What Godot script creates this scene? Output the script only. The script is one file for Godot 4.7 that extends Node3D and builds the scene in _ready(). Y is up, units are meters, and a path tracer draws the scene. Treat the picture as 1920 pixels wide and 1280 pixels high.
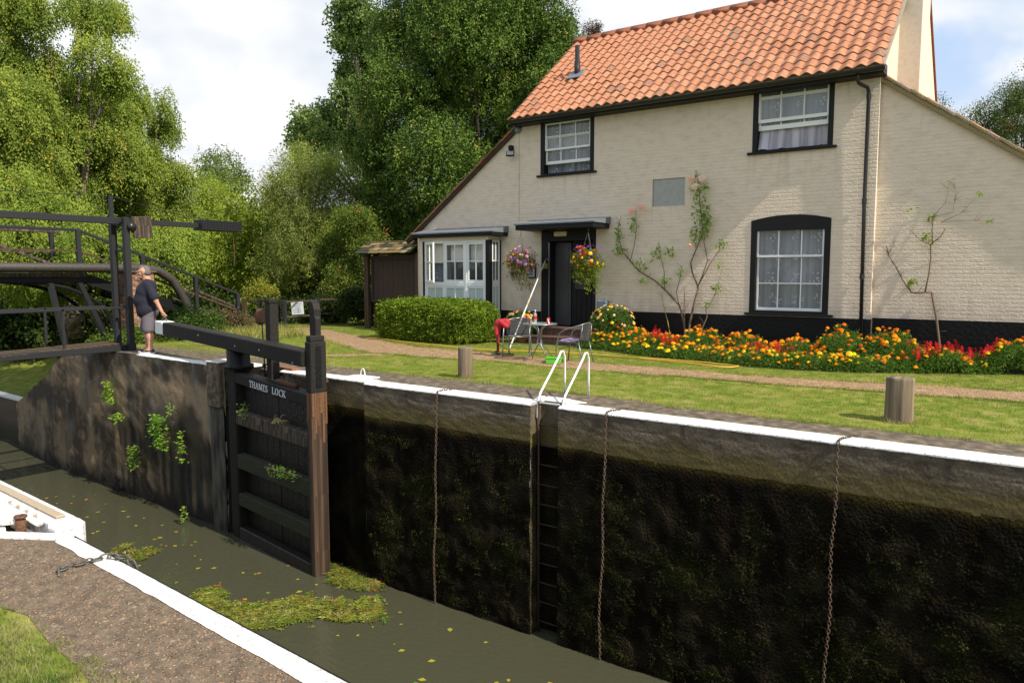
extends Node3D

var rng := RandomNumberGenerator.new()
var M := {}
var noise := FastNoiseLite.new()
var used := {}

# ---------- naming and tagging ----------
func numbered(called: String) -> String:
	var n: int = used.get(called, 0)
	used[called] = n + 1
	return called if n == 0 else "%s_%03d" % [called, n]

func tag(o: Node, label := "", category := "", group := "", kind := "") -> void:
	if label: o.set_meta("label", label)
	if category: o.set_meta("category", category)
	if group: o.set_meta("group", group)
	if kind: o.set_meta("kind", kind)

func thing(called: String, label: String, category: String, at := Vector3.ZERO, turn := 0.0, group := "") -> Node3D:
	var o := Node3D.new()
	o.name = numbered(called)
	o.position = at
	o.rotation.y = turn
	tag(o, label, category, group)
	add_child(o)
	return o

func put(called: String, mesh: Mesh, m: Material, parent: Node = null) -> MeshInstance3D:
	var o := MeshInstance3D.new()
	o.mesh = mesh
	if m: o.material_override = m
	if parent:
		o.name = called
		parent.add_child(o, true)
		var k := 1
		while o.name.contains("@"):
			o.name = "%s_%03d" % [called, k]
			k += 1
	else:
		o.name = numbered(called)
		add_child(o)
	return o

var part_counts := {}
func part(called: String, st: SurfaceTool, m: Material, parent: Node) -> MeshInstance3D:
	return part_mesh(called, fin(st), m, parent)

func part_mesh(called: String, mesh: Mesh, m: Material, parent: Node) -> MeshInstance3D:
	var key := [parent, called]
	var n: int = part_counts.get(key, 0)
	part_counts[key] = n + 1
	var o := MeshInstance3D.new()
	o.mesh = mesh
	o.material_override = m
	o.name = called if n == 0 else "%s_%03d" % [called, n]
	parent.add_child(o)
	return o

func structure(called: String, st: SurfaceTool, m: Material) -> MeshInstance3D:
	var o := put(called, fin(st), m)
	o.set_meta("kind", "structure")
	return o

# copies of one mesh, for what nobody would count
func swarm(called: String, mesh: Mesh, m: Material, xs: Array, cols: PackedColorArray, parent: Node) -> MultiMeshInstance3D:
	var mm := MultiMesh.new()
	mm.transform_format = MultiMesh.TRANSFORM_3D
	mm.use_colors = true
	mm.mesh = mesh
	mm.instance_count = xs.size()
	var buf := PackedFloat32Array()
	buf.resize(xs.size() * 16)
	for i in xs.size():
		var t: Transform3D = xs[i]
		var b := t.basis
		var o := i * 16
		buf[o] = b.x.x; buf[o + 1] = b.y.x; buf[o + 2] = b.z.x; buf[o + 3] = t.origin.x
		buf[o + 4] = b.x.y; buf[o + 5] = b.y.y; buf[o + 6] = b.z.y; buf[o + 7] = t.origin.y
		buf[o + 8] = b.x.z; buf[o + 9] = b.y.z; buf[o + 10] = b.z.z; buf[o + 11] = t.origin.z
		var c := cols[i]
		buf[o + 12] = c.r; buf[o + 13] = c.g; buf[o + 14] = c.b; buf[o + 15] = 1.0
	mm.buffer = buf
	var o2 := MultiMeshInstance3D.new()
	o2.multimesh = mm
	o2.material_override = m
	o2.set_meta("kind", "stuff")
	if parent:
		var key := [parent, called]
		var n: int = part_counts.get(key, 0)
		part_counts[key] = n + 1
		o2.name = called if n == 0 else "%s_%03d" % [called, n]
		parent.add_child(o2)
	else:
		o2.name = numbered(called)
		add_child(o2)
	return o2

# ---------- mesh helpers ----------
func S(smooth := false) -> SurfaceTool:
	var s := SurfaceTool.new()
	s.begin(Mesh.PRIMITIVE_TRIANGLES)
	s.set_smooth_group(0 if smooth else -1)
	return s

func fin(s: SurfaceTool) -> ArrayMesh:
	s.generate_normals()
	return s.commit()

func tri(s: SurfaceTool, a: Vector3, b: Vector3, c: Vector3) -> void:
	s.add_vertex(a); s.add_vertex(c); s.add_vertex(b)

func quad(s: SurfaceTool, a: Vector3, b: Vector3, c: Vector3, d: Vector3) -> void:
	tri(s, a, b, c); tri(s, a, c, d)

func box(s: SurfaceTool, c: Vector3, e: Vector3, b := Basis.IDENTITY, v := 0.0) -> void:
	var h := e * 0.5
	if v <= 0.0:
		var p := []
		for i in 8:
			p.append(c + b * Vector3(h.x * (1 if i & 1 else -1), h.y * (1 if i & 2 else -1), h.z * (1 if i & 4 else -1)))
		quad(s, p[4], p[5], p[7], p[6]); quad(s, p[1], p[0], p[2], p[3])
		quad(s, p[5], p[1], p[3], p[7]); quad(s, p[0], p[4], p[6], p[2])
		quad(s, p[6], p[7], p[3], p[2]); quad(s, p[0], p[1], p[5], p[4])
		return
	v = minf(v, minf(h.x, minf(h.y, h.z)) * 0.8)
	var P := func(sx: float, sy: float, sz: float, ax: int) -> Vector3:
		return c + b * Vector3(sx * (h.x - (0.0 if ax == 0 else v)), sy * (h.y - (0.0 if ax == 1 else v)), sz * (h.z - (0.0 if ax == 2 else v)))
	for q in [-1.0, 1.0]:
		var f := [[P.call(q, -1, -1, 0), P.call(q, 1, -1, 0), P.call(q, 1, 1, 0), P.call(q, -1, 1, 0)], [P.call(-1, q, -1, 1), P.call(-1, q, 1, 1), P.call(1, q, 1, 1), P.call(1, q, -1, 1)], [P.call(-1, -1, q, 2), P.call(1, -1, q, 2), P.call(1, 1, q, 2), P.call(-1, 1, q, 2)]]
		for g in f:
			if q > 0: quad(s, g[0], g[1], g[2], g[3])
			else: quad(s, g[3], g[2], g[1], g[0])
	for i in [-1.0, 1.0]:
		for j in [-1.0, 1.0]:
			out_quad(s, c, P.call(i, j, -1, 0), P.call(i, j, 1, 0), P.call(i, j, 1, 1), P.call(i, j, -1, 1))
			out_quad(s, c, P.call(i, -1, j, 0), P.call(i, 1, j, 0), P.call(i, 1, j, 2), P.call(i, -1, j, 2))
			out_quad(s, c, P.call(-1, i, j, 1), P.call(1, i, j, 1), P.call(1, i, j, 2), P.call(-1, i, j, 2))
			for k in [-1.0, 1.0]:
				var p0: Vector3 = P.call(i, j, k, 0)
				var p1: Vector3 = P.call(i, j, k, 1)
				var p2: Vector3 = P.call(i, j, k, 2)
				if (p1 - p0).cross(p2 - p0).dot(p0 - c) > 0: tri(s, p0, p1, p2)
				else: tri(s, p0, p2, p1)

func out_quad(s: SurfaceTool, c: Vector3, p: Vector3, q: Vector3, r: Vector3, t: Vector3) -> void:
	if (q - p).cross(r - p).dot((p + r) * 0.5 - c) > 0: quad(s, p, q, r, t)
	else: quad(s, t, r, q, p)

func bb(s: SurfaceTool, x0: float, x1: float, y0: float, y1: float, z0: float, z1: float, v := 0.0) -> void:
	box(s, Vector3((x0 + x1) / 2, (y0 + y1) / 2, (z0 + z1) / 2), Vector3(absf(x1 - x0), absf(y1 - y0), absf(z1 - z0)), Basis.IDENTITY, v)

func along(a: Vector3, b: Vector3, up := Vector3.UP) -> Basis:
	var x := (b - a).normalized()
	if absf(x.dot(up)) > 0.98: up = Vector3(0, 0, 1) if absf(x.z) < 0.9 else Vector3(1, 0, 0)
	var z := x.cross(up).normalized()
	return Basis(x, z.cross(x), z)

# a bar from a to b, h high (towards up) and w wide
func bar(s: SurfaceTool, a: Vector3, b: Vector3, h: float, w: float, v := 0.0, up := Vector3.UP) -> void:
	box(s, (a + b) / 2, Vector3(a.distance_to(b), h, w), along(a, b, up), v)

func tube(s: SurfaceTool, pts: Array, radius, n := 8, closed := false) -> void:
	var m := pts.size()
	var rings := []
	var side := Vector3.ZERO
	for i in m:
		var p: Vector3 = pts[i]
		var t: Vector3
		if closed: t = (pts[(i + 1) % m] - pts[(i - 1 + m) % m]).normalized()
		else: t = (pts[mini(i + 1, m - 1)] - pts[maxi(i - 1, 0)]).normalized()
		if side == Vector3.ZERO:
			side = t.cross(Vector3.UP if absf(t.y) < 0.9 else Vector3.RIGHT).normalized()
		else:
			side = (side - t * side.dot(t)).normalized()
		var up := side.cross(t)
		var r: float = radius[i] if radius is Array else radius
		var ring := []
		for k in n:
			var a := TAU * k / n
			ring.append(p + (side * cos(a) + up * sin(a)) * r)
		rings.append(ring)
	var last := m if closed else m - 1
	for i in last:
		var A: Array = rings[i]
		var B: Array = rings[(i + 1) % m]
		for k in n:
			var l := (k + 1) % n
			quad(s, A[l], A[k], B[k], B[l])
	if not closed:
		for k in range(1, n - 1):
			tri(s, rings[0][0], rings[0][k], rings[0][k + 1])
			tri(s, rings[m - 1][0], rings[m - 1][k + 1], rings[m - 1][k])

func lathe(s: SurfaceTool, prof: Array, n := 16, at := Transform3D.IDENTITY) -> void:
	for i in prof.size() - 1:
		var p: Vector2 = prof[i]
		var q: Vector2 = prof[i + 1]
		for k in n:
			var a := TAU * k / n
			var b := TAU * (k + 1) / n
			var A := at * Vector3(p.x * cos(a), p.y, p.x * sin(a))
			var B := at * Vector3(p.x * cos(b), p.y, p.x * sin(b))
			var C := at * Vector3(q.x * cos(b), q.y, q.x * sin(b))
			var D := at * Vector3(q.x * cos(a), q.y, q.x * sin(a))
			if p.x > 1e-6: tri(s, A, C, B)
			if q.x > 1e-6: tri(s, A, D, C)

func ball(s: SurfaceTool, c: Vector3, r: Vector3, n := 8) -> void:
	var prof := []
	for i in n / 2 + 1:
		var a := PI * i / (n / 2) - PI / 2
		prof.append(Vector2(cos(a) if i > 0 and i < n / 2 else 0.0, sin(a)))
	lathe(s, prof, n, Transform3D(Basis.from_scale(r), c))

# polygon in the plane (origin, ux, uy), pushed out by depth along ux x uy
func prism(s: SurfaceTool, poly: PackedVector2Array, o: Vector3, ux: Vector3, uy: Vector3, depth: float) -> void:
	var area := 0.0
	for i in poly.size():
		area += poly[i].cross(poly[(i + 1) % poly.size()])
	if area < 0.0:
		poly = poly.duplicate(); poly.reverse()
	var n := ux.cross(uy).normalized() * depth
	var ix := Geometry2D.triangulate_polygon(poly)
	for i in range(0, ix.size(), 3):
		var a := poly[ix[i]]
		var b := poly[ix[i + 1]]
		var c := poly[ix[i + 2]]
		if (b - a).cross(c - a) < 0:
			var t := b; b = c; c = t
		var A := o + ux * a.x + uy * a.y
		var B := o + ux * b.x + uy * b.y
		var C := o + ux * c.x + uy * c.y
		tri(s, A + n, B + n, C + n)
		if depth != 0.0: tri(s, A, C, B)
	if depth == 0.0: return
	for i in poly.size():
		var a := poly[i]
		var b := poly[(i + 1) % poly.size()]
		var A := o + ux * a.x + uy * a.y
		var B := o + ux * b.x + uy * b.y
		quad(s, A, B, B + n, A + n)

# a folded leaf: base, direction, face normal, length, width
func leaf(s: SurfaceTool, p: Vector3, d: Vector3, nrm: Vector3, l: float, w: float, bend := 0.15) -> void:
	var x := d.cross(nrm).normalized() * w * 0.5
	var q := p + d * l * 0.5 + nrm * l * bend
	var e := p + d * l
	tri(s, p, q + x, e); tri(s, p, e, q - x)

func rv() -> Vector3:
	while true:
		var v := Vector3(rng.randf_range(-1, 1), rng.randf_range(-1, 1), rng.randf_range(-1, 1))
		var l := v.length()
		if l < 1.0 and l > 0.05: return v / l
	return Vector3.UP

func jit(a: float) -> float:
	return rng.randf_range(-a, a)

# ---------- materials ----------
func lc(r: float, g: float, b: float) -> Color:
	return Color(r, g, b).linear_to_srgb()

func ntex(seed_: int, freq: float, stops: Array, size := 256, oct := 4, kind := FastNoiseLite.TYPE_SIMPLEX_SMOOTH) -> NoiseTexture2D:
	var n := FastNoiseLite.new()
	n.seed = seed_
	n.noise_type = kind
	n.frequency = freq
	n.fractal_octaves = oct
	var t := NoiseTexture2D.new()
	t.width = size; t.height = size
	t.seamless = true
	t.noise = n
	if stops:
		var g := Gradient.new()
		g.offsets = PackedFloat32Array()
		g.colors = PackedColorArray()
		var off := PackedFloat32Array()
		var col := PackedColorArray()
		for st in stops:
			off.append(st[0]); col.append(st[1])
		g.offsets = off; g.colors = col
		t.color_ramp = g
	return t

func mat(called: String, col: Color, rough := 0.8, o := {}) -> StandardMaterial3D:
	var m := StandardMaterial3D.new()
	m.resource_name = called
	m.albedo_color = col
	m.roughness = rough
	m.metallic_specular = o.get("spec", 0.5)
	m.metallic = o.get("metal", 0.0)
	if o.has("tex"): m.albedo_texture = o.tex
	if o.has("bump"):
		m.heightmap_enabled = true
		m.heightmap_texture = o.bump
		m.heightmap_scale = o.get("deep", 1.0)
	if o.has("size"):
		m.uv1_triplanar = true
		m.uv1_world_triplanar = o.get("world", true)
		var z = o.size
		m.uv1_scale = Vector3(1.0 / z.x, 1.0 / z.y, 1.0 / z.z) if z is Vector3 else Vector3.ONE / float(z)
		m.uv1_triplanar_sharpness = 6.0
	if o.get("vc", false): m.vertex_color_use_as_albedo = true
	if o.has("back"):
		m.backlight_enabled = true
		m.backlight = o.back
	m.cull_mode = BaseMaterial3D.CULL_DISABLED
	M[called] = m
	return m

func brick_relief(w: int, h: int, nx: int, ny: int) -> ImageTexture:
	var im := Image.create(w, h, false, Image.FORMAT_RF)
	var f := FastNoiseLite.new()
	f.seed = 5; f.frequency = 0.035; f.fractal_octaves = 3
	var offs := []
	for j in ny:
		var row := []
		for i in nx:
			row.append([rng.randf_range(-0.3, 0.3), jit(0.10), jit(0.10), jit(0.06)])
		offs.append(row)
	for y in h:
		var fy := float(y) / h * ny
		for x in w:
			var wob := f.get_noise_2d(x * 0.5, y) * 0.16
			var yy := fy + wob
			var j := int(floor(yy)) % ny
			if j < 0: j += ny
			var fx: float = float(x) / w * nx + (0.5 if j % 2 else 0.0) + wob * 0.4
			var i := int(floor(fx)) % nx
			var u: float = fx - floorf(fx)
			var v: float = yy - floorf(yy)
			var B: Array = offs[j][i]
			var dx := minf(u, 1.0 - u) * 3.0
			var dy := minf(v, 1.0 - v)
			var d := minf(dx, dy)
			var t := smoothstep(0.02, 0.20, d)
			var hgt: float = t * (0.62 + B[0] * 0.55 + B[1] * (u - 0.5) * 1.2 + B[2] * (v - 0.5) * 1.2)
			hgt += 0.5 * f.get_noise_2d(x * 1.2, y * 4.0) + 0.25 * f.get_noise_2d(x * 3.0, y * 3.0) + 0.12 * f.get_noise_2d(x * 9.0, y * 9.0)
			im.set_pixel(x, y, Color(hgt, hgt, hgt))
	return ImageTexture.create_from_image(im)

# drips under sills, gutter and canopy, splash dirt above the plinth: 16 m wide, 8 m high, in place on the wall
func wall_stains() -> ImageTexture:
	var W := 1024
	var H := 512
	var im := Image.create(W, H, false, Image.FORMAT_RGBA8)
	var r := RandomNumberGenerator.new()
	r.seed = 17
	var f := FastNoiseLite.new()
	f.seed = 18; f.frequency = 0.02; f.fractal_octaves = 4
	var a := PackedFloat32Array()
	a.resize(W * H)
	for y in H:
		var wy := 8.0 * (1.0 - float(y) / H)
		for x in W:
			var k := maxf(0.0, f.get_noise_2d(x * 0.8, y * 0.8)) * 0.10
			k += 0.22 * smoothstep(1.25, 0.75, wy + 0.5 * f.get_noise_2d(x * 3.0, 5.0))
			a[y * W + x] = k
	# [x0, x1, y, drips, longest]
	for d in [[-10.5, -8.8, 4.05, 15, 1.1], [-5.2, -3.45, 4.12, 15, 1.2], [-5.15, -3.4, 0.8, 5, 0.3], [-10.7, -8.4, 3.0, 6, 0.4], [-11.0, -2.7, 5.40, 26, 0.7], [-14.2, -11.4, 2.9, 8, 0.5], [-7.4, -6.58, 3.17, 6, 0.6], [-2.7, 0.0, 4.6, 7, 0.8], [-14.0, -11.4, 4.1, 5, 0.6]]:
		for i in d[3]:
			var x0 := int((r.randf_range(d[0], d[1]) + 16.0) / 16.0 * W)
			var y0 := int((1.0 - d[2] / 8.0) * H)
			var L := int(r.randf_range(0.25, 1.0) * d[4] / 8.0 * H)
			var s := r.randf_range(0.06, 0.24)
			var w := r.randi_range(0, 2)
			for y in L:
				for q in range(-w, w + 1):
					var px := posmod(x0 + q + int(1.5 * sin(y * 0.11 + i)), W)
					var py := mini(y0 + y, H - 1)
					a[py * W + px] = minf(0.4, a[py * W + px] + s * (1.0 - float(y) / L) * (1.0 if q == 0 else 0.5))
	for y in H:
		for x in W:
			im.set_pixel(x, y, Color(0.47, 0.43, 0.36, a[y * W + x]))
	return ImageTexture.create_from_image(im)

# net curtain: soft vertical folds and a woven leaf pattern
func lace(size: int) -> ImageTexture:
	var g := grain(size, Color(0.50, 0.50, 0.53), Color(0.78, 0.78, 0.8), 88, 26, 0.02).get_image()
	var r := RandomNumberGenerator.new()
	r.seed = 6
	for j in 2:
		for i in 2:
			var c := Vector2((i + 0.5 + 0.25 * (j % 2)) * size / 2.0, (j + 0.5) * size / 2.0)
			for k in 11:
				var an := r.randf() * TAU
				var e := c + Vector2(cos(an), sin(an)) * r.randf_range(4.0, size * 0.13)
				var len_ := r.randf_range(9.0, 19.0)
				for t in int(len_):
					var p := e + Vector2(cos(an), sin(an)) * t
					var w := int(3.4 * sin(PI * t / len_)) + 1
					for q in range(-w, w + 1):
						g.set_pixel(posmod(int(p.x - sin(an) * q), size), posmod(int(p.y + cos(an) * q), size), Color(0.93, 0.93, 0.95))
	return ImageTexture.create_from_image(g)

func speckle(size: int, base: Color, lights: Array, count: int, r0: float, r1: float, seed_: int) -> ImageTexture:
	var r := RandomNumberGenerator.new()
	r.seed = seed_
	var f := FastNoiseLite.new()
	f.seed = seed_; f.frequency = 0.012; f.fractal_octaves = 4
	var im := Image.create(size, size, false, Image.FORMAT_RGB8)
	for y in size:
		for x in size:
			var k := 1.0 + 0.28 * f.get_noise_2d(x, y) + 0.16 * (r.randf() - 0.5)
			im.set_pixel(x, y, Color(base.r * k, base.g * k, base.b * k))
	for i in count:
		var c: Color = lights[r.randi() % lights.size()]
		var k := r.randf_range(0.75, 1.2)
		var rad := r.randf_range(r0, r1)
		var cx := r.randf() * size
		var cy := r.randf() * size
		var R := int(ceil(rad))
		for dy in range(-R, R + 1):
			for dx in range(-R, R + 1):
				if dx * dx + dy * dy <= rad * rad:
					im.set_pixel(posmod(int(cx) + dx, size), posmod(int(cy) + dy, size), Color(c.r * k, c.g * k, c.b * k))
	if size > 600:
		for i in 130:
			var cx := r.randf() * size
			var cy := r.randf() * size
			var rad := r.randf_range(4.0, 15.0)
			for dy in range(-16, 17):
				for dx in range(-16, 17):
					if Vector2(dx, dy).length() + 6.0 * f.get_noise_2d((cx + dx) * 14.0, (cy + dy) * 14.0) < rad * 0.8:
						var px := posmod(int(cx) + dx, size)
						var py := posmod(int(cy) + dy, size)
						im.set_pixel(px, py, im.get_pixel(px, py).lerp(Color(0.66, 0.61, 0.54), 0.45))
	return ImageTexture.create_from_image(im)

func grain(size: int, a: Color, b: Color, seed_: int, sx: float, sy: float) -> ImageTexture:
	var f := FastNoiseLite.new()
	f.seed = seed_; f.frequency = 0.03; f.fractal_octaves = 4
	var im := Image.create(size, size, false, Image.FORMAT_RGB8)
	for y in size:
		for x in size:
			var th := TAU * x / size
			var k := f.get_noise_3d(cos(th) * sx, sin(th) * sx, y * sy) * 0.9 + 0.5
			im.set_pixel(x, y, a.lerp(b, clampf(k, 0.0, 1.0)))
	return ImageTexture.create_from_image(im)

func materials() -> void:
	var fine := ntex(3, 0.08, [], 256, 4)
	var mid := ntex(4, 0.03, [], 256, 5)
	var dirt := ntex(11, 0.02, [[0.0, Color(0.93, 0.925, 0.915)], [0.45, Color(0.98, 0.978, 0.97)], [1.0, Color(1, 1, 1)]], 512, 5)
	var rough := ntex(6, 0.03, [], 512, 8)
	var brick := brick_relief(1024, 512, 16, 24)
	var cr := mat("cream", lc(0.69, 0.592, 0.492), 0.75, {"tex": dirt, "bump": brick, "deep": 0.55, "size": Vector3(3.6, 1.8, 3.6)})
	cr.detail_enabled = true
	cr.detail_albedo = wall_stains()
	cr.detail_blend_mode = BaseMaterial3D.BLEND_MODE_MIX
	cr.detail_uv_layer = BaseMaterial3D.DETAIL_UV_2
	cr.uv2_triplanar = true
	cr.uv2_world_triplanar = true
	cr.uv2_triplanar_sharpness = 6.0
	cr.uv2_scale = Vector3(1.0 / 16.0, 1.0 / 8.0, 1.0 / 16.0)
	mat("cream_smooth", lc(0.68, 0.60, 0.50), 0.7, {"tex": dirt, "size": 1.3})
	mat("plinth", lc(0.0065, 0.0065, 0.007), 0.6, {"spec": 0.3, "bump": mid, "deep": 0.6, "size": 0.8})
	mat("black", lc(0.009, 0.009, 0.0095), 0.5, {"spec": 0.32, "bump": fine, "deep": 0.15, "size": 0.5})
	mat("black_metal", lc(0.022, 0.023, 0.026), 0.5, {"spec": 0.35, "bump": fine, "deep": 0.08, "size": 0.4})
	mat("gutter", lc(0.014, 0.014, 0.016), 0.35)
	var worn := ntex(21, 0.035, [[0.0, Color(0.55, 0.55, 0.56)], [0.5, Color(0.8, 0.8, 0.8)], [0.72, Color(1, 1, 1)], [1.0, Color(1.0, 0.98, 0.95)]], 512, 5)
	mat("gate_black", lc(0.025, 0.022, 0.019), 0.62, {"spec": 0.35, "tex": worn, "bump": grain(256, Color(0.3, 0.3, 0.3), Color(0.75, 0.75, 0.75), 8, 60, 0.12), "deep": 0.25, "size": 0.7})
	mat("gate_wet", lc(0.019, 0.016, 0.011), 0.5, {"tex": worn, "bump": mid, "deep": 0.9, "size": 0.6})
	mat("gate_rail", lc(0.14, 0.115, 0.09), 0.75, {"tex": grain(256, Color(0.35, 0.32, 0.3), Color(1, 0.95, 0.88), 9, 60, 0.15), "bump": mid, "deep": 0.5, "size": 0.9})
	mat("mossy", lc(0.034, 0.040, 0.014), 0.85, {"tex": worn, "bump": mid, "deep": 1.2, "size": 0.5})
	var oak := grain(256, Color(0.40, 0.26, 0.17), Color(0.80, 0.58, 0.38), 15, 90, 0.05)
	mat("bare_oak", Color(0.60, 0.60, 0.60), 0.7, {"tex": oak, "bump": mid, "deep": 0.4, "size": 0.6})
	var greyw := grain(512, Color(0.30, 0.255, 0.205), Color(0.60, 0.53, 0.44), 16, 48, 0.035)
	mat("wet_oak", lc(0.125, 0.085, 0.058), 0.65, {"tex": grain(256, Color(0.42, 0.38, 0.35), Color(1, 0.95, 0.9), 17, 60, 0.03), "bump": fine, "deep": 0.2, "size": 0.9})
	mat("grey_wood", Color(0.95, 0.95, 0.95), 0.85, {"tex": greyw, "bump": greyw, "deep": 0.35, "size": 0.8})
	mat("brown_wood", lc(0.072, 0.042, 0.034), 0.75, {"tex": worn, "bump": mid, "deep": 0.3, "size": 0.6})
	mat("pale_wood", lc(0.30, 0.24, 0.16), 0.8, {"tex": greyw, "size": 0.8})
	var chip := ntex(23, 0.06, [[0.0, Color(0.62, 0.6, 0.56)], [0.30, Color(0.84, 0.83, 0.80)], [0.40, Color(1, 1, 1)], [1.0, Color(1, 1, 1)]], 512, 5)
	mat("white_paint", lc(0.80, 0.80, 0.79), 0.55, {"tex": chip, "bump": mid, "deep": 0.35, "size": 1.1})
	mat("white_wood", lc(0.74, 0.76, 0.77), 0.45)
	mat("white_metal", lc(0.80, 0.80, 0.78), 0.4)
	mat("rust", lc(0.16, 0.07, 0.035), 0.85, {"tex": worn, "bump": fine, "deep": 0.3, "size": 0.3})
	mat("iron", lc(0.16, 0.15, 0.13), 0.6, {"metal": 0.3, "tex": worn, "bump": fine, "deep": 0.15, "size": 0.2})
	mat("chain_rust", lc(0.13, 0.085, 0.055), 0.8, {"tex": worn, "size": 0.25})
	mat("grey_metal", lc(0.22, 0.23, 0.24), 0.35, {"metal": 0.6})
	mat("weave", lc(0.055, 0.057, 0.065), 0.7)
	mat("net", lc(0.62, 0.60, 0.68), 0.9, {"tex": grain(256, Color(0.7, 0.7, 0.72), Color(1, 1, 1), 89, 22, 0.03), "size": 0.6, "back": Color(0.3, 0.3, 0.3)})
	mat("pipe_paint", lc(0.055, 0.047, 0.040), 0.6, {"tex": worn, "bump": fine, "deep": 0.2, "size": 0.8})
	mat("dark_rust", lc(0.05, 0.028, 0.018), 0.85)
	mat("lead", lc(0.20, 0.23, 0.27), 0.5, {"tex": worn, "bump": fine, "deep": 0.2, "size": 0.5})
	mat("concrete_band", Color(1, 1, 1), 0.9, {"vc": true, "tex": ntex(31, 0.05, [[0.0, Color(0.72, 0.71, 0.69)], [0.5, Color(0.92, 0.92, 0.9)], [1.0, Color(1, 1, 1)]], 512, 6), "bump": rough, "deep": 0.4, "size": 0.9})
	mat("slime", Color(1, 1, 1), 0.85, {"vc": true, "spec": 0.16, "tex": ntex(33, 0.05, [[0.0, Color(0.5, 0.5, 0.46)], [0.55, Color(0.85, 0.85, 0.82)], [1.0, Color(1, 1, 1)]], 512, 6), "bump": rough, "deep": 3.2, "size": 0.7})
	var sp := speckle(1024, Color(0.385, 0.340, 0.285), [Color(0.70, 0.55, 0.45), Color(0.52, 0.44, 0.34), Color(0.26, 0.21, 0.165), Color(0.46, 0.36, 0.26), Color(0.30, 0.25, 0.2)], 16000, 1.0, 3.6, 77)
	mat("paving", Color(1.0, 0.99, 0.97), 0.92, {"tex": sp, "bump": sp, "deep": 1.0, "size": 1.3})
	var sl := ntex(41, 0.018, [[0.0, Color(0.30, 0.27, 0.23)], [0.4, Color(0.42, 0.385, 0.33)], [0.62, Color(0.50, 0.465, 0.41)], [0.8, Color(0.56, 0.52, 0.46)], [1.0, Color(0.62, 0.59, 0.53)]], 512, 6)
	mat("slab", Color(0.80, 0.77, 0.73), 0.92, {"tex": sl, "bump": mid, "deep": 0.8, "size": 1.6})
	var gp := speckle(512, Color(0.56, 0.45, 0.33), [Color(0.74, 0.62, 0.47), Color(0.62, 0.48, 0.34), Color(0.40, 0.30, 0.21), Color(0.8, 0.7, 0.56)], 6500, 1.0, 3.0, 78)
	mat("gravel", Color(0.92, 0.92, 0.91), 0.95, {"tex": gp, "bump": gp, "deep": 1.0, "size": 1.5})
	var lawn := ntex(51, 0.014, [[0.0, lc(0.12, 0.17, 0.02)], [0.40, lc(0.16, 0.20, 0.026)], [0.56, lc(0.21, 0.225, 0.040)], [0.74, lc(0.27, 0.245, 0.07)], [1.0, lc(0.30, 0.26, 0.10)]], 1024, 9)
	mat("lawn", Color(0.92, 0.93, 0.95), 0.95, {"tex": lawn, "bump": fine, "deep": 2.0, "size": 6.0, "spec": 0.2})
	mat("soil", lc(0.05, 0.035, 0.02), 0.95, {"bump": fine, "deep": 2.0, "size": 0.6})
	mat("grass", Color(1, 1, 1), 0.75, {"vc": true, "back": Color(0.45, 0.55, 0.25), "spec": 0.25})
	mat("leaves", Color(1, 1, 1), 0.55, {"vc": true, "back": Color(0.66, 0.82, 0.30), "spec": 0.3})
	mat("glossy_leaves", Color(1, 1, 1), 0.5, {"vc": true, "back": Color(0.28, 0.36, 0.10), "spec": 0.28})
	mat("petals", Color(1, 1, 1), 0.6, {"vc": true, "back": Color(0.45, 0.4, 0.35), "spec": 0.25})
	mat("bark", lc(0.055, 0.043, 0.032), 0.9, {"tex": worn, "bump": mid, "deep": 2.0, "size": 0.5})
	mat("birch_bark", lc(0.52, 0.46, 0.38), 0.8, {"tex": grain(256, Color(0.25, 0.2, 0.17), Color(1, 0.97, 0.92), 44, 14, 0.9), "size": 0.8})
	mat("stem", lc(0.14, 0.095, 0.06), 0.85)
	mat("tile_a", lc(0.44, 0.190, 0.098), 0.8, {"tex": ntex(61, 0.03, [[0.0, Color(0.74, 0.72, 0.7)], [0.5, Color(0.94, 0.93, 0.92)], [1.0, Color(1, 1, 1)]], 256, 5), "bump": fine, "deep": 0.2, "size": 0.7})
	mat("tile_b", lc(0.485, 0.222, 0.120), 0.8, {"tex": (M.tile_a as StandardMaterial3D).albedo_texture, "bump": fine, "deep": 0.2, "size": 0.8})
	mat("tile_c", lc(0.38, 0.160, 0.084), 0.8, {"tex": (M.tile_a as StandardMaterial3D).albedo_texture, "bump": fine, "deep": 0.2, "size": 0.9})
	mat("tile_d", lc(0.39, 0.20, 0.12), 0.85, {"tex": worn, "bump": fine, "deep": 0.2, "size": 0.6})
	mat("tile_ridge", lc(0.36, 0.12, 0.06), 0.8, {"tex": worn, "bump": fine, "deep": 0.2, "size": 0.7})
	mat("mortar", lc(0.42, 0.37, 0.29), 0.9, {"tex": worn, "bump": mid, "deep": 0.5, "size": 0.4})
	mat("lichen", lc(0.36, 0.28, 0.15), 0.9, {"tex": worn, "bump": mid, "deep": 0.5, "size": 0.4})
	mat("old_tile", lc(0.23, 0.165, 0.085), 0.9, {"tex": ntex(62, 0.04, [[0.0, Color(0.45, 0.42, 0.36)], [0.5, Color(0.8, 0.78, 0.66)], [1.0, Color(1, 1, 0.9)]], 256, 5), "bump": mid, "deep": 0.6, "size": 0.5})
	for i in 3:
		var c: Array = [[0.36, 0.17, 0.10], [0.43, 0.24, 0.15], [0.27, 0.115, 0.075]][i]
		mat("brick%d" % i, lc(c[0], c[1], c[2]), 0.9, {"tex": worn, "bump": mid, "deep": 0.4, "size": 0.25 + 0.05 * i})
	mat("step_brick", lc(0.13, 0.06, 0.045), 0.8, {"tex": worn, "size": 0.3})
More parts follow.
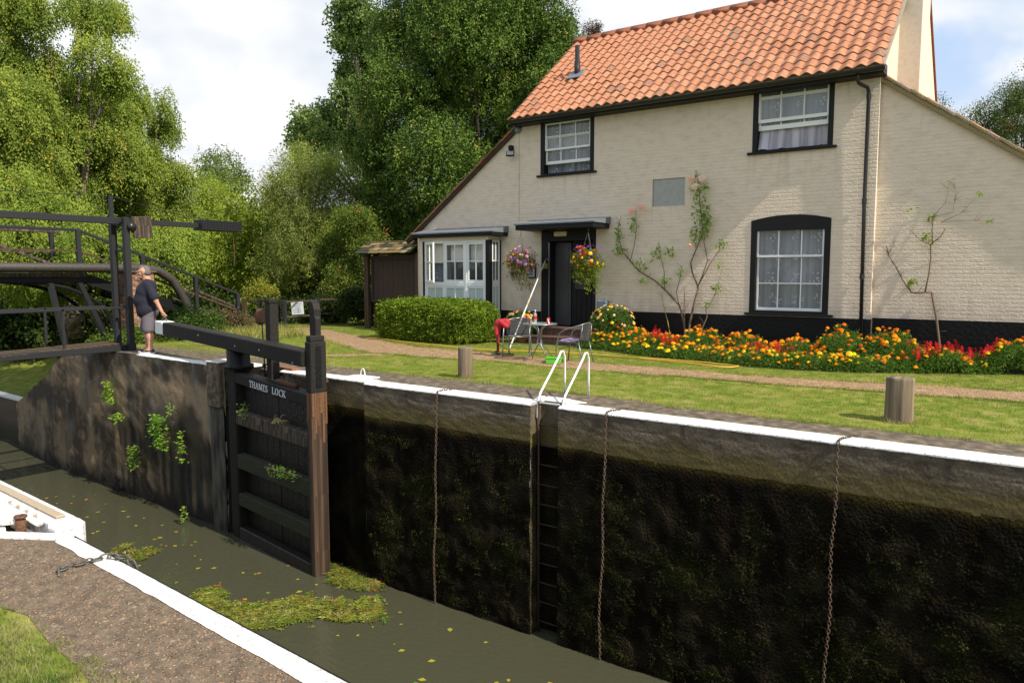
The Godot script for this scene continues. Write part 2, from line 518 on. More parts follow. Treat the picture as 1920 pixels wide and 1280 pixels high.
	mat("mortar_dark", lc(0.22, 0.18, 0.14), 0.95)
	mat("terracotta", lc(0.32, 0.13, 0.065), 0.8, {"tex": worn, "size": 0.4})
	mat("curtain", lc(0.47, 0.51, 0.55), 0.9, {"tex": lace(256), "size": 0.9, "back": Color(0.35, 0.35, 0.35)})
	mat("room", lc(0.05, 0.045, 0.04), 0.95)
	mat("blind", lc(0.62, 0.60, 0.55), 0.8)
	mat("door_grey", lc(0.050, 0.051, 0.055), 0.45)
	mat("red_paint", lc(0.50, 0.012, 0.018), 0.4)
	mat("red_cloth", lc(0.36, 0.014, 0.022), 0.75)
	mat("navy", lc(0.0075, 0.0085, 0.020), 0.85, {"bump": mid, "deep": 0.6, "size": 0.35, "world": false})
	mat("shorts", lc(0.12, 0.105, 0.125), 0.9, {"bump": mid, "deep": 0.6, "size": 0.3, "world": false})
	mat("skin", lc(0.50, 0.255, 0.17), 0.55)
	mat("hair", lc(0.12, 0.11, 0.105), 0.8)
	mat("shoe", lc(0.013, 0.013, 0.014), 0.6)
	mat("sole", lc(0.65, 0.65, 0.62), 0.7)
	mat("brass", lc(0.42, 0.28, 0.09), 0.4, {"metal": 0.7})
	mat("paper", lc(0.52, 0.56, 0.58), 0.7)
	mat("ink", lc(0.03, 0.03, 0.03), 0.7)
	mat("steel_white", lc(0.70, 0.70, 0.70), 0.35)
	mat("yellow_hose", lc(0.62, 0.36, 0.035), 0.5)
	mat("green_plastic", lc(0.11, 0.50, 0.03), 0.35)
	mat("lilac", lc(0.22, 0.18, 0.30), 0.9)
	mat("blue_grey", lc(0.14, 0.19, 0.25), 0.5)
	mat("plaque", lc(0.34, 0.35, 0.35), 0.75, {"tex": dirt, "size": 1.7})
	mat("lamp_glass", lc(0.30, 0.30, 0.28), 0.2)
	mat("cream_lamp", lc(0.62, 0.53, 0.33), 0.5)
	mat("rope", lc(0.52, 0.42, 0.30), 0.9, {"bump": fine, "deep": 0.5, "size": 0.06})
	mat("sill_stone", lc(0.5, 0.42, 0.32), 0.85, {"tex": worn, "size": 0.5})
	var g := mat("glass", Color(0.9, 0.95, 0.95, 0.06), 0.02)
	g.transparency = BaseMaterial3D.TRANSPARENCY_ALPHA
	var g2 := mat("table_glass", Color(0.75, 0.85, 0.82, 0.25), 0.04)
	g2.transparency = BaseMaterial3D.TRANSPARENCY_ALPHA
	var g3 := mat("clear_plastic", Color(0.85, 0.88, 0.9, 0.3), 0.08)
	g3.transparency = BaseMaterial3D.TRANSPARENCY_ALPHA
	var fr := mat("frosted", lc(0.42, 0.50, 0.48), 0.3)
	fr.metallic_specular = 0.6
	# murky lock water: small wind ripples only
	var wn := FastNoiseLite.new()
	wn.seed = 71; wn.frequency = 0.02; wn.fractal_octaves = 3
	var wt := NoiseTexture2D.new()
	wt.width = 512; wt.height = 512; wt.seamless = true; wt.noise = wn
	mat("water", lc(0.056, 0.057, 0.035), 0.035, {"bump": wt, "deep": 0.4, "size": Vector3(2.2, 2.2, 1.1), "spec": 0.5})

# ---------- sky ----------
func make_sky() -> ImageTexture:
	var W := 1536
	var H := 768
	var im := Image.create(W, H, false, Image.FORMAT_RGBF)
	var f := FastNoiseLite.new()
	f.seed = 12; f.frequency = 0.9; f.fractal_octaves = 6; f.fractal_gain = 0.52
	f.domain_warp_enabled = true; f.domain_warp_amplitude = 0.35; f.domain_warp_frequency = 1.2
	var g := FastNoiseLite.new()
	g.seed = 31; g.frequency = 2.2; g.fractal_octaves = 5
	for y in H:
		var el := PI / 2 - PI * (y + 0.5) / H
		if el < -0.05:
			im.fill_rect(Rect2i(0, y, W, H - y), Color(0.55, 0.56, 0.5))
			break
		var up := maxf(sin(el), 0.0)
		var base := Vector3(0.66, 0.77, 0.89).lerp(Vector3(0.28, 0.46, 0.80), pow(up, 0.55))
		for x in W:
			var az := TAU * ((x + 0.5) / W - 0.5)
			var d := Vector3(sin(az) * cos(el), sin(el), -cos(az) * cos(el))
			var k := 1.0 / (d.y + 0.30)
			var q := Vector3(d.x * k, d.z * k, 0.0) * 1.1
			var n := f.get_noise_2d(q.x, q.y) * 0.5 + 0.5
			var cov := smoothstep(0.34, 0.60, n + 0.03)
			var lit := g.get_noise_2d(q.x * 1.0 + 0.12, q.y) * 0.5 + 0.5
			var cl := Vector3(0.65, 0.70, 0.77).lerp(Vector3(0.95, 0.945, 0.94), smoothstep(0.25, 0.7, lit * 0.6 + n * 0.4))
			var c := base.lerp(cl, cov * 0.94)
			im.set_pixel(x, y, Color(c.x, c.y, c.z))
	return ImageTexture.create_from_image(im)

func camera_and_light() -> void:
	var cam := Camera3D.new()
	cam.name = "camera"
	cam.position = Vector3(0, 1.67, 0)
	cam.rotation = Vector3(-atan2(128.0, 1390.0), deg_to_rad(35.6), 0)
	cam.fov = rad_to_deg(2.0 * atan(640.0 / 1390.0))
	cam.near = 0.05
	cam.far = 900
	cam.current = true
	add_child(cam)
	var env := Environment.new()
	env.background_mode = Environment.BG_SKY
	var sky := Sky.new()
	var pm := PanoramaSkyMaterial.new()
	pm.panorama = make_sky()
	sky.sky_material = pm
	env.sky = sky
	env.background_energy_multiplier = 0.88
	env.tonemap_mode = Environment.TONE_MAPPER_LINEAR
	env.tonemap_exposure = 1.32
	env.sdfgi_enabled = true
	env.ssao_enabled = true
	env.ssil_enabled = true
	var we := WorldEnvironment.new()
	we.name = "environment"
	we.environment = env
	add_child(we)
	var sun := DirectionalLight3D.new()
	sun.name = "sun"
	sun.light_energy = 1.6
	sun.light_color = Color(1.0, 0.955, 0.88)
	sun.light_angular_distance = 0.53
	sun.shadow_enabled = true
	var el := deg_to_rad(44.0)
	var az := deg_to_rad(5.3)
	var to := Vector3(cos(el) * cos(az), sin(el), cos(el) * sin(az))
	sun.position = to * 40.0
	sun.look_at_from_position(to * 40.0, Vector3.ZERO)
	add_child(sun)

func _ready() -> void:
	rng.seed = 20240611
	noise.seed = 9
	noise.frequency = 1.0
	noise.fractal_octaves = 3
	camera_and_light()
	materials()
	build_ground()
	build_lock()
	build_house()
	build_gate()
	build_bridge()
	build_trees()
	build_yard()
	build_garden()
	build_person()

# ---------- ground ----------
const WATER := -3.1
var PATH := PackedVector2Array([Vector2(-18.6, -14.9), Vector2(-17.2, -14.75), Vector2(-15.9, -14.15), Vector2(-14.4, -13.55), Vector2(-13.2, -13.05), Vector2(-11.7, -12.55), Vector2(-10.3, -12.42), Vector2(-9.2, -12.45), Vector2(-7.9, -12.32), Vector2(-6.7, -12.16), Vector2(-5.3, -12.25), Vector2(-3.9, -12.16), Vector2(-2.3, -12.35), Vector2(-1.2, -12.62), Vector2(0.3, -12.75), Vector2(6, -13.2), Vector2(6, -12.0), Vector2(0.2, -11.72), Vector2(-1.1, -11.58), Vector2(-2.9, -11.45), Vector2(-4.5, -11.36), Vector2(-6.4, -11.2), Vector2(-7.5, -11.15), Vector2(-8.2, -11.25), Vector2(-9.3, -11.16), Vector2(-10.2, -10.98), Vector2(-11.4, -10.9), Vector2(-12.3, -11.2), Vector2(-13.3, -11.75), Vector2(-15.3, -12.75), Vector2(-17.0, -13.3), Vector2(-18.9, -13.6)])
var SIDE_PATH := PackedVector2Array([Vector2(-16.5, -9.85), Vector2(-14.0, -9.95), Vector2(-12.6, -9.75), Vector2(-11.6, -9.95), Vector2(-10.6, -11.05), Vector2(-11.4, -10.95), Vector2(-12.1, -10.2), Vector2(-12.8, -10.05), Vector2(-14.2, -10.4), Vector2(-16.5, -10.35)])

func wall_z(x: float) -> float:
	if x > -8.37: return -7.8
	if x > -10.6: return -7.95
	if x > -11.9: return -8.3
	if x > -16.4: return lerpf(-7.8, -7.9, (-11.9 - x) / 4.5)
	if x > -19.5: return lerpf(-7.9, -8.02, (-16.4 - x) / 3.1)
	if x > -22.6: return lerpf(-8.02, -8.35, (-19.5 - x) / 3.1)
	return -8.6 + (x + 22.6) * 0.03

const TOPS := [[-15.4, 0.0], [-17.5, -0.02], [-18.6, -0.18], [-19.3, -0.46], [-19.8, -0.78], [-20.4, -1.02], [-21.0, -1.24], [-21.6, -1.50], [-22.6, -1.86], [-90.0, -1.9]]
func bank_top(x: float) -> float:
	if x >= -15.4: return 0.0
	for i in TOPS.size() - 1:
		if x >= TOPS[i + 1][0]:
			return lerpf(TOPS[i][1], TOPS[i + 1][1], (TOPS[i][0] - x) / (TOPS[i][0] - TOPS[i + 1][0]))
	return -1.9

func hgt(x: float, z: float) -> float:
	if z > -6.0: return -0.012
	return bank_top(x) * (1.0 - smoothstep(9.5, 14.5, -z)) - 0.012

func near_edge(x: float) -> float:
	return -2.118 + 0.053 * (x + 5.0)

func on_path(x: float, z: float) -> bool:
	var p := Vector2(x, z)
	return Geometry2D.is_point_in_polygon(p, PATH) or Geometry2D.is_point_in_polygon(p, SIDE_PATH)

func flat_poly(poly: PackedVector2Array, y: float) -> SurfaceTool:
	var s := S()
	var ix := Geometry2D.triangulate_polygon(poly)
	for i in range(0, ix.size(), 3):
		var a := Vector3(poly[ix[i]].x, y, poly[ix[i]].y)
		var b := Vector3(poly[ix[i + 1]].x, y, poly[ix[i + 1]].y)
		var c := Vector3(poly[ix[i + 2]].x, y, poly[ix[i + 2]].y)
		if (b - a).cross(c - a).y < 0: tri(s, a, c, b)
		else: tri(s, a, b, c)
	return s

func rough_poly(poly: PackedVector2Array, amp: float) -> PackedVector2Array:
	var out := PackedVector2Array()
	for i in poly.size():
		var a := poly[i]
		var b := poly[(i + 1) % poly.size()]
		var n := int(ceil(a.distance_to(b) / 0.1))
		for k in n:
			var p := a.lerp(b, float(k) / n)
			out.append(p + Vector2(noise.get_noise_2d(p.x * 1.3, p.y * 1.3), noise.get_noise_2d(p.x * 1.3 + 50, p.y * 1.3)) * amp + Vector2(jit(amp * 0.2), jit(amp * 0.2)))
	return out

func build_ground() -> void:
	# far bank: a sheet from the lock wall out to the horizon
	var xs := []
	var x := -70.0
	while x < 60.0:
		xs.append(x)
		x += 4.0 if x < -34.0 or x > 8.0 else 0.5
	var ts := [0.0, 0.3, 0.8, 1.4, 2.0, 2.6, 3.2, 3.8, 4.4, 5.0, 5.8, 6.6, 8.0, 10.0, 13.0, 18.0, 26.0, 40.0, 70.0, 140.0, 290.0]
	var s := S(true)
	for i in xs.size() - 1:
		for j in ts.size() - 1:
			var P := []
			for c in [[i, j], [i + 1, j], [i + 1, j + 1], [i, j + 1]]:
				var X: float = xs[c[0]]
				var Z: float = wall_z(X) - 0.28 - ts[c[1]]
				P.append(Vector3(X, hgt(X, Z) + 0.004 * noise.get_noise_2d(X * 0.4, Z * 0.4) - 0.004, Z))
			quad(s, P[0], P[1], P[2], P[3])
	structure("lawn_ground", s, M.lawn)
	# near bank
	s = S()
	quad(s, Vector3(-60, -0.004, near_edge(-60) + 0.42), Vector3(-60, -0.004, 60), Vector3(60, -0.004, 60), Vector3(60, -0.004, near_edge(60) + 0.42))
	structure("near_lawn_ground", s, M.lawn)
	var nl := PackedVector2Array([Vector2(-60, -1.9), Vector2(-8.0, -1.62), Vector2(-5.2, -1.42), Vector2(-4.23, -1.44), Vector2(-3.97, -1.49), Vector2(-3.6, -1.43), Vector2(-3.3, -1.41), Vector2(-3.0, -1.38), Vector2(-2.0, -1.3), Vector2(3, -1.0), Vector2(12, -0.6), Vector2(60, 1)])
	var np := PackedVector2Array()
	for X in [-30.0, -8.0, -5.6]: np.append(Vector2(X, near_edge(X) + 0.36))
	for q in [[-5.32, -1.80], [-4.94, -2.06], [-3.0, near_edge(-3.0) + 0.12], [12.0, near_edge(12.0) + 0.12], [12.0, 0.2], [3.0, -0.9]]: np.append(Vector2(q[0], q[1]))
	for q in [[-2.0, -1.26], [-3.0, -1.34], [-3.3, -1.38], [-3.6, -1.40], [-3.97, -1.46], [-4.23, -1.41], [-5.2, -1.38], [-8.0, -1.55], [-30.0, -1.8]]: np.append(Vector2(q[0], q[1]))
	structure("paving_near", flat_poly(np, 0.0), M.paving)
	# paths and the strip of concrete along the lock
	structure("gravel_path", flat_poly(rough_poly(PATH, 0.16), -0.008), M.gravel)
	structure("gravel_path", flat_poly(rough_poly(SIDE_PATH, 0.14), -0.009), M.gravel)
	var strip := PackedVector2Array([Vector2(-16.6, -7.99), Vector2(-11.95, -7.99), Vector2(-11.95, -8.4), Vector2(-10.65, -8.4), Vector2(-10.65, -8.14), Vector2(-8.45, -8.14), Vector2(-8.45, -8.06), Vector2(9, -8.06), Vector2(9, -8.72), Vector2(-0.1, -8.72), Vector2(-1.6, -8.60), Vector2(-2.5, -8.62), Vector2(-3.5, -8.71), Vector2(-5.0, -8.78), Vector2(-7.0, -8.92), Vector2(-9.0, -8.9), Vector2(-10.2, -8.95), Vector2(-11.5, -9.15), Vector2(-13.0, -9.1), Vector2(-15.0, -9.2), Vector2(-16.6, -9.0)])
	structure("pavement_far", flat_poly(rough_poly(strip, 0.07), 0.0), M.slab)
	# water
	s = S()
	quad(s, Vector3(-70, WATER, -1.0), Vector3(12, WATER, -1.0), Vector3(12, WATER, -13), Vector3(-70, WATER, -13))
	structure("water", s, M.water)
	grass()

func tuft(n: int, h0: float, h1: float, spread: float, w: float) -> ArrayMesh:
	var s := S()
	for i in n:
		var p := Vector3(jit(spread), 0, jit(spread))
		var d := Vector3(jit(0.7), 1.0, jit(0.7)).normalized()
		var side := Vector3(jit(1), 0, jit(1)).normalized() * w
		var h := rng.randf_range(h0, h1)
		var t := p + d * h + Vector3(jit(0.4), -0.1, jit(0.4)) * h * 0.5
		tri(s, p - side, p + side, t)
	return fin(s)

func dry(x: float, z: float) -> float:
	return clampf(noise.get_noise_2d(x * 0.55 + 9, z * 0.9) * 0.9 + 0.35 + noise.get_noise_2d(x * 2.1, z * 2.1) * 0.35, 0.0, 1.0)

func grass_color(k: float) -> Color:
	var g := Color(0.12, 0.19, 0.024).lerp(Color(0.22, 0.24, 0.048), minf(k * 2.0, 1.0)).lerp(Color(0.36, 0.31, 0.12), maxf(k * 2.0 - 1.0, 0.0))
	var v := rng.randf_range(0.75, 1.25)
	return Color(g.r * v, g.g * v, g.b * v)

func grass() -> void:
	var m := tuft(9, 0.025, 0.06, 0.035, 0.003)
	var xf := []
	var cs := PackedColorArray()
	for i in 62000:
		var x := rng.randf_range(-23.0, 1.5)
		var z := rng.randf_range(-15.8, -8.5)
		if x > -15.5 and z > -8.72: continue
		if z > wall_z(x) - 0.3: continue
		if on_path(x, z): continue
		if z < -13.0 and x > -14.2 and x < -2.7 and z < -14.5: continue
		var k := dry(x, z)
		if z > -9.1: k = minf(k + 0.3, 1.0)
		if rng.randf() < (0.5 if k > 0.75 else 0.12): continue
		var sc := rng.randf_range(0.6, 1.15)
		xf.append(Transform3D(Basis(Vector3.UP, rng.randf() * TAU).scaled(Vector3.ONE * sc), Vector3(x, hgt(x, z) - 0.015, z)))
		cs.append(grass_color(k))
	# longer fringe along the edges of the paths and the concrete, and round the bollards
	var edge := []
	for poly in [PATH, SIDE_PATH]:
		for i in poly.size():
			var a: Vector2 = poly[i]
			var b: Vector2 = poly[(i + 1) % poly.size()]
			for k in int(a.distance_to(b) * 60.0):
				edge.append(a.lerp(b, rng.randf()) + Vector2(jit(0.07), jit(0.07)))
	for k in 1500:
		var x := rng.randf_range(-15.0, 1.5)
		edge.append(Vector2(x, (-8.84 if x < -4.0 else -8.66) + 0.07 * noise.get_noise_2d(x * 2.0, 3.0) + jit(0.06)))
	for k in 130:
		var an := rng.randf() * TAU
		edge.append(Vector2(-7.54 + 0.15 * cos(an), -9.24 + 0.15 * sin(an)) if k % 2 else Vector2(-1.27 + 0.18 * cos(an), -9.38 + 0.18 * sin(an)))
	for p in edge:
		if p.x < -18.0 or p.x > 2.0: continue
		var k := clampf(dry(p.x, p.y) + 0.15, 0.0, 1.0)
		var sc := rng.randf_range(0.6, 1.7)
		xf.append(Transform3D(Basis(Vector3.UP, rng.randf() * TAU).scaled(Vector3(sc, sc * 0.9, sc)), Vector3(p.x, hgt(p.x, p.y) - 0.012, p.y)))
		cs.append(grass_color(k))
	swarm("lawn_grass", m, M.grass, xf, cs, null)
	# the unmown corner on the near bank
	m = tuft(10, 0.014, 0.046, 0.025, 0.0018)
	xf = []
	cs = PackedColorArray()
	for i in 30000:
		var x := rng.randf_range(-5.6, -1.6)
		var z := rng.randf_range(-1.46, -0.5)
		var e := -1.40 - 0.06 * noise.get_noise_2d(x * 3.0, 4.0) + 0.08 * noise.get_noise_2d(x * 9.0, 1.0)
		if z < e - 0.07 + 0.16 * rng.randf() and rng.randf() < 0.96: continue
		var k := clampf(noise.get_noise_2d(x * 2.4, z * 2.4) * 0.9 + 0.42, 0.0, 1.0)
		if z < e + 0.16:
			k = minf(k + 0.35, 1.0)
			if rng.randf() < 0.35: continue
		if k > 0.62 and rng.randf() < 0.4: continue
		var sc := rng.randf_range(0.5, 1.1)
		xf.append(Transform3D(Basis(Vector3.UP, rng.randf() * TAU).scaled(Vector3.ONE * sc), Vector3(x, -0.008, z)))
		var gc := grass_color(k)
		var dk := rng.randf_range(0.45, 1.15)
		if rng.randf() < 0.12: gc = Color(0.36, 0.30, 0.15)
		cs.append(Color(gc.r * dk * 0.85, gc.g * dk, gc.b * dk))
	swarm("near_grass", m, M.grass, xf, cs, null)

# ---------- the lock ----------
func wall_sheet(x0: float, x1: float, dx: float, y0: Callable, y1: float, dy: float, zf: Callable, cf: Callable) -> SurfaceTool:
	var s := S(true)
	var nx := int(ceil((x1 - x0) / dx))
	var pts := []
	for i in nx + 1:
		var x := lerpf(x0, x1, float(i) / nx)
		var top: float = y0.call(x)
		var ny := 1
		ny = int(ceil(absf(y1 - (-0.0)) / dy))
		var col := []
		for j in ny + 1:
			var y := lerpf(top, y1, float(j) / ny)
			col.append([Vector3(x, y, zf.call(x, y)), cf.call(x, y)])
		pts.append(col)
	for i in nx:
		for j in pts[i].size() - 1:
			var q := [pts[i][j], pts[i][j + 1], pts[i + 1][j + 1], pts[i + 1][j]]
			for t in [0, 2, 1, 0, 3, 2]:
				s.set_color(q[t][1])
				s.add_vertex(q[t][0])
	return s

func band_color(x: float, y: float) -> Color:
	var n := noise.get_noise_2d(x * 1.1, y * 3.0)
	var m := noise.get_noise_2d(x * 5.0, y * 14.0 + 7.0)
	var c := Color(0.085, 0.064, 0.041).lerp(Color(0.18, 0.142, 0.097), clampf(0.5 + n * 1.0 + m * 0.8, 0, 1))
	c = c.lerp(Color(0.26, 0.23, 0.19), clampf(noise.get_noise_2d(x * 2.5 + 90, y * 24.0) * 2.2 - 0.9, 0, 0.8))
	var wave := 0.02 * noise.get_noise_2d(x * 0.8, 44.0)
	for ln in [-0.17, -0.31]:
		var on := smoothstep(-0.05, 0.25, noise.get_noise_2d(x * 0.7, ln * 90.0))
		c = c.lerp(Color(0.045, 0.035, 0.024), 0.75 * on * (1.0 - smoothstep(0.006, 0.02, absf(y - ln - wave))))
		c = c.lerp(Color(0.27, 0.235, 0.18), 0.6 * on * (1.0 - smoothstep(0.006, 0.02, absf(y - ln - wave + 0.024))))
	for jx in [-7.45, -3.2, -0.62, 1.4]:
		c = c.lerp(Color(0.04, 0.032, 0.022), 0.7 * (1.0 - smoothstep(0.015, 0.05, absf(x - jx - 0.05 * noise.get_noise_2d(y * 6.0, jx)))))
	var low := smoothstep(-0.20, -0.42, y + 0.09 * n)
	return c.lerp(Color(0.125, 0.096, 0.026), low * 0.9)

func slime_color(x: float, y: float) -> Color:
	var n := noise.get_noise_2d(x * 0.9 + 3, y * 1.3)
	var m := noise.get_noise_2d(x * 4.0, y * 3.0 + 20.0)
	var c := Color(0.012, 0.0105, 0.0075)
	var below := smoothstep(-0.55, -1.15, y + 0.25 * n)
	c = c.lerp(Color(0.058, 0.045, 0.028), clampf(n * 1.1 + m * 0.7, 0, 1) * (0.25 + 0.75 * below))
	c = c.lerp(Color(0.052, 0.058, 0.016), clampf(noise.get_noise_2d(x * 1.4 + 40, y * 1.1) * 1.2 - 0.1 + m * 0.3, 0, 1) * smoothstep(-0.8, -1.4, y))
	var st := clampf(noise.get_noise_2d(x * 4.5, y * 0.35 + 60.0) * 1.8, 0.0, 1.0)
	c = c.lerp(Color(0.045, 0.038, 0.022), st * 0.5 * below)
	var top := smoothstep(-0.60, -0.47, y + 0.05 * n + 0.03 * m)
	return c.lerp(Color(0.11, 0.084, 0.024), top)

func rough_z(x: float, y: float) -> float:
	return 0.035 * noise.get_noise_2d(x * 2.0, y * 2.4) + 0.016 * noise.get_noise_2d(x * 7.0, y * 7.0)

func chamber_z(x: float, y: float) -> float:
	return -7.8 + 0.006 * noise.get_noise_2d(x * 4, y * 9) if y > -0.5 else -7.8 + rough_z(x, y) * smoothstep(-0.50, -0.80, y)

func coping(s: SurfaceTool, x0: float, x1: float, zf: Callable, width: float, dirn: float) -> void:
	# painted edge: flat top with a worn, rounded nose over the wall face
	var n := int(ceil(absf(x1 - x0) / 0.09))
	var rows := []
	for i in n + 1:
		var x := lerpf(x0, x1, float(i) / n)
		var z: float = zf.call(x)
		var e := 0.012 * noise.get_noise_2d(x * 9.0, 3.0) + jit(0.004)
		var b := 0.014 * noise.get_noise_2d(x * 5.0, 8.0)
		var drop := 0.026 + 0.012 * noise.get_noise_2d(x * 6.0, 30.0) + jit(0.004)
		rows.append([Vector3(x, 0.004, z - dirn * (width + b)), Vector3(x, 0.008, z - dirn * (width + b - 0.012)), Vector3(x, 0.008, z - dirn * (0.045 + e)), Vector3(x, 0.0, z - dirn * (0.016 + e)), Vector3(x, -0.010, z + dirn * 0.003), Vector3(x, -drop, z + dirn * 0.010), Vector3(x, -drop - 0.004, z - dirn * 0.004)])
	for i in n:
		for j in 6:
			if dirn > 0: quad(s, rows[i][j], rows[i][j + 1], rows[i + 1][j + 1], rows[i + 1][j])
			else: quad(s, rows[i][j], rows[i + 1][j], rows[i + 1][j + 1], rows[i][j + 1])

func moss_scatter(parent: Node, called: String, x0: float, x1: float, y0: float, y1: float, zf: Callable, n: int, thr: float) -> void:
	var s := S()
	for i in 9:
		var d := Vector3(jit(0.8), -0.9, rng.randf_range(0.1, 0.6)).normalized()
		leaf(s, Vector3(jit(0.03), jit(0.03), 0), d, Vector3(jit(0.4), 0.3, 1).normalized(), rng.randf_range(0.02, 0.055), rng.randf_range(0.003, 0.007))
	var m := fin(s)
	var xf := []
	var cs := PackedColorArray()
	for i in n:
		var x := rng.randf_range(x0, x1)
		var y := rng.randf_range(y0, y1)
		if noise.get_noise_2d(x * 1.4 + 40, y * 1.1) + noise.get_noise_2d(x * 5, y * 4) * 0.4 < thr: continue
		xf.append(Transform3D(Basis(Vector3(0, 0, 1), jit(2.4)).scaled(Vector3(rng.randf_range(0.3, 1.2), rng.randf_range(0.3, 1.0), 0.8)), Vector3(x, y, zf.call(x, y))))
		var k := rng.randf_range(0.25, 1.3)
		if rng.randf() < 0.006:
			cs.append(Color(0.16, 0.22, 0.03))
			continue
		cs.append(Color(0.045 * k, 0.050 * k, 0.014 * k) if rng.randf() < 0.8 else Color(0.10 * k, 0.09 * k, 0.035 * k))
	swarm(called, m, M.grass, xf, cs, parent)

func chain_links(s: SurfaceTool, pts: Array, len_: float, r: float, w: float, jitter := 0.0) -> void:
	# links along a polyline, every other one turned
	var i := 0
	var acc := 0.0
	for k in pts.size() - 1:
		var a: Vector3 = pts[k]
		var b: Vector3 = pts[k + 1]
		var L := a.distance_to(b)
		while acc < L:
			link(s, a.lerp(b, acc / L) + Vector3(jit(jitter), 0, jit(jitter)), (b - a).normalized(), i % 2 == 1, len_, r, w)
			acc += len_ * 0.74
			i += 1
		acc -= L

func link(s: SurfaceTool, c: Vector3, d: Vector3, turned: bool, l: float, r: float, w: float, n := 5) -> void:
	var u := d.cross(Vector3(0.13, 0.02, 0.99) if absf(d.z) < 0.9 else Vector3(0, 1, 0)).normalized()
	if turned: u = d.cross(u).normalized()
	var p := []
	for k in 10:
		var a := TAU * k / 10
		var e := cos(a)
		p.append(c + d * (e * l * 0.5) + u * (sin(a) * w * 0.5 * (1.0 if absf(e) < 0.6 else 0.92)))
	tube(s, p, r, n, true)

func build_lock() -> void:
	# far chamber wall
	var w := thing("lock_wall", "far lock chamber wall, pale concrete band above black slimy lower face, with ladder recess", "lock wall")
	var band := func(x): return -0.03
	var low := func(x): return -0.5 + 0.02 * noise.get_noise_2d(x * 3, 2)
	for r in [[-8.37, -5.29], [-4.87, 10.0]]:
		part("concrete_band", wall_sheet(r[0], r[1], 0.05, band, -0.53, 0.022, chamber_z, band_color), M.concrete_band, w)
		part("slimy_face", wall_sheet(r[0], r[1], 0.07, low, -3.4, 0.07, func(x, y): return chamber_z(x, y) + 0.002, slime_color), M.slime, w)
		var s := S(true)
		coping(s, r[0], r[1], func(x): return -7.8, 0.28, 1.0)
		part("white_coping", s, M.white_paint, w)
	moss_scatter(w, "hanging_weed", -8.3, -5.3, -3.0, -0.75, chamber_z, 4200, 0.02)
	moss_scatter(w, "hanging_weed", -4.8, 0.6, -3.05, -0.75, chamber_z, 7500, 0.02)
	# the recess for the ladder, its cheeks and back
	for sd in [[-5.29, 1.0], [-4.87, -1.0]]:
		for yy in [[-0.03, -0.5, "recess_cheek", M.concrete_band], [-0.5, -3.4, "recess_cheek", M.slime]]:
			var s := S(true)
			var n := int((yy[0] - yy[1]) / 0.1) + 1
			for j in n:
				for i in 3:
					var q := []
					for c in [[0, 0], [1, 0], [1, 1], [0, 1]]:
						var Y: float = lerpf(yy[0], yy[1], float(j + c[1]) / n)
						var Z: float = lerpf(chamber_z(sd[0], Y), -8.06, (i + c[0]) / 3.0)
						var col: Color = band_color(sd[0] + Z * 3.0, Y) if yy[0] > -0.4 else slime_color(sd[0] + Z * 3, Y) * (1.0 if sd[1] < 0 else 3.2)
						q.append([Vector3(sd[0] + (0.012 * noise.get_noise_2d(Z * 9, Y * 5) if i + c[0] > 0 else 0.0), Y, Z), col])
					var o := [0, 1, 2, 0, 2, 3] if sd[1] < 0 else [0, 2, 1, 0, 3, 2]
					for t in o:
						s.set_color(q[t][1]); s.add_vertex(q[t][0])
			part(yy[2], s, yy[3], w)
	part("recess_back", wall_sheet(-5.30, -4.86, 0.11, func(x): return -0.03, -0.6, 0.1, func(x, y): return -8.05, band_color), M.concrete_band, w)
	part("recess_back", wall_sheet(-5.30, -4.86, 0.11, func(x): return -0.6, -3.4, 0.1, func(x, y): return -8.05, slime_color), M.slime, w)
	# gate recess wall, set back half a metre
	var rz := func(x, y): return (-7.95 if x > -10.6 else -8.3) + (0.004 if y > -0.45 else rough_z(x, y) * 0.6)
	var g := thing("recess_wall", "recessed length of lock wall in shade behind the open gate", "lock wall")
	part("concrete_band", wall_sheet(-11.95, -8.37, 0.09, band, -0.45, 0.07, rz, band_color), M.concrete_band, g)
	part("slimy_face", wall_sheet(-11.95, -8.37, 0.1, func(x): return -0.45, -3.4, 0.1, rz, func(x, y): return slime_color(x, y) * 0.9), M.slime, g)
	var s := S(true)
	coping(s, -10.6, -8.37, func(x): return -7.95, 0.22, 1.0)
	part("white_coping", s, M.white_paint, g)
	s = S()
	quad(s, Vector3(-8.37, -0.02, -8.1), Vector3(-8.37, -3.4, -8.1), Vector3(-8.37, -3.4, -7.8), Vector3(-8.37, -0.02, -7.8))
	part("return_face", s, M.plinth, g)
	s = S()
	bb(s, -9.12, -8.60, -0.04, 0.014, -8.30, -8.1, 0.004)
	part("painted_slab", s, M.white_paint, g)
	wing_wall()
	# near wall with its painted edge
	var nw := thing("near_lock_wall", "white painted edge of the near lock wall running to the bottom of the view", "lock wall")
	s = S()
	for i in 34:
		var a := -4.95 + 0.5 * i
		var b := a + 0.5
		quad(s, Vector3(b, 0.0, near_edge(b)), Vector3(b, -3.4, near_edge(b)), Vector3(a, -3.4, near_edge(a)), Vector3(a, 0.0, near_edge(a)))
	quad(s, Vector3(-4.95, 0, near_edge(-4.95)), Vector3(-4.95, -3.4, near_edge(-4.95)), Vector3(-5.33, -3.4, -1.80), Vector3(-5.33, 0, -1.80))
	quad(s, Vector3(-5.33, 0, -1.80), Vector3(-5.33, -3.4, -1.80), Vector3(-30, -3.4, near_edge(-30) + 0.36), Vector3(-30, 0, near_edge(-30) + 0.36))
	part("wall_face", s, M.plinth, nw)
	s = S(true)
	coping(s, -4.93, 11.0, near_edge, 0.122, -1.0)
	part("white_coping", s, M.white_paint, nw)
	s = S()
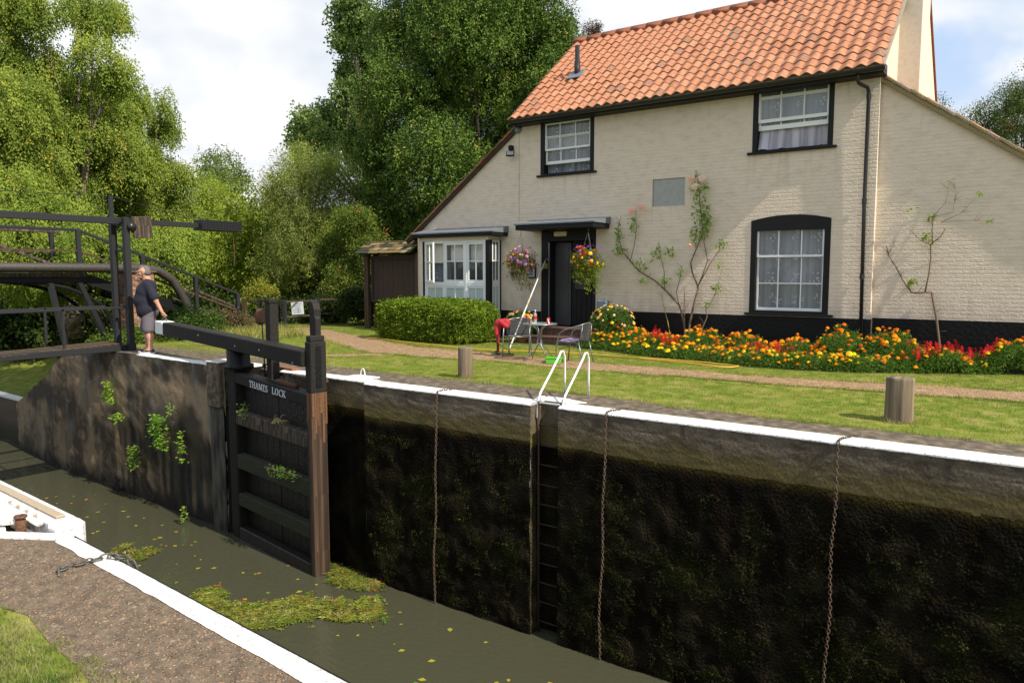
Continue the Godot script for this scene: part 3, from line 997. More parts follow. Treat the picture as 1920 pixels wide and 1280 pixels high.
	var q4 := func(a: Vector2, b: Vector2, c: Vector2, d: Vector2):
		prism(s, PackedVector2Array([a, b, c, d]), Vector3(0, -0.05, 0), Vector3(0, 0, 1), Vector3(1, 0, 0), 0.06)
	q4.call(Vector2(-2.12, -4.96), Vector2(-2.04, -4.90), Vector2(-1.79, -5.33), Vector2(-1.88, -5.37))
	q4.call(Vector2(-1.88, -5.37), Vector2(-1.79, -5.33), Vector2(-1.92, -5.75), Vector2(-2.0, -5.72))
	q4.call(Vector2(-2.0, -5.72), Vector2(-1.92, -5.75), Vector2(-2.1, -9.0), Vector2(-2.2, -9.0))
	part("recess_edging", s, M.white_paint, nw)
	s = S()
	bb(s, -14, -4.97, -0.5, -0.13, -2.11, -1.8)
	part("recess_ledge", s, M.paving, nw)
	near_gate()
	# ladder
	var ld := thing("ladder", "rusty iron ladder with thin rungs going down the lock wall recess", "ladder")
	for xx in [-5.25, -4.91]:
		s = S(true)
		tube(s, [Vector3(xx, 0.02, -7.93), Vector3(xx, -1.6, -7.93), Vector3(xx, -3.3, -7.94)], 0.012, 6)
		part("stile", s, M.dark_rust, ld)
	for i in 12:
		s = S(true)
		tube(s, [Vector3(-5.25, -0.02 - 0.265 * i, -7.93), Vector3(-4.91, -0.02 - 0.265 * i, -7.93)], 0.008, 6)
		part("rung", s, M.dark_rust, ld)
	var rails := [[-5.27, -5.45, "left white tubular grab rail over the lock ladder, leaning to the right"], [-4.89, -5.0, "right white tubular grab rail over the lock ladder"]]
	for i in 2:
		var r = rails[i]
		var h := thing("grab_rail", r[2], "grab rail", Vector3.ZERO, 0.0, "white rails at the ladder head")
		s = S(true)
		var pa := [Vector3(r[0], -0.2, -7.92), Vector3(r[0], 0.0, -7.94)]
		var top := Vector3(r[0] - 0.06, 0.60, -8.62)
		pa.append_array([Vector3(r[0], 0.12, -8.0), Vector3(r[0] - 0.03, 0.35, -8.30), Vector3(r[0] - 0.055, 0.53, -8.53), top + Vector3(0, 0.0, 0.02), top + Vector3(-0.01, 0.0, -0.05), Vector3(r[0] - 0.08, 0.52, -8.73), Vector3(r[0] - 0.10, 0.25, -8.77), Vector3(r[0] - 0.12, -0.02, -8.8)])
		tube(s, pa, 0.0145, 8)
		part("rail", s, M.white_metal, h)
		s = S()
		bb(s, r[0] - 0.045, r[0] + 0.045, 0.0, 0.07, -8.06, -7.97, 0.01)
		part("foot_bracket", s, M.white_metal, h)
	s = S()
	prism(s, PackedVector2Array([Vector2(-8.06, -5.42), Vector2(-8.05, -4.80), Vector2(-8.22, -4.70), Vector2(-8.33, -5.05), Vector2(-8.36, -5.36)]), Vector3(0, 0.006, 0), Vector3(0, 0, 1), Vector3(1, 0, 0), 0.008)
	var pl := put("painted_plate", fin(s), M.white_paint)
	tag(pl, "flat white painted patch on the pavement behind the ladder head", "plate")
	# three chains hanging down the wall
	var cx := [[-6.87, -6.95, "thin rusty chain hanging down the lock wall left of the ladder"], [-4.18, -4.24, "thin rusty chain hanging down the lock wall just right of the ladder"], [-1.58, -1.62, "thin rusty chain hanging at the right end of the lock wall below the near bollard"]]
	for c in cx:
		s = S(true)
		var pts := [Vector3(c[0] + 0.12, 0.012, -8.16), Vector3(c[0] + 0.07, 0.016, -8.06), Vector3(c[0] + 0.01, 0.02, -7.86), Vector3(c[0], 0.0, -7.785), Vector3(c[0], -0.08, -7.772)]
		for j in 12: pts.append(Vector3(lerpf(c[0], c[1], j / 11.0) + 0.012 * sin(j * 1.3), -0.25 - 0.26 * j, -7.765 + 0.01 * sin(j)))
		chain_links(s, pts, 0.055, 0.0052, 0.028, 0.003)
		var o := put("chain", fin(s), M.chain_rust)
		tag(o, c[2], "chain", "chains down the far lock wall")
	# chain on the near bank, its hook driven into the paving
	var nc := thing("mooring_chain", "short grey chain lying over the near white edge, held by a bent iron pin", "chain")
	var pts := [Vector3(-4.41, 0.012, -1.81), Vector3(-4.41, 0.014, -1.88), Vector3(-4.395, 0.014, -1.955), Vector3(-4.365, 0.022, -2.03), Vector3(-4.315, 0.022, -2.075), Vector3(-4.25, 0.016, -2.095), Vector3(-4.21, -0.03, -2.115), Vector3(-4.19, -0.25, -2.12), Vector3(-4.19, -0.6, -2.125)]
	var acc := 0.0
	var n := 0
	for k in pts.size() - 1:
		var a: Vector3 = pts[k]
		var b: Vector3 = pts[k + 1]
		var L := a.distance_to(b)
		while acc < L:
			s = S(true)
			link(s, a.lerp(b, acc / L), (b - a).normalized(), n % 2 == 1, 0.062, 0.0058, 0.038, 6)
			part("link", s, M.iron, nc)
			acc += 0.044
			n += 1
		acc -= L
	s = S(true)
	tube(s, [Vector3(-4.42, -0.03, -1.80), Vector3(-4.42, 0.02, -1.80), Vector3(-4.40, 0.028, -1.785), Vector3(-4.345, 0.012, -1.762), Vector3(-4.335, 0.004, -1.757)], 0.0065, 6)
	part("iron_pin", s, M.iron, nc)
	# white mooring ring and painted slabs by the gate
	var mr := thing("mooring_ring", "small white iron ring standing on the white coping by the lock gate", "ring")
	s = S(true)
	var rp := []
	for k in 9:
		var a := PI * k / 8
		rp.append(Vector3(-8.86 + 0.045 * cos(a), 0.05 + 0.09 * sin(a), -8.24))
	rp.insert(0, Vector3(-8.815, -0.01, -8.24))
	rp.append(Vector3(-8.905, -0.01, -8.24))
	tube(s, rp, 0.009, 6)
	part("ring", s, M.white_metal, mr)
	s = S()
	bb(s, -9.05, -8.55, 0.004, 0.022, -8.32, -8.20, 0.004)
	part("base_plate", s, M.white_metal, mr)

func wing_color(x: float, y: float) -> Color:
	var st := noise.get_noise_2d(x * 3.4, y * 0.55)
	var big := noise.get_noise_2d(x * 0.55 + 11, y * 0.8)
	var c := Color(0.082, 0.062, 0.041).lerp(Color(0.36, 0.265, 0.165), clampf(0.45 + big * 1.9 + st * 0.5 + 0.35 * noise.get_noise_2d(x * 5.0, y * 5.0), 0, 1))
	c = c.lerp(Color(0.17, 0.165, 0.15), clampf(noise.get_noise_2d(x * 2.2 + 70, y * 0.4) * 3.0 - 0.7, 0, 0.8))
	# black wet lower part right of x = -16, mossy in places
	var edge := -1.35 + 0.5 * noise.get_noise_2d(x * 1.2, 5.0)
	if x > -16.6 and x < -12.6:
		var k := smoothstep(edge, edge - 0.35, y) * smoothstep(-16.6, -16.0, x)
		var drip := clampf(0.75 + noise.get_noise_2d(x * 5.0, y * 0.3) * 0.8, 0, 1)
		c = c.lerp(Color(0.010, 0.010, 0.008), k * drip)
		c = c.lerp(Color(0.045, 0.055, 0.012), k * clampf(noise.get_noise_2d(x * 4.0 + 9, y * 0.9) * 1.6 - 0.35, 0, 0.8))
	var foot := smoothstep(-2.75, -3.05, y + 0.25 * noise.get_noise_2d(x * 1.6, 1.0))
	return c.lerp(Color(0.016, 0.014, 0.010), foot)

func wing_wall() -> void:
	var w := thing("wing_wall", "stained grey brown concrete wall below the lock gate with a sloping far end", "wall")
	var zf := func(x, y): return wall_z(x) + 0.02 * noise.get_noise_2d(x * 1.5, y * 1.8) + 0.008 * noise.get_noise_2d(x * 6, y * 6) - (0.05 * smoothstep(-1.3, -1.8, y) if x > -16.2 and x < -12.5 else 0.0)
	var tp := func(x): return bank_top(x) - 0.01
	part("stained_face", wall_sheet(-22.7, -12.0, 0.07, tp, -3.4, 0.06, zf, wing_color), M.concrete_band, w)
	var s := S(true)
	for i in 52:
		var xa := -22.7 + i * (7.6 / 52)
		var xb := xa + 7.6 / 52
		var q := [Vector3(xa, bank_top(xa), wall_z(xa) - 0.45), Vector3(xa, bank_top(xa), wall_z(xa)), Vector3(xb, bank_top(xb), wall_z(xb)), Vector3(xb, bank_top(xb), wall_z(xb) - 0.45)]
		for t in [0, 2, 1, 0, 3, 2]:
			s.set_color(Color(0.15, 0.14, 0.12)); s.add_vertex(q[t])
	part("wall_top", s, M.concrete_band, w)
	s = S()
	quad(s, Vector3(-22.7, -1.86, -9.4), Vector3(-22.7, -3.4, -9.4), Vector3(-22.7, -3.4, -8.51), Vector3(-22.7, -1.86, -8.51))
	part("wall_end", s, M.slab, w)
	s = S(true)
	coping(s, -15.2, -12.42, wall_z, 0.2, 1.0)
	part("white_coping", s, M.white_paint, w)
	var lw := thing("river_wall", "low far river wall with white top edge at the left of the view", "wall")
	part("wall_face", wall_sheet(-60.0, -22.7, 0.4, func(x): return -1.88, -3.4, 0.2, func(x, y): return wall_z(x) + 0.03 * noise.get_noise_2d(x, y * 3), func(x, y): return Color(0.13, 0.10, 0.07).lerp(Color(0.05, 0.045, 0.02), smoothstep(-2.4, -2.9, y))), M.concrete_band, lw)
	s = S()
	bar(s, Vector3(-60, -1.87, wall_z(-60) - 0.12), Vector3(-22.9, -1.87, wall_z(-22.9) - 0.12), 0.05, 0.26)
	part("white_coping", s, M.white_paint, lw)
	# hollow quoin block that the gate turns in
	var qb := thing("quoin_block", "pale concrete block with white top corner that the lock gate hinges on", "block")
	s = S()
	bb(s, -12.44, -12.04, -0.78, 0.05, -8.1, -7.70, 0.025)
	part("upper_block", s, M.slab, qb)
	s = S()
	bb(s, -12.44, -11.9, -3.4, -0.79, -8.25, -7.80)
	part("block_core", s, M.plinth, qb)
	s = S()
	bb(s, -12.44, -12.03, 0.05, 0.075, -8.1, -7.70, 0.008)
	part("white_top", s, M.white_paint, qb)
	part("lower_block", wall_sheet(-12.46, -12.02, 0.06, func(x): return -0.78, -3.4, 0.1, func(x, y): return -7.72 - 0.05 + 0.01 * noise.get_noise_2d(x * 5, y * 4), func(x, y): return Color(0.12, 0.11, 0.09).lerp(Color(0.02, 0.018, 0.014), clampf(noise.get_noise_2d(x * 6, y * 0.9) * 1.4 + 0.45, 0, 1))), M.concrete_band, qb)
	s = S()
	bb(s, -11.98, -11.5, -0.02, 0.03, -8.25, -8.02, 0.005)
	part("white_slab", s, M.white_paint, qb)

func near_gate() -> void:
	var g := thing("folded_gate", "white painted top of the near lock gate folded back into its recess", "lock gate")
	var s := S()
	bar(s, Vector3(-9.5, -0.02, -2.36), Vector3(-5.20, -0.02, -2.155), 0.14, 0.17, 0.015)
	part("top_beam", s, M.white_paint, g)
	s = S()
	box(s, Vector3(-5.13, -0.045, -2.15), Vector3(0.13, 0.20, 0.19), Basis(Vector3.UP, 0.05), 0.03)
	part("end_block", s, M.white_paint, g)
	s = S()
	bar(s, Vector3(-9.5, 0.062, -2.345), Vector3(-5.22, 0.062, -2.15), 0.02, 0.06, 0.005)
	part("grip_strip", s, M.rope, g)
	s = S(true)
	tube(s, [Vector3(-9.5, 0.03, -2.24), Vector3(-7.0, 0.035, -2.13), Vector3(-5.7, 0.03, -2.06), Vector3(-5.28, 0.03, -2.045)], 0.022, 8)
	part("tie_rod", s, M.white_paint, g)
	for i in 4:
		s = S(true)
		ball(s, Vector3(-5.42 - 0.16 * i, 0.055, -2.075 - 0.009 * i), Vector3(0.014, 0.010, 0.014), 6)
		part("bolt", s, M.rope, g)
	s = S(true)
	tube(s, [Vector3(-5.40, -0.14, -1.97), Vector3(-5.40, 0.055, -1.98)], 0.032, 10)
	part("rusty_post", s, M.rust, g)
	s = S(true)
	var rp := []
	for k in 12:
		var a := TAU * k / 12
		rp.append(Vector3(-5.40 + 0.032 * cos(a), 0.075, -1.98 + 0.032 * sin(a)))
	tube(s, rp, 0.010, 6, true)
	part("ring", s, M.rust, g)
	s = S()
	var pp := PackedVector2Array()
	for k in 7:
		var a := -PI / 2 + PI * k / 6
		pp.append(Vector2(-1.955 + 0.085 * sin(a), -5.52 + 0.10 * cos(a)))
	pp.append(Vector2(-1.95, -7.0)); pp.append(Vector2(-2.12, -7.0))
	prism(s, pp, Vector3(0, 0.03, 0), Vector3(0, 0, 1), Vector3(1, 0, 0), 0.025)
	part("anchor_strap", s, M.white_paint, g)

# ---------- the cottage ----------
const FZ := -15.8

func clipped(s: SurfaceTool, poly: PackedVector2Array, holes: Array, z: float) -> void:
	# front face at z, cut into cells round its openings
	var xs := []
	var ys := []
	for p in poly:
		xs.append(p.x); ys.append(p.y)
	for h in holes:
		xs.append_array([h[0], h[1]]); ys.append_array([h[2], h[3]])
	xs.sort(); ys.sort()
	for i in xs.size() - 1:
		for j in ys.size() - 1:
			var x0: float = xs[i]
			var x1: float = xs[i + 1]
			var y0: float = ys[j]
			var y1: float = ys[j + 1]
			if x1 - x0 < 1e-4 or y1 - y0 < 1e-4: continue
			var c := Vector2((x0 + x1) / 2, (y0 + y1) / 2)
			var skip := false
			for h in holes:
				if c.x > h[0] and c.x < h[1] and c.y > h[2] and c.y < h[3]: skip = true
			if skip: continue
			for q in Geometry2D.intersect_polygons(PackedVector2Array([Vector2(x0, y0), Vector2(x1, y0), Vector2(x1, y1), Vector2(x0, y1)]), poly):
				prism(s, q, Vector3(0, 0, z), Vector3(1, 0, 0), Vector3(0, 1, 0), 0.0)

func reveal(s: SurfaceTool, x0: float, x1: float, y0: float, y1: float, z: float, d: float) -> void:
	quad(s, Vector3(x0, y0, z), Vector3(x0, y0, z - d), Vector3(x0, y1, z - d), Vector3(x0, y1, z))
	quad(s, Vector3(x1, y0, z - d), Vector3(x1, y0, z), Vector3(x1, y1, z), Vector3(x1, y1, z - d))
	quad(s, Vector3(x0, y1, z), Vector3(x0, y1, z - d), Vector3(x1, y1, z - d), Vector3(x1, y1, z))
	quad(s, Vector3(x0, y0, z - d), Vector3(x0, y0, z), Vector3(x1, y0, z), Vector3(x1, y0, z - d))

func curtain_sheet(x0: float, x1: float, y0: float, y1: float, z: float, folds: float, amp: float, blow := 0.0) -> SurfaceTool:
	var s := S(true)
	var nx := 72
	var ny := 8
	var P := func(i: int, j: int) -> Vector3:
		var u := float(i) / nx
		var v := float(j) / ny
		var a := amp * (0.7 + 0.5 * noise.get_noise_2d(u * 3.0, x0))
		var off := sin(u * TAU * folds + 2.0 * noise.get_noise_2d(u * 4.0, x0 + 5.0)) * a + 0.3 * a * sin(u * TAU * folds * 2.7)
		var out := blow * pow(1.0 - v, 1.5) * smoothstep(0.5, 0.1, u)
		return Vector3(lerpf(x0, x1, u), lerpf(y0, y1, v) + 0.02 * sin(u * 23.0) * (1.0 - v) * (1.0 if blow > 0.0 else 0.2), z + off + out)
	for i in nx:
		for j in ny:
			quad(s, P.call(i, j), P.call(i + 1, j), P.call(i + 1, j + 1), P.call(i, j + 1))
	return s

# white glazed sash: its frame and bars as one part each, the panes as parts
func glazed(parent: Node, x0: float, x1: float, y0: float, y1: float, z: float, xs: Array, ys: Array, fr := [0.045, 0.045, 0.05, 0.05], bw := 0.022, thick := 0.04, glass: Material = null) -> void:
	var s := S()
	bb(s, x0, x0 + fr[0], y0, y1, z - thick, z, 0.004)
	bb(s, x1 - fr[1], x1, y0, y1, z - thick, z, 0.004)
	bb(s, x0 + fr[0], x1 - fr[1], y0, y0 + fr[2], z - thick, z - 0.002, 0.004)
	bb(s, x0 + fr[0], x1 - fr[1], y1 - fr[3], y1, z - thick, z - 0.002, 0.004)
	part("sash", s, M.white_wood, parent)
	for x in xs:
		s = S()
		bb(s, x - bw / 2, x + bw / 2, y0 + fr[2], y1 - fr[3], z - thick + 0.008, z - 0.005)
		part("glazing_bar", s, M.white_wood, parent)
	for y in ys:
		s = S()
		bb(s, x0 + fr[0], x1 - fr[1], y - bw / 2, y + bw / 2, z - thick + 0.010, z - 0.007)
		part("glazing_bar", s, M.white_wood, parent)
	var gx := [x0 + fr[0]]
	gx.append_array(xs); gx.append(x1 - fr[1])
	var gy := [y0 + fr[2]]
	gy.append_array(ys); gy.append(y1 - fr[3])
	for i in gx.size() - 1:
		for j in gy.size() - 1:
			s = S()
			var zz := z - thick * 0.5
			quad(s, Vector3(gx[i], gy[j], zz + jit(0.002)), Vector3(gx[i + 1], gy[j], zz + jit(0.002)), Vector3(gx[i + 1], gy[j + 1], zz + jit(0.002)), Vector3(gx[i], gy[j + 1], zz + jit(0.002)))
			part("pane", s, glass if glass else M.glass, parent)

func black_frame(parent: Node, x0: float, x1: float, y0: float, y1: float, t: float, b := 0.03) -> MeshInstance3D:
	var s := S()
	bb(s, x0, x0 + t, y0, y1, FZ - 0.12, FZ + 0.012, 0.006)
	bb(s, x1 - t, x1, y0, y1, FZ - 0.12, FZ + 0.012, 0.006)
	bb(s, x0 + t, x1 - t, y1 - t, y1, FZ - 0.12, FZ + 0.010, 0.006)
	bb(s, x0 + t, x1 - t, y0, y0 + b, FZ - 0.12, FZ + 0.010, 0.006)
	return part("window", s, M.black, parent)

func sill(parent: Node, x0: float, x1: float, y: float) -> void:
	var s := S()
	bb(s, x0, x1, y - 0.05, y, FZ - 0.1, FZ + 0.07, 0.008)
	part("sill", s, M.black, parent)

func pantile(k: int) -> ArrayMesh:
	# one clay pantile: x across, y along the slope upwards, z out of the roof
	var s := S(true)
	var W := 0.292
	var L := 0.37
	var n := 9
	var r := RandomNumberGenerator.new()
	r.seed = 100 + k
	var tw := r.randf_range(-0.006, 0.006)
	var P := func(i: int, v: float, down: float) -> Vector3:
		var t := float(i) / n
		var h := 0.030 * sin(TAU * t * 1.12 - 1.9) + 0.004 * sin(TAU * 2.0 * t)
		return Vector3((t - 0.5) * W + tw * v, v * L, h - down + 0.024 * (1.0 - v) + 0.012)
	for i in n:
		quad(s, P.call(i, 0.0, 0.0), P.call(i + 1, 0.0, 0.0), P.call(i + 1, 1.0, 0.0), P.call(i, 1.0, 0.0))
	s.set_smooth_group(-1)
	for i in n:
		quad(s, P.call(i, 0.0, 0.016), P.call(i + 1, 0.0, 0.016), P.call(i + 1, 0.0, 0.0), P.call(i, 0.0, 0.0))
	quad(s, P.call(n, 0.0, 0.016), P.call(n, 1.0, 0.016), P.call(n, 1.0, 0.0), P.call(n, 0.0, 0.0))
	quad(s, P.call(0, 1.0, 0.016), P.call(0, 0.0, 0.016), P.call(0, 0.0, 0.0), P.call(0, 1.0, 0.0))
	return fin(s)

func build_house() -> void:
	var h := thing("cottage", "cream painted brick lock cottage with orange pantile roof and black window frames", "cottage")
	var holes := [[-10.43, -8.90, 4.11, 5.47], [-5.12, -3.53, 4.18, 5.56], [-5.09, -3.50, 0.84, 2.72], [-10.40, -8.82, 0.0, 2.72], [-13.9, -11.75, 0.5, 2.6], [-7.37, -6.59, 3.18, 3.79]]
	var s := S()
	clipped(s, PackedVector2Array([Vector2(-14.63, 0), Vector2(-2.72, 0), Vector2(-2.72, 5.60), Vector2(-11.08, 5.60), Vector2(-11.08, 5.36), Vector2(-14.63, 2.80)]), holes, FZ)
	for q in holes:
		reveal(s, q[0], q[1], q[2], q[3], FZ, 0.035 if q[1] < -6.0 and q[0] > -7.5 else 0.2)
	part("front_wall", s, M.cream, h)
	# remaining walls of the main block
	s = S()
	prism(s, PackedVector2Array([Vector2(15.8, 0), Vector2(21.8, 0), Vector2(21.8, 5.45), Vector2(18.6, 7.98), Vector2(15.8, 5.6)]), Vector3(-2.72, 0, 0), Vector3(0, 0, -1), Vector3(0, 1, 0), 0.0)
	part("gable_wall", s, M.cream, h)
	s = S()
	prism(s, PackedVector2Array([Vector2(-14.63, 0), Vector2(-2.74, 0), Vector2(-2.74, 5.4), Vector2(-11.1, 5.4), Vector2(-14.63, 2.78)]), Vector3(0, 0, -21.8), Vector3(1, 0, 0), Vector3(0, 1, 0), 0.01)
	quad(s, Vector3(-14.63, 0, -21.8), Vector3(-14.63, 0, -15.8), Vector3(-14.63, 2.8, -15.8), Vector3(-14.63, 2.8, -21.8))
	prism(s, PackedVector2Array([Vector2(-21.8, 2.8), Vector2(-15.8, 2.8), Vector2(-15.8, 5.6), Vector2(-18.6, 7.98), Vector2(-21.8, 5.45)]), Vector3(-11.08, 0, 0), Vector3(0, 0, 1), Vector3(0, 1, 0), 0.01)
	part("rear_walls", s, M.cream_smooth, h)
	# a dark room behind the windows
	s = S()
	quad(s, Vector3(-14.5, 0.3, -17.6), Vector3(-2.8, 0.3, -17.6), Vector3(-2.8, 2.7, -17.6), Vector3(-14.5, 2.7, -17.6))
	quad(s, Vector3(-11.0, 2.7, -17.6), Vector3(-2.8, 2.7, -17.6), Vector3(-2.8, 5.4, -17.6), Vector3(-11.0, 5.4, -17.6))
	quad(s, Vector3(-11.0, 2.95, -15.9), Vector3(-2.8, 2.95, -15.9), Vector3(-2.8, 2.95, -17.6), Vector3(-11.0, 2.95, -17.6))
	part("inner_walls", s, M.room, h)
	s = S()
	bb(s, -7.36, -6.60, 3.185, 3.785, -15.86, -15.826)
	part("blank_plaque", s, M.plaque, h)
	s = S()
	bb(s, -8.82, -2.705, -0.05, 0.775, FZ - 0.05, FZ + 0.016, 0.006)
	part("black_plinth", s, M.plinth, h)
	s = S()
	bb(s, -11.7, -10.40, -0.05, 0.70, FZ - 0.05, FZ + 0.016, 0.006)
	part("black_plinth", s, M.plinth, h)
	# upper left window, lower sash pushed up
	var w := black_frame(h, -10.43, -8.90, 4.11, 5.47, 0.11)
	sill(w, -10.52, -8.82, 4.11)
	glazed(w, -10.32, -9.01, 4.70, 5.38, FZ - 0.03, [-9.885, -9.445], [5.04])
	glazed(w, -10.32, -9.01, 4.37, 5.05, FZ - 0.075, [-9.885, -9.445], [], [0.045, 0.045, 0.075, 0.04])
	part("curtain", curtain_sheet(-10.33, -9.0, 4.15, 5.4, FZ - 0.2, 9.0, 0.018), M.curtain, w)
	# upper right window
	w = black_frame(h, -5.12, -3.53, 4.18, 5.56, 0.10)
	sill(w, -5.21, -3.45, 4.18)
	glazed(w, -5.02, -3.63, 4.77, 5.47, FZ - 0.03, [-4.57, -4.11], [5.29], [0.04, 0.04, 0.07, 0.035])
	glazed(w, -5.02, -3.63, 4.62, 5.31, FZ - 0.075, [-4.57, -4.11], [], [0.045, 0.045, 0.095, 0.06])
	part("curtain", curtain_sheet(-5.02, -3.63, 4.66, 5.45, FZ - 0.19, 8.0, 0.025), M.curtain, w)
	part("curtain", curtain_sheet(-5.01, -3.63, 4.22, 4.72, FZ - 0.15, 7.0, 0.025, 0.12), M.net, w)
	# lower right window under its segmental arch
	var arch := PackedVector2Array([Vector2(-5.09, 2.55), Vector2(-3.50, 2.55), Vector2(-3.50, 2.765)])
	for k in range(1, 12):
		var u := float(k) / 12
		arch.append(Vector2(lerpf(-3.50, -5.09, u), 2.765 + 0.10 * (1.0 - pow(2.0 * u - 1.0, 2.0))))
	arch.append(Vector2(-5.09, 2.765))
	w = black_frame(h, -5.09, -3.50, 0.84, 2.72, 0.12, 0.05)
	s = S()
	prism(s, arch, Vector3(0, 0, FZ - 0.05), Vector3(1, 0, 0), Vector3(0, 1, 0), 0.064)
	part("arched_head", s, M.black, w)
	sill(w, -5.17, -3.40, 0.84)
	glazed(w, -4.97, -3.62, 2.00, 2.66, FZ - 0.03, [-4.525, -4.065], [], [0.04, 0.04, 0.045, 0.04])
	glazed(w, -4.97, -3.62, 0.89, 2.04, FZ - 0.07, [-4.525, -4.065], [1.46], [0.04, 0.04, 0.06, 0.04])
	part("curtain", curtain_sheet(-4.98, -3.61, 0.86, 2.66, FZ - 0.2, 9.0, 0.022), M.curtain, w)
	bay(h)
	doorway(h)
	roof(h)
	# the lower wing to the right, set back a hand's breadth
	var ez := -15.93
	s = S()
	prism(s, PackedVector2Array([Vector2(-2.72, 0), Vector2(3.0, 0), Vector2(3.0, 1.25), Vector2(-2.72, 5.34)]), Vector3(0, 0, ez), Vector3(1, 0, 0), Vector3(0, 1, 0), 0.0)
	quad(s, Vector3(3.0, 0, ez), Vector3(3.0, 0, -21), Vector3(3.0, 1.25, -21), Vector3(3.0, 1.25, ez))
	part("wing_wall", s, M.cream, h)
	s = S()
	bb(s, -2.70, 3.0, -0.05, 0.80, ez - 0.05, ez + 0.016, 0.006)
	part("black_plinth", s, M.plinth, h)
	s = S()
	quad(s, Vector3(-2.72, 5.36, ez + 0.05), Vector3(3.1, 1.21, ez + 0.05), Vector3(3.1, 1.21, -21), Vector3(-2.72, 5.36, -21))
	var wr := part("wing_roof", s, M.tile_c, h)
	for k in 24:
		var a := Vector3(-2.70, 5.40, ez + 0.03).lerp(Vector3(3.1, 1.26, ez + 0.03), k / 24.0)
		var b := Vector3(-2.70, 5.40, ez + 0.03).lerp(Vector3(3.1, 1.26, ez + 0.03), (k + 1.12) / 24.0)
		s = S()
		bar(s, a + Vector3(0, 0.012 + jit(0.006), 0), b + Vector3(0, -0.006 + jit(0.006), 0), 0.05, 0.17 + jit(0.02), 0.006)
		part("verge_tile", s, [M.lichen, M.mortar, M.lichen][k % 3], wr)
		s = S(true)
		var q := []
		for m in 5:
			var an := PI * m / 4
			q.append(Vector3(0, sin(an) * 0.05, cos(an) * 0.09 - 0.14))
		var ps := []
		tube(s, [a + Vector3(0, 0.02, -0.14), b + Vector3(0, 0.01, -0.14)], [0.05 + jit(0.006), 0.042], 8)
		part("roll_tile", s, [M.tile_a, M.tile_c, M.old_tile][(k * 7) % 3], wr)
	s = S()
	bar(s, Vector3(-2.72, 5.335, ez + 0.03), Vector3(3.1, 1.19, ez + 0.03), 0.075, 0.13)
	part("verge_mortar", s, M.lichen, h)
	# chimney breast and the rear gable behind it
	s = S()
	bb(s, -2.74, -2.30, 2.0, 8.3, -18.7, -17.62, 0.01)
	part("chimney_breast", s, M.cream_smooth, h)
	s = S()
	prism(s, PackedVector2Array([Vector2(18.6, 1.0), Vector2(23.4, 1.0), Vector2(23.4, 3.0), Vector2(18.6, 7.52)]), Vector3(-2.60, 0, 0), Vector3(0, 0, -1), Vector3(0, 1, 0), 0.27)
	part("rear_gable", s, M.cream, h)
	s = S()
	bar(s, Vector3(-2.33, 7.62, -18.6), Vector3(-2.33, 3.05, -23.45), 0.05, 0.08)
	part("rear_verge", s, M.tile_ridge, h)
	# downpipe with its swan neck
	s = S(true)
	tube(s, [Vector3(-3.05, 5.40, -15.42), Vector3(-3.05, 5.30, -15.44), Vector3(-3.04, 5.24, -15.48), Vector3(-2.99, 5.21, -15.58), Vector3(-2.92, 5.18, -15.68), Vector3(-2.90, 5.10, -15.72), Vector3(-2.90, 3.0, -15.73), Vector3(-2.86, 0.15, -15.73)], 0.036, 10)
	var dp := part("downpipe", s, M.gutter, h)
	for y in [5.02, 3.05, 1.6]:
		s = S()
		lathe(s, [Vector2(0, -0.05), Vector2(0.045, -0.05), Vector2(0.045, 0.05), Vector2(0, 0.05)], 10, Transform3D(Basis.IDENTITY, Vector3(-2.90 + 0.012 * (3.0 - minf(y, 3.0)), y, -15.73)))
		part("pipe_collar", s, M.gutter, dp)
	# fittings on the wall
	s = S()
	box(s, Vector3(-11.24, 4.70, -15.62), Vector3(0.21, 0.15, 0.05), Basis.from_euler(Vector3(-0.5, 0.5, 0)), 0.01)
	bb(s, -11.36, -11.24, 4.80, 4.93, -15.8, -15.68, 0.02)
	var fl := part("flood_light", s, M.black, h)
	s = S()
	box(s, Vector3(-11.24, 4.70, -15.62) + Basis.from_euler(Vector3(-0.5, 0.5, 0)) * Vector3(0, 0, 0.027), Vector3(0.17, 0.11, 0.004), Basis.from_euler(Vector3(-0.5, 0.5, 0)))
	part("lens", s, M.lamp_glass, fl)
	s = S(true)
	lathe(s, [Vector2(0, 0), Vector2(0.08, 0), Vector2(0.085, 0.06), Vector2(0.06, 0.10), Vector2(0, 0.11)], 14, Transform3D(Basis(Vector3(1, 0, 0), PI / 2), Vector3(-11.10, 5.30, -15.79)))
	part("siren", s, M.blue_grey, h)
	s = S()
	bb(s, -8.70, -8.44, 0.80, 1.02, -15.79, -15.64, 0.02)
	part("meter_box", s, M.blue_grey, h)
	s = S()
	bb(s, -10.82, -10.55, 1.54, 1.88, -15.80, -15.77, 0.006)
	var nf := part("notice_frame", s, M.black, h)
	s = S()
	bb(s, -10.79, -10.58, 1.575, 1.845, -15.769, -15.766)
	part("notice", s, M.paper, nf)
	for k in 5:
		s = S()
		bb(s, -10.765, -10.62 - 0.03 * (k % 2), 1.62 + 0.04 * k, 1.63 + 0.04 * k, -15.766, -15.7645)
		part("print_line", s, M.plaque, nf)

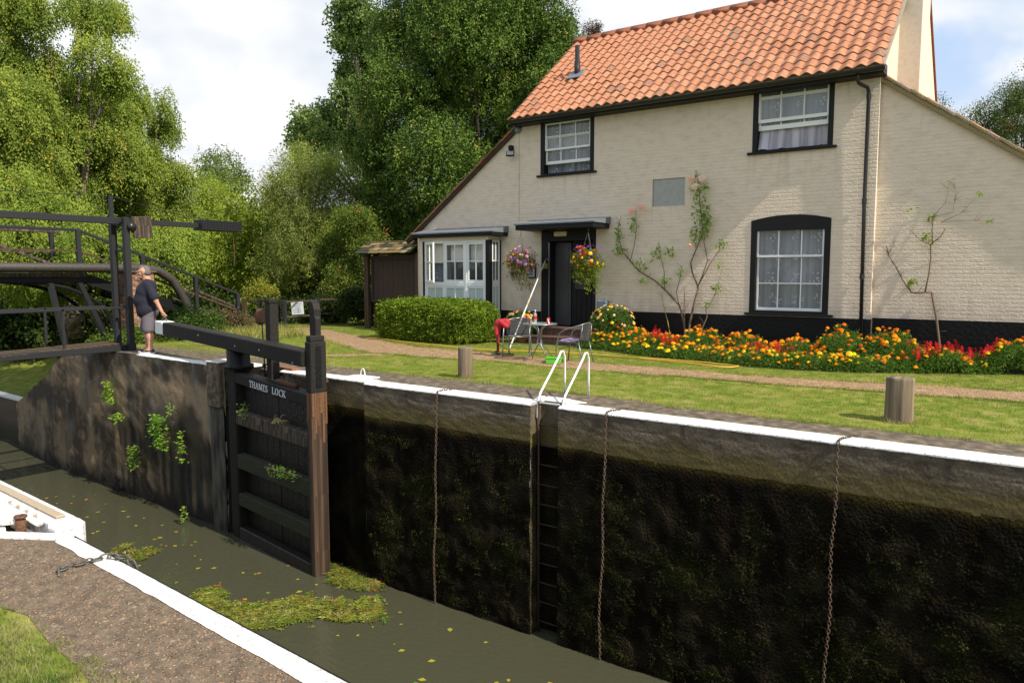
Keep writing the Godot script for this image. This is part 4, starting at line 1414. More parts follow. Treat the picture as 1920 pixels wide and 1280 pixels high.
func bay(h: Node) -> void:
	var z := -15.3
	var s := S()
	# box of the bay: base, head, corner posts, cheeks
	bb(s, -14.11, -11.68, 0.0, 0.62, -15.8, z, 0.005)
	var b := part("bay_window", s, M.cream_smooth, h)
	s = S()
	bb(s, -14.11, -13.995, 0.62, 2.62, -15.8, z, 0.004)
	bb(s, -13.995, -11.70, 2.53, 2.63, -15.78, z + 0.003, 0.004)
	part("bay_head", s, M.cream_smooth, b)
	s = S()
	bb(s, -13.994, -13.915, 0.62, 2.53, z - 0.1, z - 0.005, 0.004)
	part("corner_post", s, M.black, b)
	s = S()
	bb(s, -11.80, -11.665, 0.62, 2.53, z - 0.12, z + 0.006, 0.006)
	part("corner_post", s, M.black, b)
	s = S()
	bb(s, -11.73, -11.66, 0.62, 2.53, -15.8, -15.755, 0.004)
	part("corner_post", s, M.black, b)
	# fixed white frame: mullions and transom
	s = S()
	for x in [[-13.914, -13.87], [-13.235, -13.20], [-12.50, -12.43], [-11.84, -11.80]]:
		bb(s, x[0], x[1], 0.62, 2.53, z - 0.09, z, 0.004)
	for q in [[-13.87, -13.235], [-13.20, -12.50], [-12.43, -11.84]]:
		bb(s, q[0], q[1], 1.32, 1.43, z - 0.088, z - 0.002, 0.004)
		bb(s, q[0], q[1], 0.62, 0.70, z - 0.088, z - 0.002, 0.004)
		bb(s, q[0], q[1], 2.47, 2.53, z - 0.088, z - 0.002, 0.004)
	part("frame", s, M.white_wood, b)
	for q in [[-13.20, -12.50], [-12.43, -11.84]]:
		glazed(b, q[0], q[1], 1.43, 2.47, z - 0.012, [(q[0] + q[1]) / 2], [1.99], [0.06, 0.06, 0.06, 0.05], 0.026, 0.045)
	for q in [[-13.87, -13.235], [-13.20, -12.50], [-12.43, -11.84]]:
		glazed(b, q[0], q[1], 0.70, 1.32, z - 0.012, [(q[0] + q[1]) / 2], [], [0.05, 0.05, 0.05, 0.05], 0.026, 0.045, M.frosted)
	# open casement, hinged on the left
	var c := Node3D.new()
	c.name = "open_casement"
	c.position = Vector3(-13.88, 0, z + 0.01)
	c.rotation.y = -deg_to_rad(28)
	h.add_child(c)
	glazed(c, 0.0, 0.64, 1.42, 2.49, 0.02, [0.32], [1.97], [0.055, 0.055, 0.06, 0.05], 0.026, 0.045)
	# right cheek glazing
	var k := Node3D.new()
	k.name = "cheek_window"
	k.position = Vector3(-11.672, 0, -15.42)
	k.rotation.y = PI / 2
	h.add_child(k)
	glazed(k, 0.0, 0.335, 1.43, 2.53, 0.0, [0.1675], [1.99], [0.045, 0.045, 0.06, 0.05], 0.024, 0.04)
	glazed(k, 0.0, 0.335, 0.64, 1.43, 0.0, [0.1675], [], [0.045, 0.045, 0.05, 0.11], 0.024, 0.04, M.frosted)
	# inside: blinds, net, dark room
	for q in [[-13.85, -13.25, 2.0], [-13.1, -12.5, 2.02], [-12.42, -11.86, 2.0]]:
		s = S()
		bb(s, q[0], q[1], q[2] - 0.05, 2.5, z - 0.17, z - 0.165)
		part("blind", s, M.blind, b)
	part("curtain", curtain_sheet(-13.86, -13.45, 1.3, 2.0, z - 0.24, 5.0, 0.02), M.curtain, b)
	# lead roof with black fascia
	s = S()
	bb(s, -14.22, -11.44, 2.63, 2.72, -15.8, z + 0.17, 0.008)
	var r := part("bay_roof", s, M.black, h)
	s = S()
	var P := [Vector3(-14.24, 2.721, z + 0.19), Vector3(-11.42, 2.721, z + 0.19), Vector3(-11.42, 2.90, FZ + 0.002), Vector3(-14.24, 2.90, FZ + 0.002)]
	quad(s, P[0] + Vector3(0, 0.03, 0), P[1] + Vector3(0, 0.03, 0), P[2], P[3])
	quad(s, P[0], P[1], P[1] + Vector3(0, 0.03, 0), P[0] + Vector3(0, 0.03, 0))
	tri(s, P[1], Vector3(-11.42, 2.721, FZ), P[2]); tri(s, P[1], P[2], P[1] + Vector3(0, 0.03, 0))
	part("lead_sheet", s, M.lead, r)

func doorway(h: Node) -> void:
	var s := S()
	bb(s, -10.39, -10.17, 0.33, 2.72, FZ - 0.4, FZ + 0.01, 0.008)
	bb(s, -10.17, -8.83, 2.46, 2.72, FZ - 0.38, FZ + 0.008, 0.008)
	bb(s, -8.90, -8.83, 0.33, 2.46, FZ - 0.38, FZ + 0.008, 0.006)
	var f := part("door_frame", s, M.black, h)
	s = S()
	bb(s, -10.172, -10.150, 0.34, 2.44, FZ - 0.02, FZ + 0.016)
	part("weather_strip", s, M.grey_metal, f)
	for k in 5:
		s = S()
		var x0 := -9.60 + 0.14 * k
		bb(s, x0, x0 + 0.136, 0.33, 2.46, FZ - 0.24 - 0.004 * (k % 2), FZ - 0.19, 0.006)
		part("board", s, M.black, f)
	s = S()
	bb(s, -9.50, -9.18, 1.27, 1.52, FZ - 0.19, FZ - 0.155, 0.006)
	part("letter_plate", s, M.gutter, f)
	s = S()
	bb(s, -10.20, -9.70, 0.35, 2.44, FZ - 0.36, FZ - 0.31, 0.005)
	var d := part("door", s, M.door_grey, h)
	for q in [[-10.14, -9.98], [-9.93, -9.77]]:
		for y in [[0.5, 1.25], [1.35, 2.36]]:
			s = S()
			bb(s, q[0], q[1], y[0], y[1], FZ - 0.312, FZ - 0.300, 0.004)
			part("door_panel", s, M.door_grey, d)
	s = S()
	bb(s, -10.9, -10.35, 0.36, 1.15, FZ - 0.85, FZ - 0.80, 0.02)
	part("red_curtain", s, M.red_cloth, h)
	s = S()
	bb(s, -9.98, -9.62, 2.58, 2.70, FZ + 0.01, FZ + 0.09, 0.02)
	part("door_lamp", s, M.cream_lamp, h)
	s = S()
	bb(s, -10.36, -10.20, 1.78, 1.92, FZ + 0.01, FZ + 0.022, 0.004)
	part("brass_plate", s, M.brass, f)
	# canopy
	s = S()
	bb(s, -10.66, -8.46, 2.72, 2.84, FZ, -15.02, 0.01)
	var c := part("canopy", s, M.black, h)
	s = S()
	var P := [Vector3(-10.69, 2.842, -14.99), Vector3(-8.43, 2.842, -14.99), Vector3(-8.43, 3.0, FZ + 0.002), Vector3(-10.69, 3.0, FZ + 0.002)]
	var u := Vector3(0, 0.03, 0)
	quad(s, P[0] + u, P[1] + u, P[2], P[3]); quad(s, P[0], P[1], P[1] + u, P[0] + u)
	tri(s, P[1], Vector3(-8.43, 2.842, FZ), P[2]); tri(s, P[1], P[2], P[1] + u)
	quad(s, P[1], P[0], P[0] + Vector3(0, 0, -0.8), P[1] + Vector3(0, 0, -0.8))
	part("lead_sheet", s, M.lead, c)
	# brick steps, every brick of the risers on its own
	var st := thing("door_steps", "two dark brick steps below the cottage door", "steps")
	s = S()
	bb(s, -10.0, -8.4, -0.05, 0.155, FZ, -14.66)
	bb(s, -10.0, -8.6, 0.155, 0.325, FZ, -15.16)
	part("step_core", s, M.mortar_dark, st)
	for r in [[-10.0, -8.4, 0.0, -14.655], [-10.0, -8.6, 0.165, -15.155]]:
		var n := int((r[1] - r[0]) / 0.115)
		for k in n:
			for c2 in 2:
				s = S()
				var x0: float = r[0] + 0.115 * k
				bb(s, x0 + 0.004, x0 + 0.109, r[2] + 0.082 * c2 + 0.004, r[2] + 0.082 * c2 + 0.076, r[3] - 0.1, r[3] + 0.008 + jit(0.003), 0.005)
				part("brick", s, M.step_brick, st)
	for r in [[-10.0, -8.4, 0.163, -14.65, 0.5], [-10.0, -8.6, 0.333, -15.15, 0.64]]:
		s = S()
		bb(s, r[0], r[1], r[2] - 0.006, r[2] + 0.012, r[3] - r[4], r[3] + 0.015, 0.005)
		part("tread", s, M.step_brick, st)

func roof(h: Node) -> void:
	var e := Vector3(-11.08, 5.50, -15.36)
	var top := Vector3(-11.08, 8.15, -18.60)
	var slope := (top - e).normalized()
	var nrm := Vector3(0, slope.z * -1.0, slope.y).normalized()
	var X0 := -11.10
	var X1 := -2.63
	var s := S()
	quad(s, Vector3(X0, e.y, e.z), Vector3(X1, e.y, e.z), Vector3(X1, top.y, top.z), Vector3(X0, top.y, top.z))
	quad(s, Vector3(X1, 5.45, -21.9), Vector3(X0, 5.45, -21.9), Vector3(X0, top.y, top.z), Vector3(X1, top.y, top.z))
	var r := part("roof", s, M.mortar_dark, h)
	var mats := [M.tile_a, M.tile_b, M.tile_c]
	var meshes := []
	for k in 4: meshes.append(pantile(k))
	var spots := []
	var cw := (X1 - X0) / 35.0
	var gauge := 0.292
	for i in 35:
		for j in 14:
			var p := Vector3(X0 + cw * (i + 0.5), e.y, e.z) + slope * (gauge * j - 0.035) + nrm * 0.012
			spots.append([p.distance_to(Vector3(0, 1.67, 0)) + (50.0 if i > 22 and j > 15 - (i - 22) * 0.75 else 0.0), p])
	spots.sort_custom(func(a, b): return a[0] < b[0])
	var rest := []
	var cols := PackedColorArray()
	var B := Basis(Vector3(1, 0, 0), slope, nrm)
	for k in spots.size():
		var sp: Vector3 = spots[k][1]
		var t := Transform3D(B * Basis(Vector3(0, 0, 1), jit(0.014)), sp + nrm * (jit(0.004) + 0.022 * noise.get_noise_2d(sp.x * 0.35, sp.y * 0.5)) + slope * (jit(0.008) + 0.02 * noise.get_noise_2d(sp.x * 0.5, 9.0)))
		var m: Material = mats[[0, 0, 1, 0, 2, 1, 0, 1][rng.randi() % 8]] if rng.randf() > 0.05 else M.tile_d
		if k < 300:
			var o := part_mesh("tile", meshes[rng.randi() % 4], m, r)
			o.transform = t
		else:
			rest.append(t); cols.append(Color(1, 1, 1))
	swarm("far_tiles", meshes[0], M.tile_a, rest, cols, r)
	# ridge, mortar bed at the eaves, gutter and fascia
	for k in 19:
		s = S(true)
		var a := X0 - 0.02 + k * 0.4485
		tube(s, [Vector3(a, 8.13 + jit(0.006), -18.58), Vector3(a + 0.425, 8.13 + jit(0.006), -18.58)], 0.125, 12)
		part("ridge_tile", s, M.tile_ridge, r)
		s = S(true)
		tube(s, [Vector3(a + 0.42, 8.13, -18.58), Vector3(a + 0.46, 8.13, -18.58)], 0.120, 12)
		part("ridge_joint", s, M.mortar, r)
	s = S()
	bb(s, X0, X1, 5.40, 5.53, -15.44, -15.37)
	part("eaves_mortar", s, M.mortar, h)
	s = S()
	bb(s, X0, X1 + 0.02, 5.36, 5.56, -15.80, -15.45, 0.006)
	part("fascia", s, M.black, h)
	s = S(true)
	var gp := []
	for k in 9:
		var a := PI + PI * k / 8
		gp.append(Vector2(cos(a) * 0.062, sin(a) * 0.07))
	for k in 8:
		quad(s, Vector3(X0, 5.46 + gp[k].y, -15.375 - gp[k].x), Vector3(X0, 5.46 + gp[k + 1].y, -15.375 - gp[k + 1].x), Vector3(X1 + 0.06, 5.46 + gp[k + 1].y, -15.375 - gp[k + 1].x), Vector3(X1 + 0.06, 5.46 + gp[k].y, -15.375 - gp[k].x))
	s.set_smooth_group(-1)
	bb(s, X1 + 0.05, X1 + 0.062, 5.39, 5.47, -15.44, -15.31)
	part("gutter", s, M.gutter, h)
	s = S()
	bar(s, Vector3(X1 + 0.01, 5.47, -15.36), Vector3(X1 + 0.01, 8.12, -18.60), 0.07, 0.05, 0.0)
	part("verge", s, M.mortar, h)
	# flue with its lead collar
	s = S(true)
	lathe(s, [Vector2(0, 0), Vector2(0.075, 0), Vector2(0.075, 0.42), Vector2(0.06, 0.42), Vector2(0.06, 0.80), Vector2(0, 0.80)], 14, Transform3D(Basis.IDENTITY, Vector3(-9.95, 6.62, -16.75)))
	var f := part("flue", s, M.black_metal, r)
	s = S()
	box(s, Vector3(-9.95, 6.66, -16.72) + nrm * 0.05, Vector3(0.42, 0.40, 0.025), B, 0.01)
	part("flue_collar", s, M.lead, r)
	# the lean-to slope on the left, seen by its verge
	s = S()
	quad(s, Vector3(-14.98, 2.62, -15.72), Vector3(-14.98, 2.62, -21.8), Vector3(-11.02, 5.46, -21.8), Vector3(-11.02, 5.46, -15.72))
	var cr := part("lean_to_roof", s, M.old_tile, h)
	for k in 15:
		var a := Vector3(-11.02, 5.45, -15.74).lerp(Vector3(-14.98, 2.61, -15.74), k / 15.0)
		var b := Vector3(-11.02, 5.45, -15.74).lerp(Vector3(-14.98, 2.61, -15.74), (k + 1.1) / 15.0)
		s = S()
		bar(s, a + Vector3(0, 0.012 + jit(0.005), 0), b + Vector3(0, -0.004 + jit(0.005), 0), 0.05, 0.16 + jit(0.02), 0.006)
		part("verge_tile", s, [M.old_tile, M.tile_ridge, M.old_tile][k % 3], cr)
	s = S()
	bar(s, Vector3(-11.02, 5.385, -15.76), Vector3(-14.98, 2.545, -15.76), 0.07, 0.10)
	part("verge_board", s, M.brown_wood, h)

# ---------- lock gate ----------
func build_gate() -> void:
	var g := thing("lock_gate", "open black wooden lock gate with white lettering and long balance beam", "lock gate", Vector3(-11.9, 0, -7.75), -0.1348)
	var s := S()
	bb(s, 0.06, 0.34, -3.4, 0.0, -0.30, 0.0, 0.02)
	part("heel_post", s, M.gate_black, g)
	s = S(true)
	lathe(s, [Vector2(0, -0.02), Vector2(0.26, -0.02), Vector2(0.26, 0.05), Vector2(0.20, 0.07), Vector2(0.20, 0.36), Vector2(0, 0.36)], 16, Transform3D(Basis.IDENTITY, Vector3(0.24, 0, -0.14)))
	part("pivot_collar", s, M.black, g)
	# rails
	s = S()
	bar(s, Vector3(0.34, -0.165, -0.12), Vector3(2.71, -0.30, -0.12), 0.185, 0.25, 0.012)
	var tr := part("top_rail", s, M.gate_black, g)
	tr.set_meta("label", "black top rail lettered in white")
	for q in [[-0.76, -1.00, -0.82, -1.06, M.gate_rail], [-1.54, -1.80, -1.58, -1.82, M.mossy], [-2.26, -2.48, -2.28, -2.52, M.mossy], [-2.88, -3.12, -2.92, -3.16, M.gate_wet]]:
		s = S()
		bar(s, Vector3(0.34, (q[0] + q[1]) / 2, -0.08), Vector3(2.71, (q[2] + q[3]) / 2, -0.08), q[0] - q[1], 0.16, 0.012)
		part("rail", s, q[4], g)
	for k in 12:
		s = S()
		var x0 := 0.34 + 0.1975 * k
		bb(s, x0 + 0.003, x0 + 0.195, -3.4, -0.26, -0.27 + jit(0.006), -0.185 + jit(0.008), 0.008)
		part("plank", s, M.gate_wet, g)
	# mitre post: bare oak below, painted above
	s = S()
	bb(s, 2.71, 2.86, -3.4, -0.17, -0.27, 0.0, 0.012)
	var mp := part("mitre_post", s, M.wet_oak, g)
	mp.set_meta("label", "tall gate post of bare brown oak below, black above")
	for k in 9:
		s = S()
		var y1 := -0.45 - 0.55 * absf(noise.get_noise_2d(k * 0.9, 3.0)) - 0.25 * rng.randf()
		if k < 6:
			bb(s, 2.855, 2.864, y1, -0.171, -0.272 + 0.0455 * k, -0.272 + 0.0455 * (k + 1) - 0.001, 0.002)
		else:
			bb(s, 2.712 + 0.048 * (k - 6), 2.711 + 0.048 * (k - 5), y1, -0.171, -0.01, 0.004, 0.002)
		part("bare_grain", s, M.bare_oak, mp)
	s = S()
	bb(s, 2.705, 2.866, -0.17, 0.62, -0.276, 0.006, 0.012)
	part("painted_head", s, M.gate_black, mp)
	s = S()
	bb(s, 2.72, 2.85, 0.62, 0.71, -0.262, -0.008, 0.012)
	part("post_cap", s, M.gate_black, mp)
	s = S()
	bb(s, 2.862, 2.872, -0.10, 0.55, -0.18, -0.08)
	part("tar_strip", s, M.plinth, mp)
	# balance beam
	s = S()
	bar(s, Vector3(-2.55, 0.555, -0.06), Vector3(2.71, 0.355, -0.06), 0.255, 0.26, 0.018)
	var bm := part("balance_beam", s, M.gate_black, g)
	s = S()
	bar(s, Vector3(-2.92, 0.569, -0.06), Vector3(-2.551, 0.555, -0.06), 0.262, 0.266, 0.016)
	part("white_end", s, M.white_wood, bm)
	s = S(true)
	tube(s, [Vector3(-2.86, 0.69, -0.06), Vector3(-2.86, 0.735, -0.06), Vector3(-2.83, 0.752, -0.06), Vector3(-2.68, 0.748, -0.06), Vector3(-2.65, 0.73, -0.06), Vector3(-2.65, 0.685, -0.06)], 0.012, 6)
	part("hand_hoop", s, M.iron, bm)
	for x in [-1.6, -0.9, 0.55, 1.4, 2.45]:
		s = S(true)
		ball(s, Vector3(x, 0.452 - 0.038 * x - 0.06 + 0.09 * sin(x * 5.0), 0.072), Vector3(0.02, 0.02, 0.012), 8)
		part("bolt", s, M.grey_metal, bm)
	# paddle gear post behind the beam
	s = S()
	bb(s, 1.13, 1.29, -0.15, 1.16, -0.36, -0.20, 0.01)
	bb(s, 1.12, 1.30, 1.16, 1.235, -0.37, -0.19, 0.012)
	var gp := part("gear_post", s, M.gate_black, g)
	s = S(true)
	lathe(s, [Vector2(0, -0.05), Vector2(0.10, -0.05), Vector2(0.125, -0.03), Vector2(0.125, 0.03), Vector2(0.10, 0.05), Vector2(0, 0.05)], 14, Transform3D(Basis(Vector3(1, 0, 0), PI / 2), Vector3(0.88, 0.92, -0.24)))
	part("gear_wheel", s, M.rust, gp)
	s = S()
	for k in 14:
		var a := TAU * k / 14
		box(s, Vector3(0.88 + 0.13 * cos(a), 0.92 + 0.13 * sin(a), -0.24), Vector3(0.03, 0.022, 0.05), Basis(Vector3(0, 0, 1), a))
	bb(s, 0.92, 1.13, 0.82, 1.02, -0.30, -0.20, 0.01)
	bb(s, 1.09, 1.13, 0.55, 1.12, -0.35, -0.22, 0.006)
	part("gear_rack", s, M.rust, gp)
	s = S(true)
	tube(s, [Vector3(0.90, 0.8, -0.26), Vector3(0.93, 0.4, -0.26), Vector3(0.96, -0.2, -0.26)], 0.013, 6)
	part("lifting_rod", s, M.black_metal, gp)
	# tall chamfered post at the tip
	s = S()
	prism(s, PackedVector2Array([Vector2(2.40, -0.2), Vector2(2.53, -0.2), Vector2(2.53, 1.10), Vector2(2.49, 1.20), Vector2(2.40, 1.235)]), Vector3(0, 0, -0.40), Vector3(1, 0, 0), Vector3(0, 1, 0), 0.12)
	part("guard_post", s, M.gate_black, g)
	s = S()
	prism(s, PackedVector2Array([Vector2(2.53, 0.3), Vector2(2.57, 0.3), Vector2(2.57, 0.95), Vector2(2.55, 0.99), Vector2(2.53, 0.93)]), Vector3(0, 0, -0.37), Vector3(1, 0, 0), Vector3(0, 1, 0), 0.09)
	part("guard_post", s, M.gate_black, g)
	# foot board behind, with an odd brown end
	s = S()
	bb(s, 0.5, 2.5, -0.10, -0.03, -0.62, -0.40, 0.008)
	part("foot_board", s, M.gate_rail, g)
	s = S()
	bb(s, 1.0, 1.5, -0.02, 0.05, -0.60, -0.46, 0.008)
	part("loose_timber", s, M.terracotta, g)
	s = S(true)
	tube(s, [Vector3(1.60, -0.12, -0.14), Vector3(2.2, -0.15, -0.14)], 0.045, 10)
	part("iron_roller", s, M.rust, g)
	# lettering
	for q in [["THAMES", 0.90, 0.62], ["LOCK", 1.66, 0.44]]:
		var t := TextMesh.new()
		var f := SystemFont.new()
		f.font_names = PackedStringArray(["Droid Serif"])
		t.font = f
		t.text = q[0]
		t.font_size = 96
		t.pixel_size = 0.0016
		t.depth = 0.003
		t.horizontal_alignment = HORIZONTAL_ALIGNMENT_LEFT
		var o := part_mesh("lettering", t, M.white_wood, tr)
		var wd := t.get_aabb().size.x
		var k: float = q[2] / maxf(wd, 0.01)
		o.transform = Transform3D(Basis(Vector3(0, 0, 1), -0.057).scaled(Vector3(k, 1.0, 1.0)), Vector3(q[1] - t.get_aabb().position.x * k, -0.165 - 0.057 * (q[1] + q[2] / 2 - 0.34), 0.0065))
	# plants rooted on the rails
	var G := g.transform
	weed("small green fern-like weed on the upper gate rail, left of the pale grass", G * Vector3(0.80, -0.76, 0.02), 46, 0.20, 0.22, Color(0.09, 0.15, 0.03), 0.05, 0.2)
	var gr := thing("grass_weed", "tuft of pale dry arching grass on the upper gate rail", "weed", G * Vector3(1.75, -0.80, 0.0))
	s = S()
	for k in 26:
		var a := rng.randf() * TAU
		var p := Vector3(jit(0.12), 0, jit(0.03))
		var d := Vector3(0.6 + jit(0.6), 1.0, 0.25 + jit(0.4)).normalized()
		var L := rng.randf_range(0.14, 0.34)
		var q0 := p
		for m in 3:
			var q1 := q0 + d * L / 3
			var sd := Vector3(0, 0.3, 1).cross(d).normalized() * (0.007 - 0.002 * m)
			quad(s, q0 - sd, q0 + sd, q1 + sd * 0.7, q1 - sd * 0.7)
			q0 = q1
			d = (d + Vector3(0.35, -0.55, 0.1)).normalized()
	mat("dry_blade", lc(0.38, 0.32, 0.13), 0.8, {"back": Color(0.5, 0.45, 0.2)})
	part("blades", s, M.dry_blade, gr).set_meta("kind", "stuff")
	weed("mat of small leaved green weed along the third gate rail", G * Vector3(2.05, -1.56, 0.03), 190, 0.55, 0.12, Color(0.07, 0.13, 0.02), 0.04, 0.6)

# a small plant: stems with leaves, spreading sx wide and h high
func weed(label: String, at: Vector3, n: int, sx: float, h: float, c: Color, ll: float, hang := 0.0) -> Node3D:
	var w := thing("weed", label, "weed", at)
	var s := S()
	var ls := S()
	for k in maxi(4, n / 12):
		var d := Vector3(jit(1.0), 0.9 - hang, 0.35 + jit(0.3))
		var e := Vector3(d.x * sx, absf(d.y) * h * (1.0 if d.y > 0 else -1.0), absf(d.z) * 0.12)
		tube(s, [Vector3(d.x * sx * 0.2, 0, -0.03), e * 0.5 + Vector3(0, h * 0.1, 0.02), e], [0.005, 0.004, 0.002], 4)
	var xf := []
	var cs := PackedColorArray()
	part("stem", s, M.stem, w)
	for k in n:
		var p := Vector3(jit(sx) * sqrt(rng.randf()), rng.randf_range(-h * hang, h) , rng.randf_range(-0.01, 0.13))
		p.x *= 1.0 - 0.5 * absf(p.y) / maxf(h, 0.01)
		leaf(ls, p, Vector3(jit(1), rng.randf_range(-0.6, 0.5), rng.randf_range(0.2, 0.9)).normalized(), Vector3(jit(0.5), 1, 0.4 + jit(0.5)).normalized(), ll * rng.randf_range(0.6, 1.3), ll * 0.62 * rng.randf_range(0.7, 1.2))
	var m := fin(ls)
	xf.append(Transform3D.IDENTITY); cs.append(c)
	# leaves in three tones
	var k3 := StandardMaterial3D.new()
	k3 = (M.leaves as StandardMaterial3D).duplicate()
	k3.vertex_color_use_as_albedo = false
	k3.albedo_color = lc(c.r, c.g, c.b)
	var o := part_mesh("leaves", m, k3, w)
	o.set_meta("kind", "stuff")
	return w

# ---------- bridges ----------
func build_bridge() -> void:
	var L := thing("lift_bridge", "small black lift bridge over the lock tail, with overhead beam and counterweight box", "bridge")
	var s := S()
	bar(s, Vector3(-16.14, 0.065, -8.35), Vector3(-16.22, 0.02, -1.6), 0.13, 0.09, 0.008)
	part("deck_beam", s, M.black_metal, L)
	s = S()
	bar(s, Vector3(-16.95, 0.065, -8.35), Vector3(-17.0, 0.02, -1.6), 0.13, 0.09, 0.008)
	part("deck_beam", s, M.black_metal, L)
	for k in 32:
		s = S()
		var z := -8.05 + 0.2 * k
		bb(s, -16.98, -16.12, 0.135 - 0.0065 * k, 0.165 - 0.0065 * k, z, z + 0.192, 0.006)
		part("deck_board", s, M.pale_wood, L)
	for q in [[-16.16, -6.9], [-16.16, -5.55], [-16.16, -4.2], [-16.96, -6.9], [-16.96, -5.55], [-16.96, -4.2]]:
		s = S()
		bb(s, q[0] - 0.02, q[0] + 0.02, 0.0, 0.94, q[1] - 0.02, q[1] + 0.02)
		part("rail_post", s, M.black_metal, L)
	for x in [-16.16, -16.96]:
		s = S()
		bar(s, Vector3(x, 0.93, -8.15), Vector3(x, 0.90, -1.6), 0.05, 0.04, 0.006)
		part("hand_rail", s, M.black_metal, L)
	for q in [[-16.04, -8.20], [-16.50, -8.15]]:
		s = S()
		bb(s, q[0] - 0.065, q[0] + 0.065, -0.05, 2.86, q[1] - 0.06, q[1] + 0.06, 0.008)
		part("tall_post", s, M.black_metal, L)
	for y in [2.60, 2.15, 0.95]:
		s = S()
		bb(s, -16.45, -16.10, y - 0.02, y + 0.02, -8.20, -8.15)
		part("cross_bar", s, M.black_metal, L)
	s = S()
	bar(s, Vector3(-16.25, 2.80, -2.5), Vector3(-16.25, 2.785, -8.2), 0.14, 0.10, 0.008)
	bar(s, Vector3(-16.25, 2.785, -8.2), Vector3(-16.25, 2.785, -10.0), 0.115, 0.10, 0.006)
	part("balance_beam", s, M.black_metal, L)
	s = S()
	bb(s, -16.42, -16.06, 2.675, 2.915, -11.05, -10.0, 0.006)
	var cw := part("counterweight_box", s, M.black_metal, L)
	s = S()
	for k in 26:
		bb(s, -16.06, -16.045, 2.68, 2.91, -11.04 + 0.041 * k, -11.03 + 0.041 * k)
	for k in 6:
		bb(s, -16.058, -16.048, 2.69 + 0.042 * k, 2.70 + 0.042 * k, -11.04, -10.01)
	part("grid", s, M.black_metal, cw)
	s = S()
	box(s, Vector3(-15.98, 2.66, -8.53), Vector3(0.04, 0.46, 0.46), Basis.from_euler(Vector3(0.1, 0.15, 0)), 0.01)
	part("mossy_board", s, M.gate_rail, L)
	s = S(true)
	lathe(s, [Vector2(0, -0.06), Vector2(0.09, -0.06), Vector2(0.09, 0.06), Vector2(0, 0.06)], 12, Transform3D(Basis(Vector3(0, 0, 1), PI / 2), Vector3(-15.96, 2.66, -8.28)))
	part("pivot", s, M.gutter, L)
	s = S()
	bb(s, -16.54, -16.47, 2.86, 3.34, -8.18, -8.11)
	part("mast", s, M.black_metal, L)
	for q in [[Vector3(-16.5, 3.32, -8.14), Vector3(-16.4, 3.24, -2.5)], [Vector3(-16.5, 3.32, -8.14), Vector3(-16.25, 2.92, -10.4)]]:
		s = S()
		tube(s, [q[0], q[0].lerp(q[1], 0.5) - Vector3(0, 0.05, 0), q[1]], 0.006, 4)
		part("stay_wire", s, M.black_metal, L)
	s = S()
	tube(s, [Vector3(-16.2, 2.67, -10.9), Vector3(-16.2, 2.2, -10.92), Vector3(-16.2, 1.85, -10.9)], 0.009, 5)
	part("pull_chain", s, M.rust, L)
	# footbridge with its stair
	var B := thing("footbridge", "dark timber footbridge on raking legs with stairs coming down beside the trees", "bridge")
	s = S()
	bb(s, -20.95, -19.35, 1.58, 1.68, -8.9, -1.0, 0.01)
	part("deck", s, M.gate_rail, B)
	s = S()
	bb(s, -19.5, -19.36, 1.44, 1.575, -8.9, -1.0, 0.01)
	bb(s, -20.9, -20.76, 1.44, 1.575, -8.9, -1.0, 0.01)
	part("girder", s, M.black, B)
	for x in [-19.43, -20.85]:
		for q in ([[-8.42, -0.6, -8.05], [-9.55, -0.6, -8.70]] if x > -20.0 else [[-9.05, -0.6, -8.65], [-10.2, -0.6, -9.3]]):
			s = S()
			bar(s, Vector3(x, 1.5, q[2]), Vector3(x, q[1], q[0]), 0.12, 0.12, 0.01, Vector3(1, 0, 0))
			part("raking_leg", s, M.gutter, B)
		s = S()
		var pts := []
		for k in 7:
			var a := PI / 2 * k / 6
			pts.append(Vector3(x, 1.46 - 1.2 * (1.0 - cos(a)), -7.4 - 2.1 * sin(a)))
		tube(s, pts, 0.05, 6)
		part("arched_brace", s, M.black, B)
		s = S()
		bar(s, Vector3(x, 1.55, -8.8), Vector3(x, -0.02, -13.5), 0.26, 0.07, 0.01)
		part("stair_string", s, M.black, B)
	for k in 11:
		s = S()
		var u := (k + 0.5) / 11.0
		bb(s, -20.82, -19.46, lerpf(1.62, 0.12, u) - 0.025, lerpf(1.62, 0.12, u) + 0.02, lerpf(-8.9, -13.2, u) - 0.14, lerpf(-8.9, -13.2, u) + 0.14, 0.006)
		part("stair_tread", s, M.gate_rail, B)
	for q in [[-19.43, 2.73, -8.75, 1.07, -13.15], [-20.88, 2.74, -8.85, 0.62, -14.0]]:
		s = S()
		bar(s, Vector3(q[0], q[1], -1.0), Vector3(q[0], q[1], q[2]), 0.07, 0.06, 0.008)
		bar(s, Vector3(q[0], q[1], q[2]), Vector3(q[0], q[3], q[4]), 0.07, 0.06, 0.008)
		part("hand_rail", s, M.gate_rail if q[0] < -20.0 else M.black_metal, B)
		s = S()
		bar(s, Vector3(q[0], 2.22, -1.0), Vector3(q[0], 2.22, q[2]), 0.04, 0.04)
		bar(s, Vector3(q[0], 2.22, q[2]), Vector3(q[0], q[3] - 0.5, q[4]), 0.05, 0.04)
		part("mid_rail", s, M.pale_wood if q[0] > -20.0 else M.gate_rail, B)
		for z in [-3.5, -6.0, -8.75]:
			s = S()
			bb(s, q[0] - 0.05, q[0] + 0.05, 1.55, q[1], z - 0.05, z + 0.05, 0.006)
			part("rail_post", s, M.black_metal, B)
		for u in [0.36, 0.70, 1.0]:
			s = S()
			var z := lerpf(q[2], q[4], u)
			bb(s, q[0] - 0.05, q[0] + 0.05, lerpf(1.4, -0.25, u), lerpf(q[1], q[3], u), z - 0.05, z + 0.05, 0.006)
			part("rail_post", s, M.black_metal, B)
	s = S()
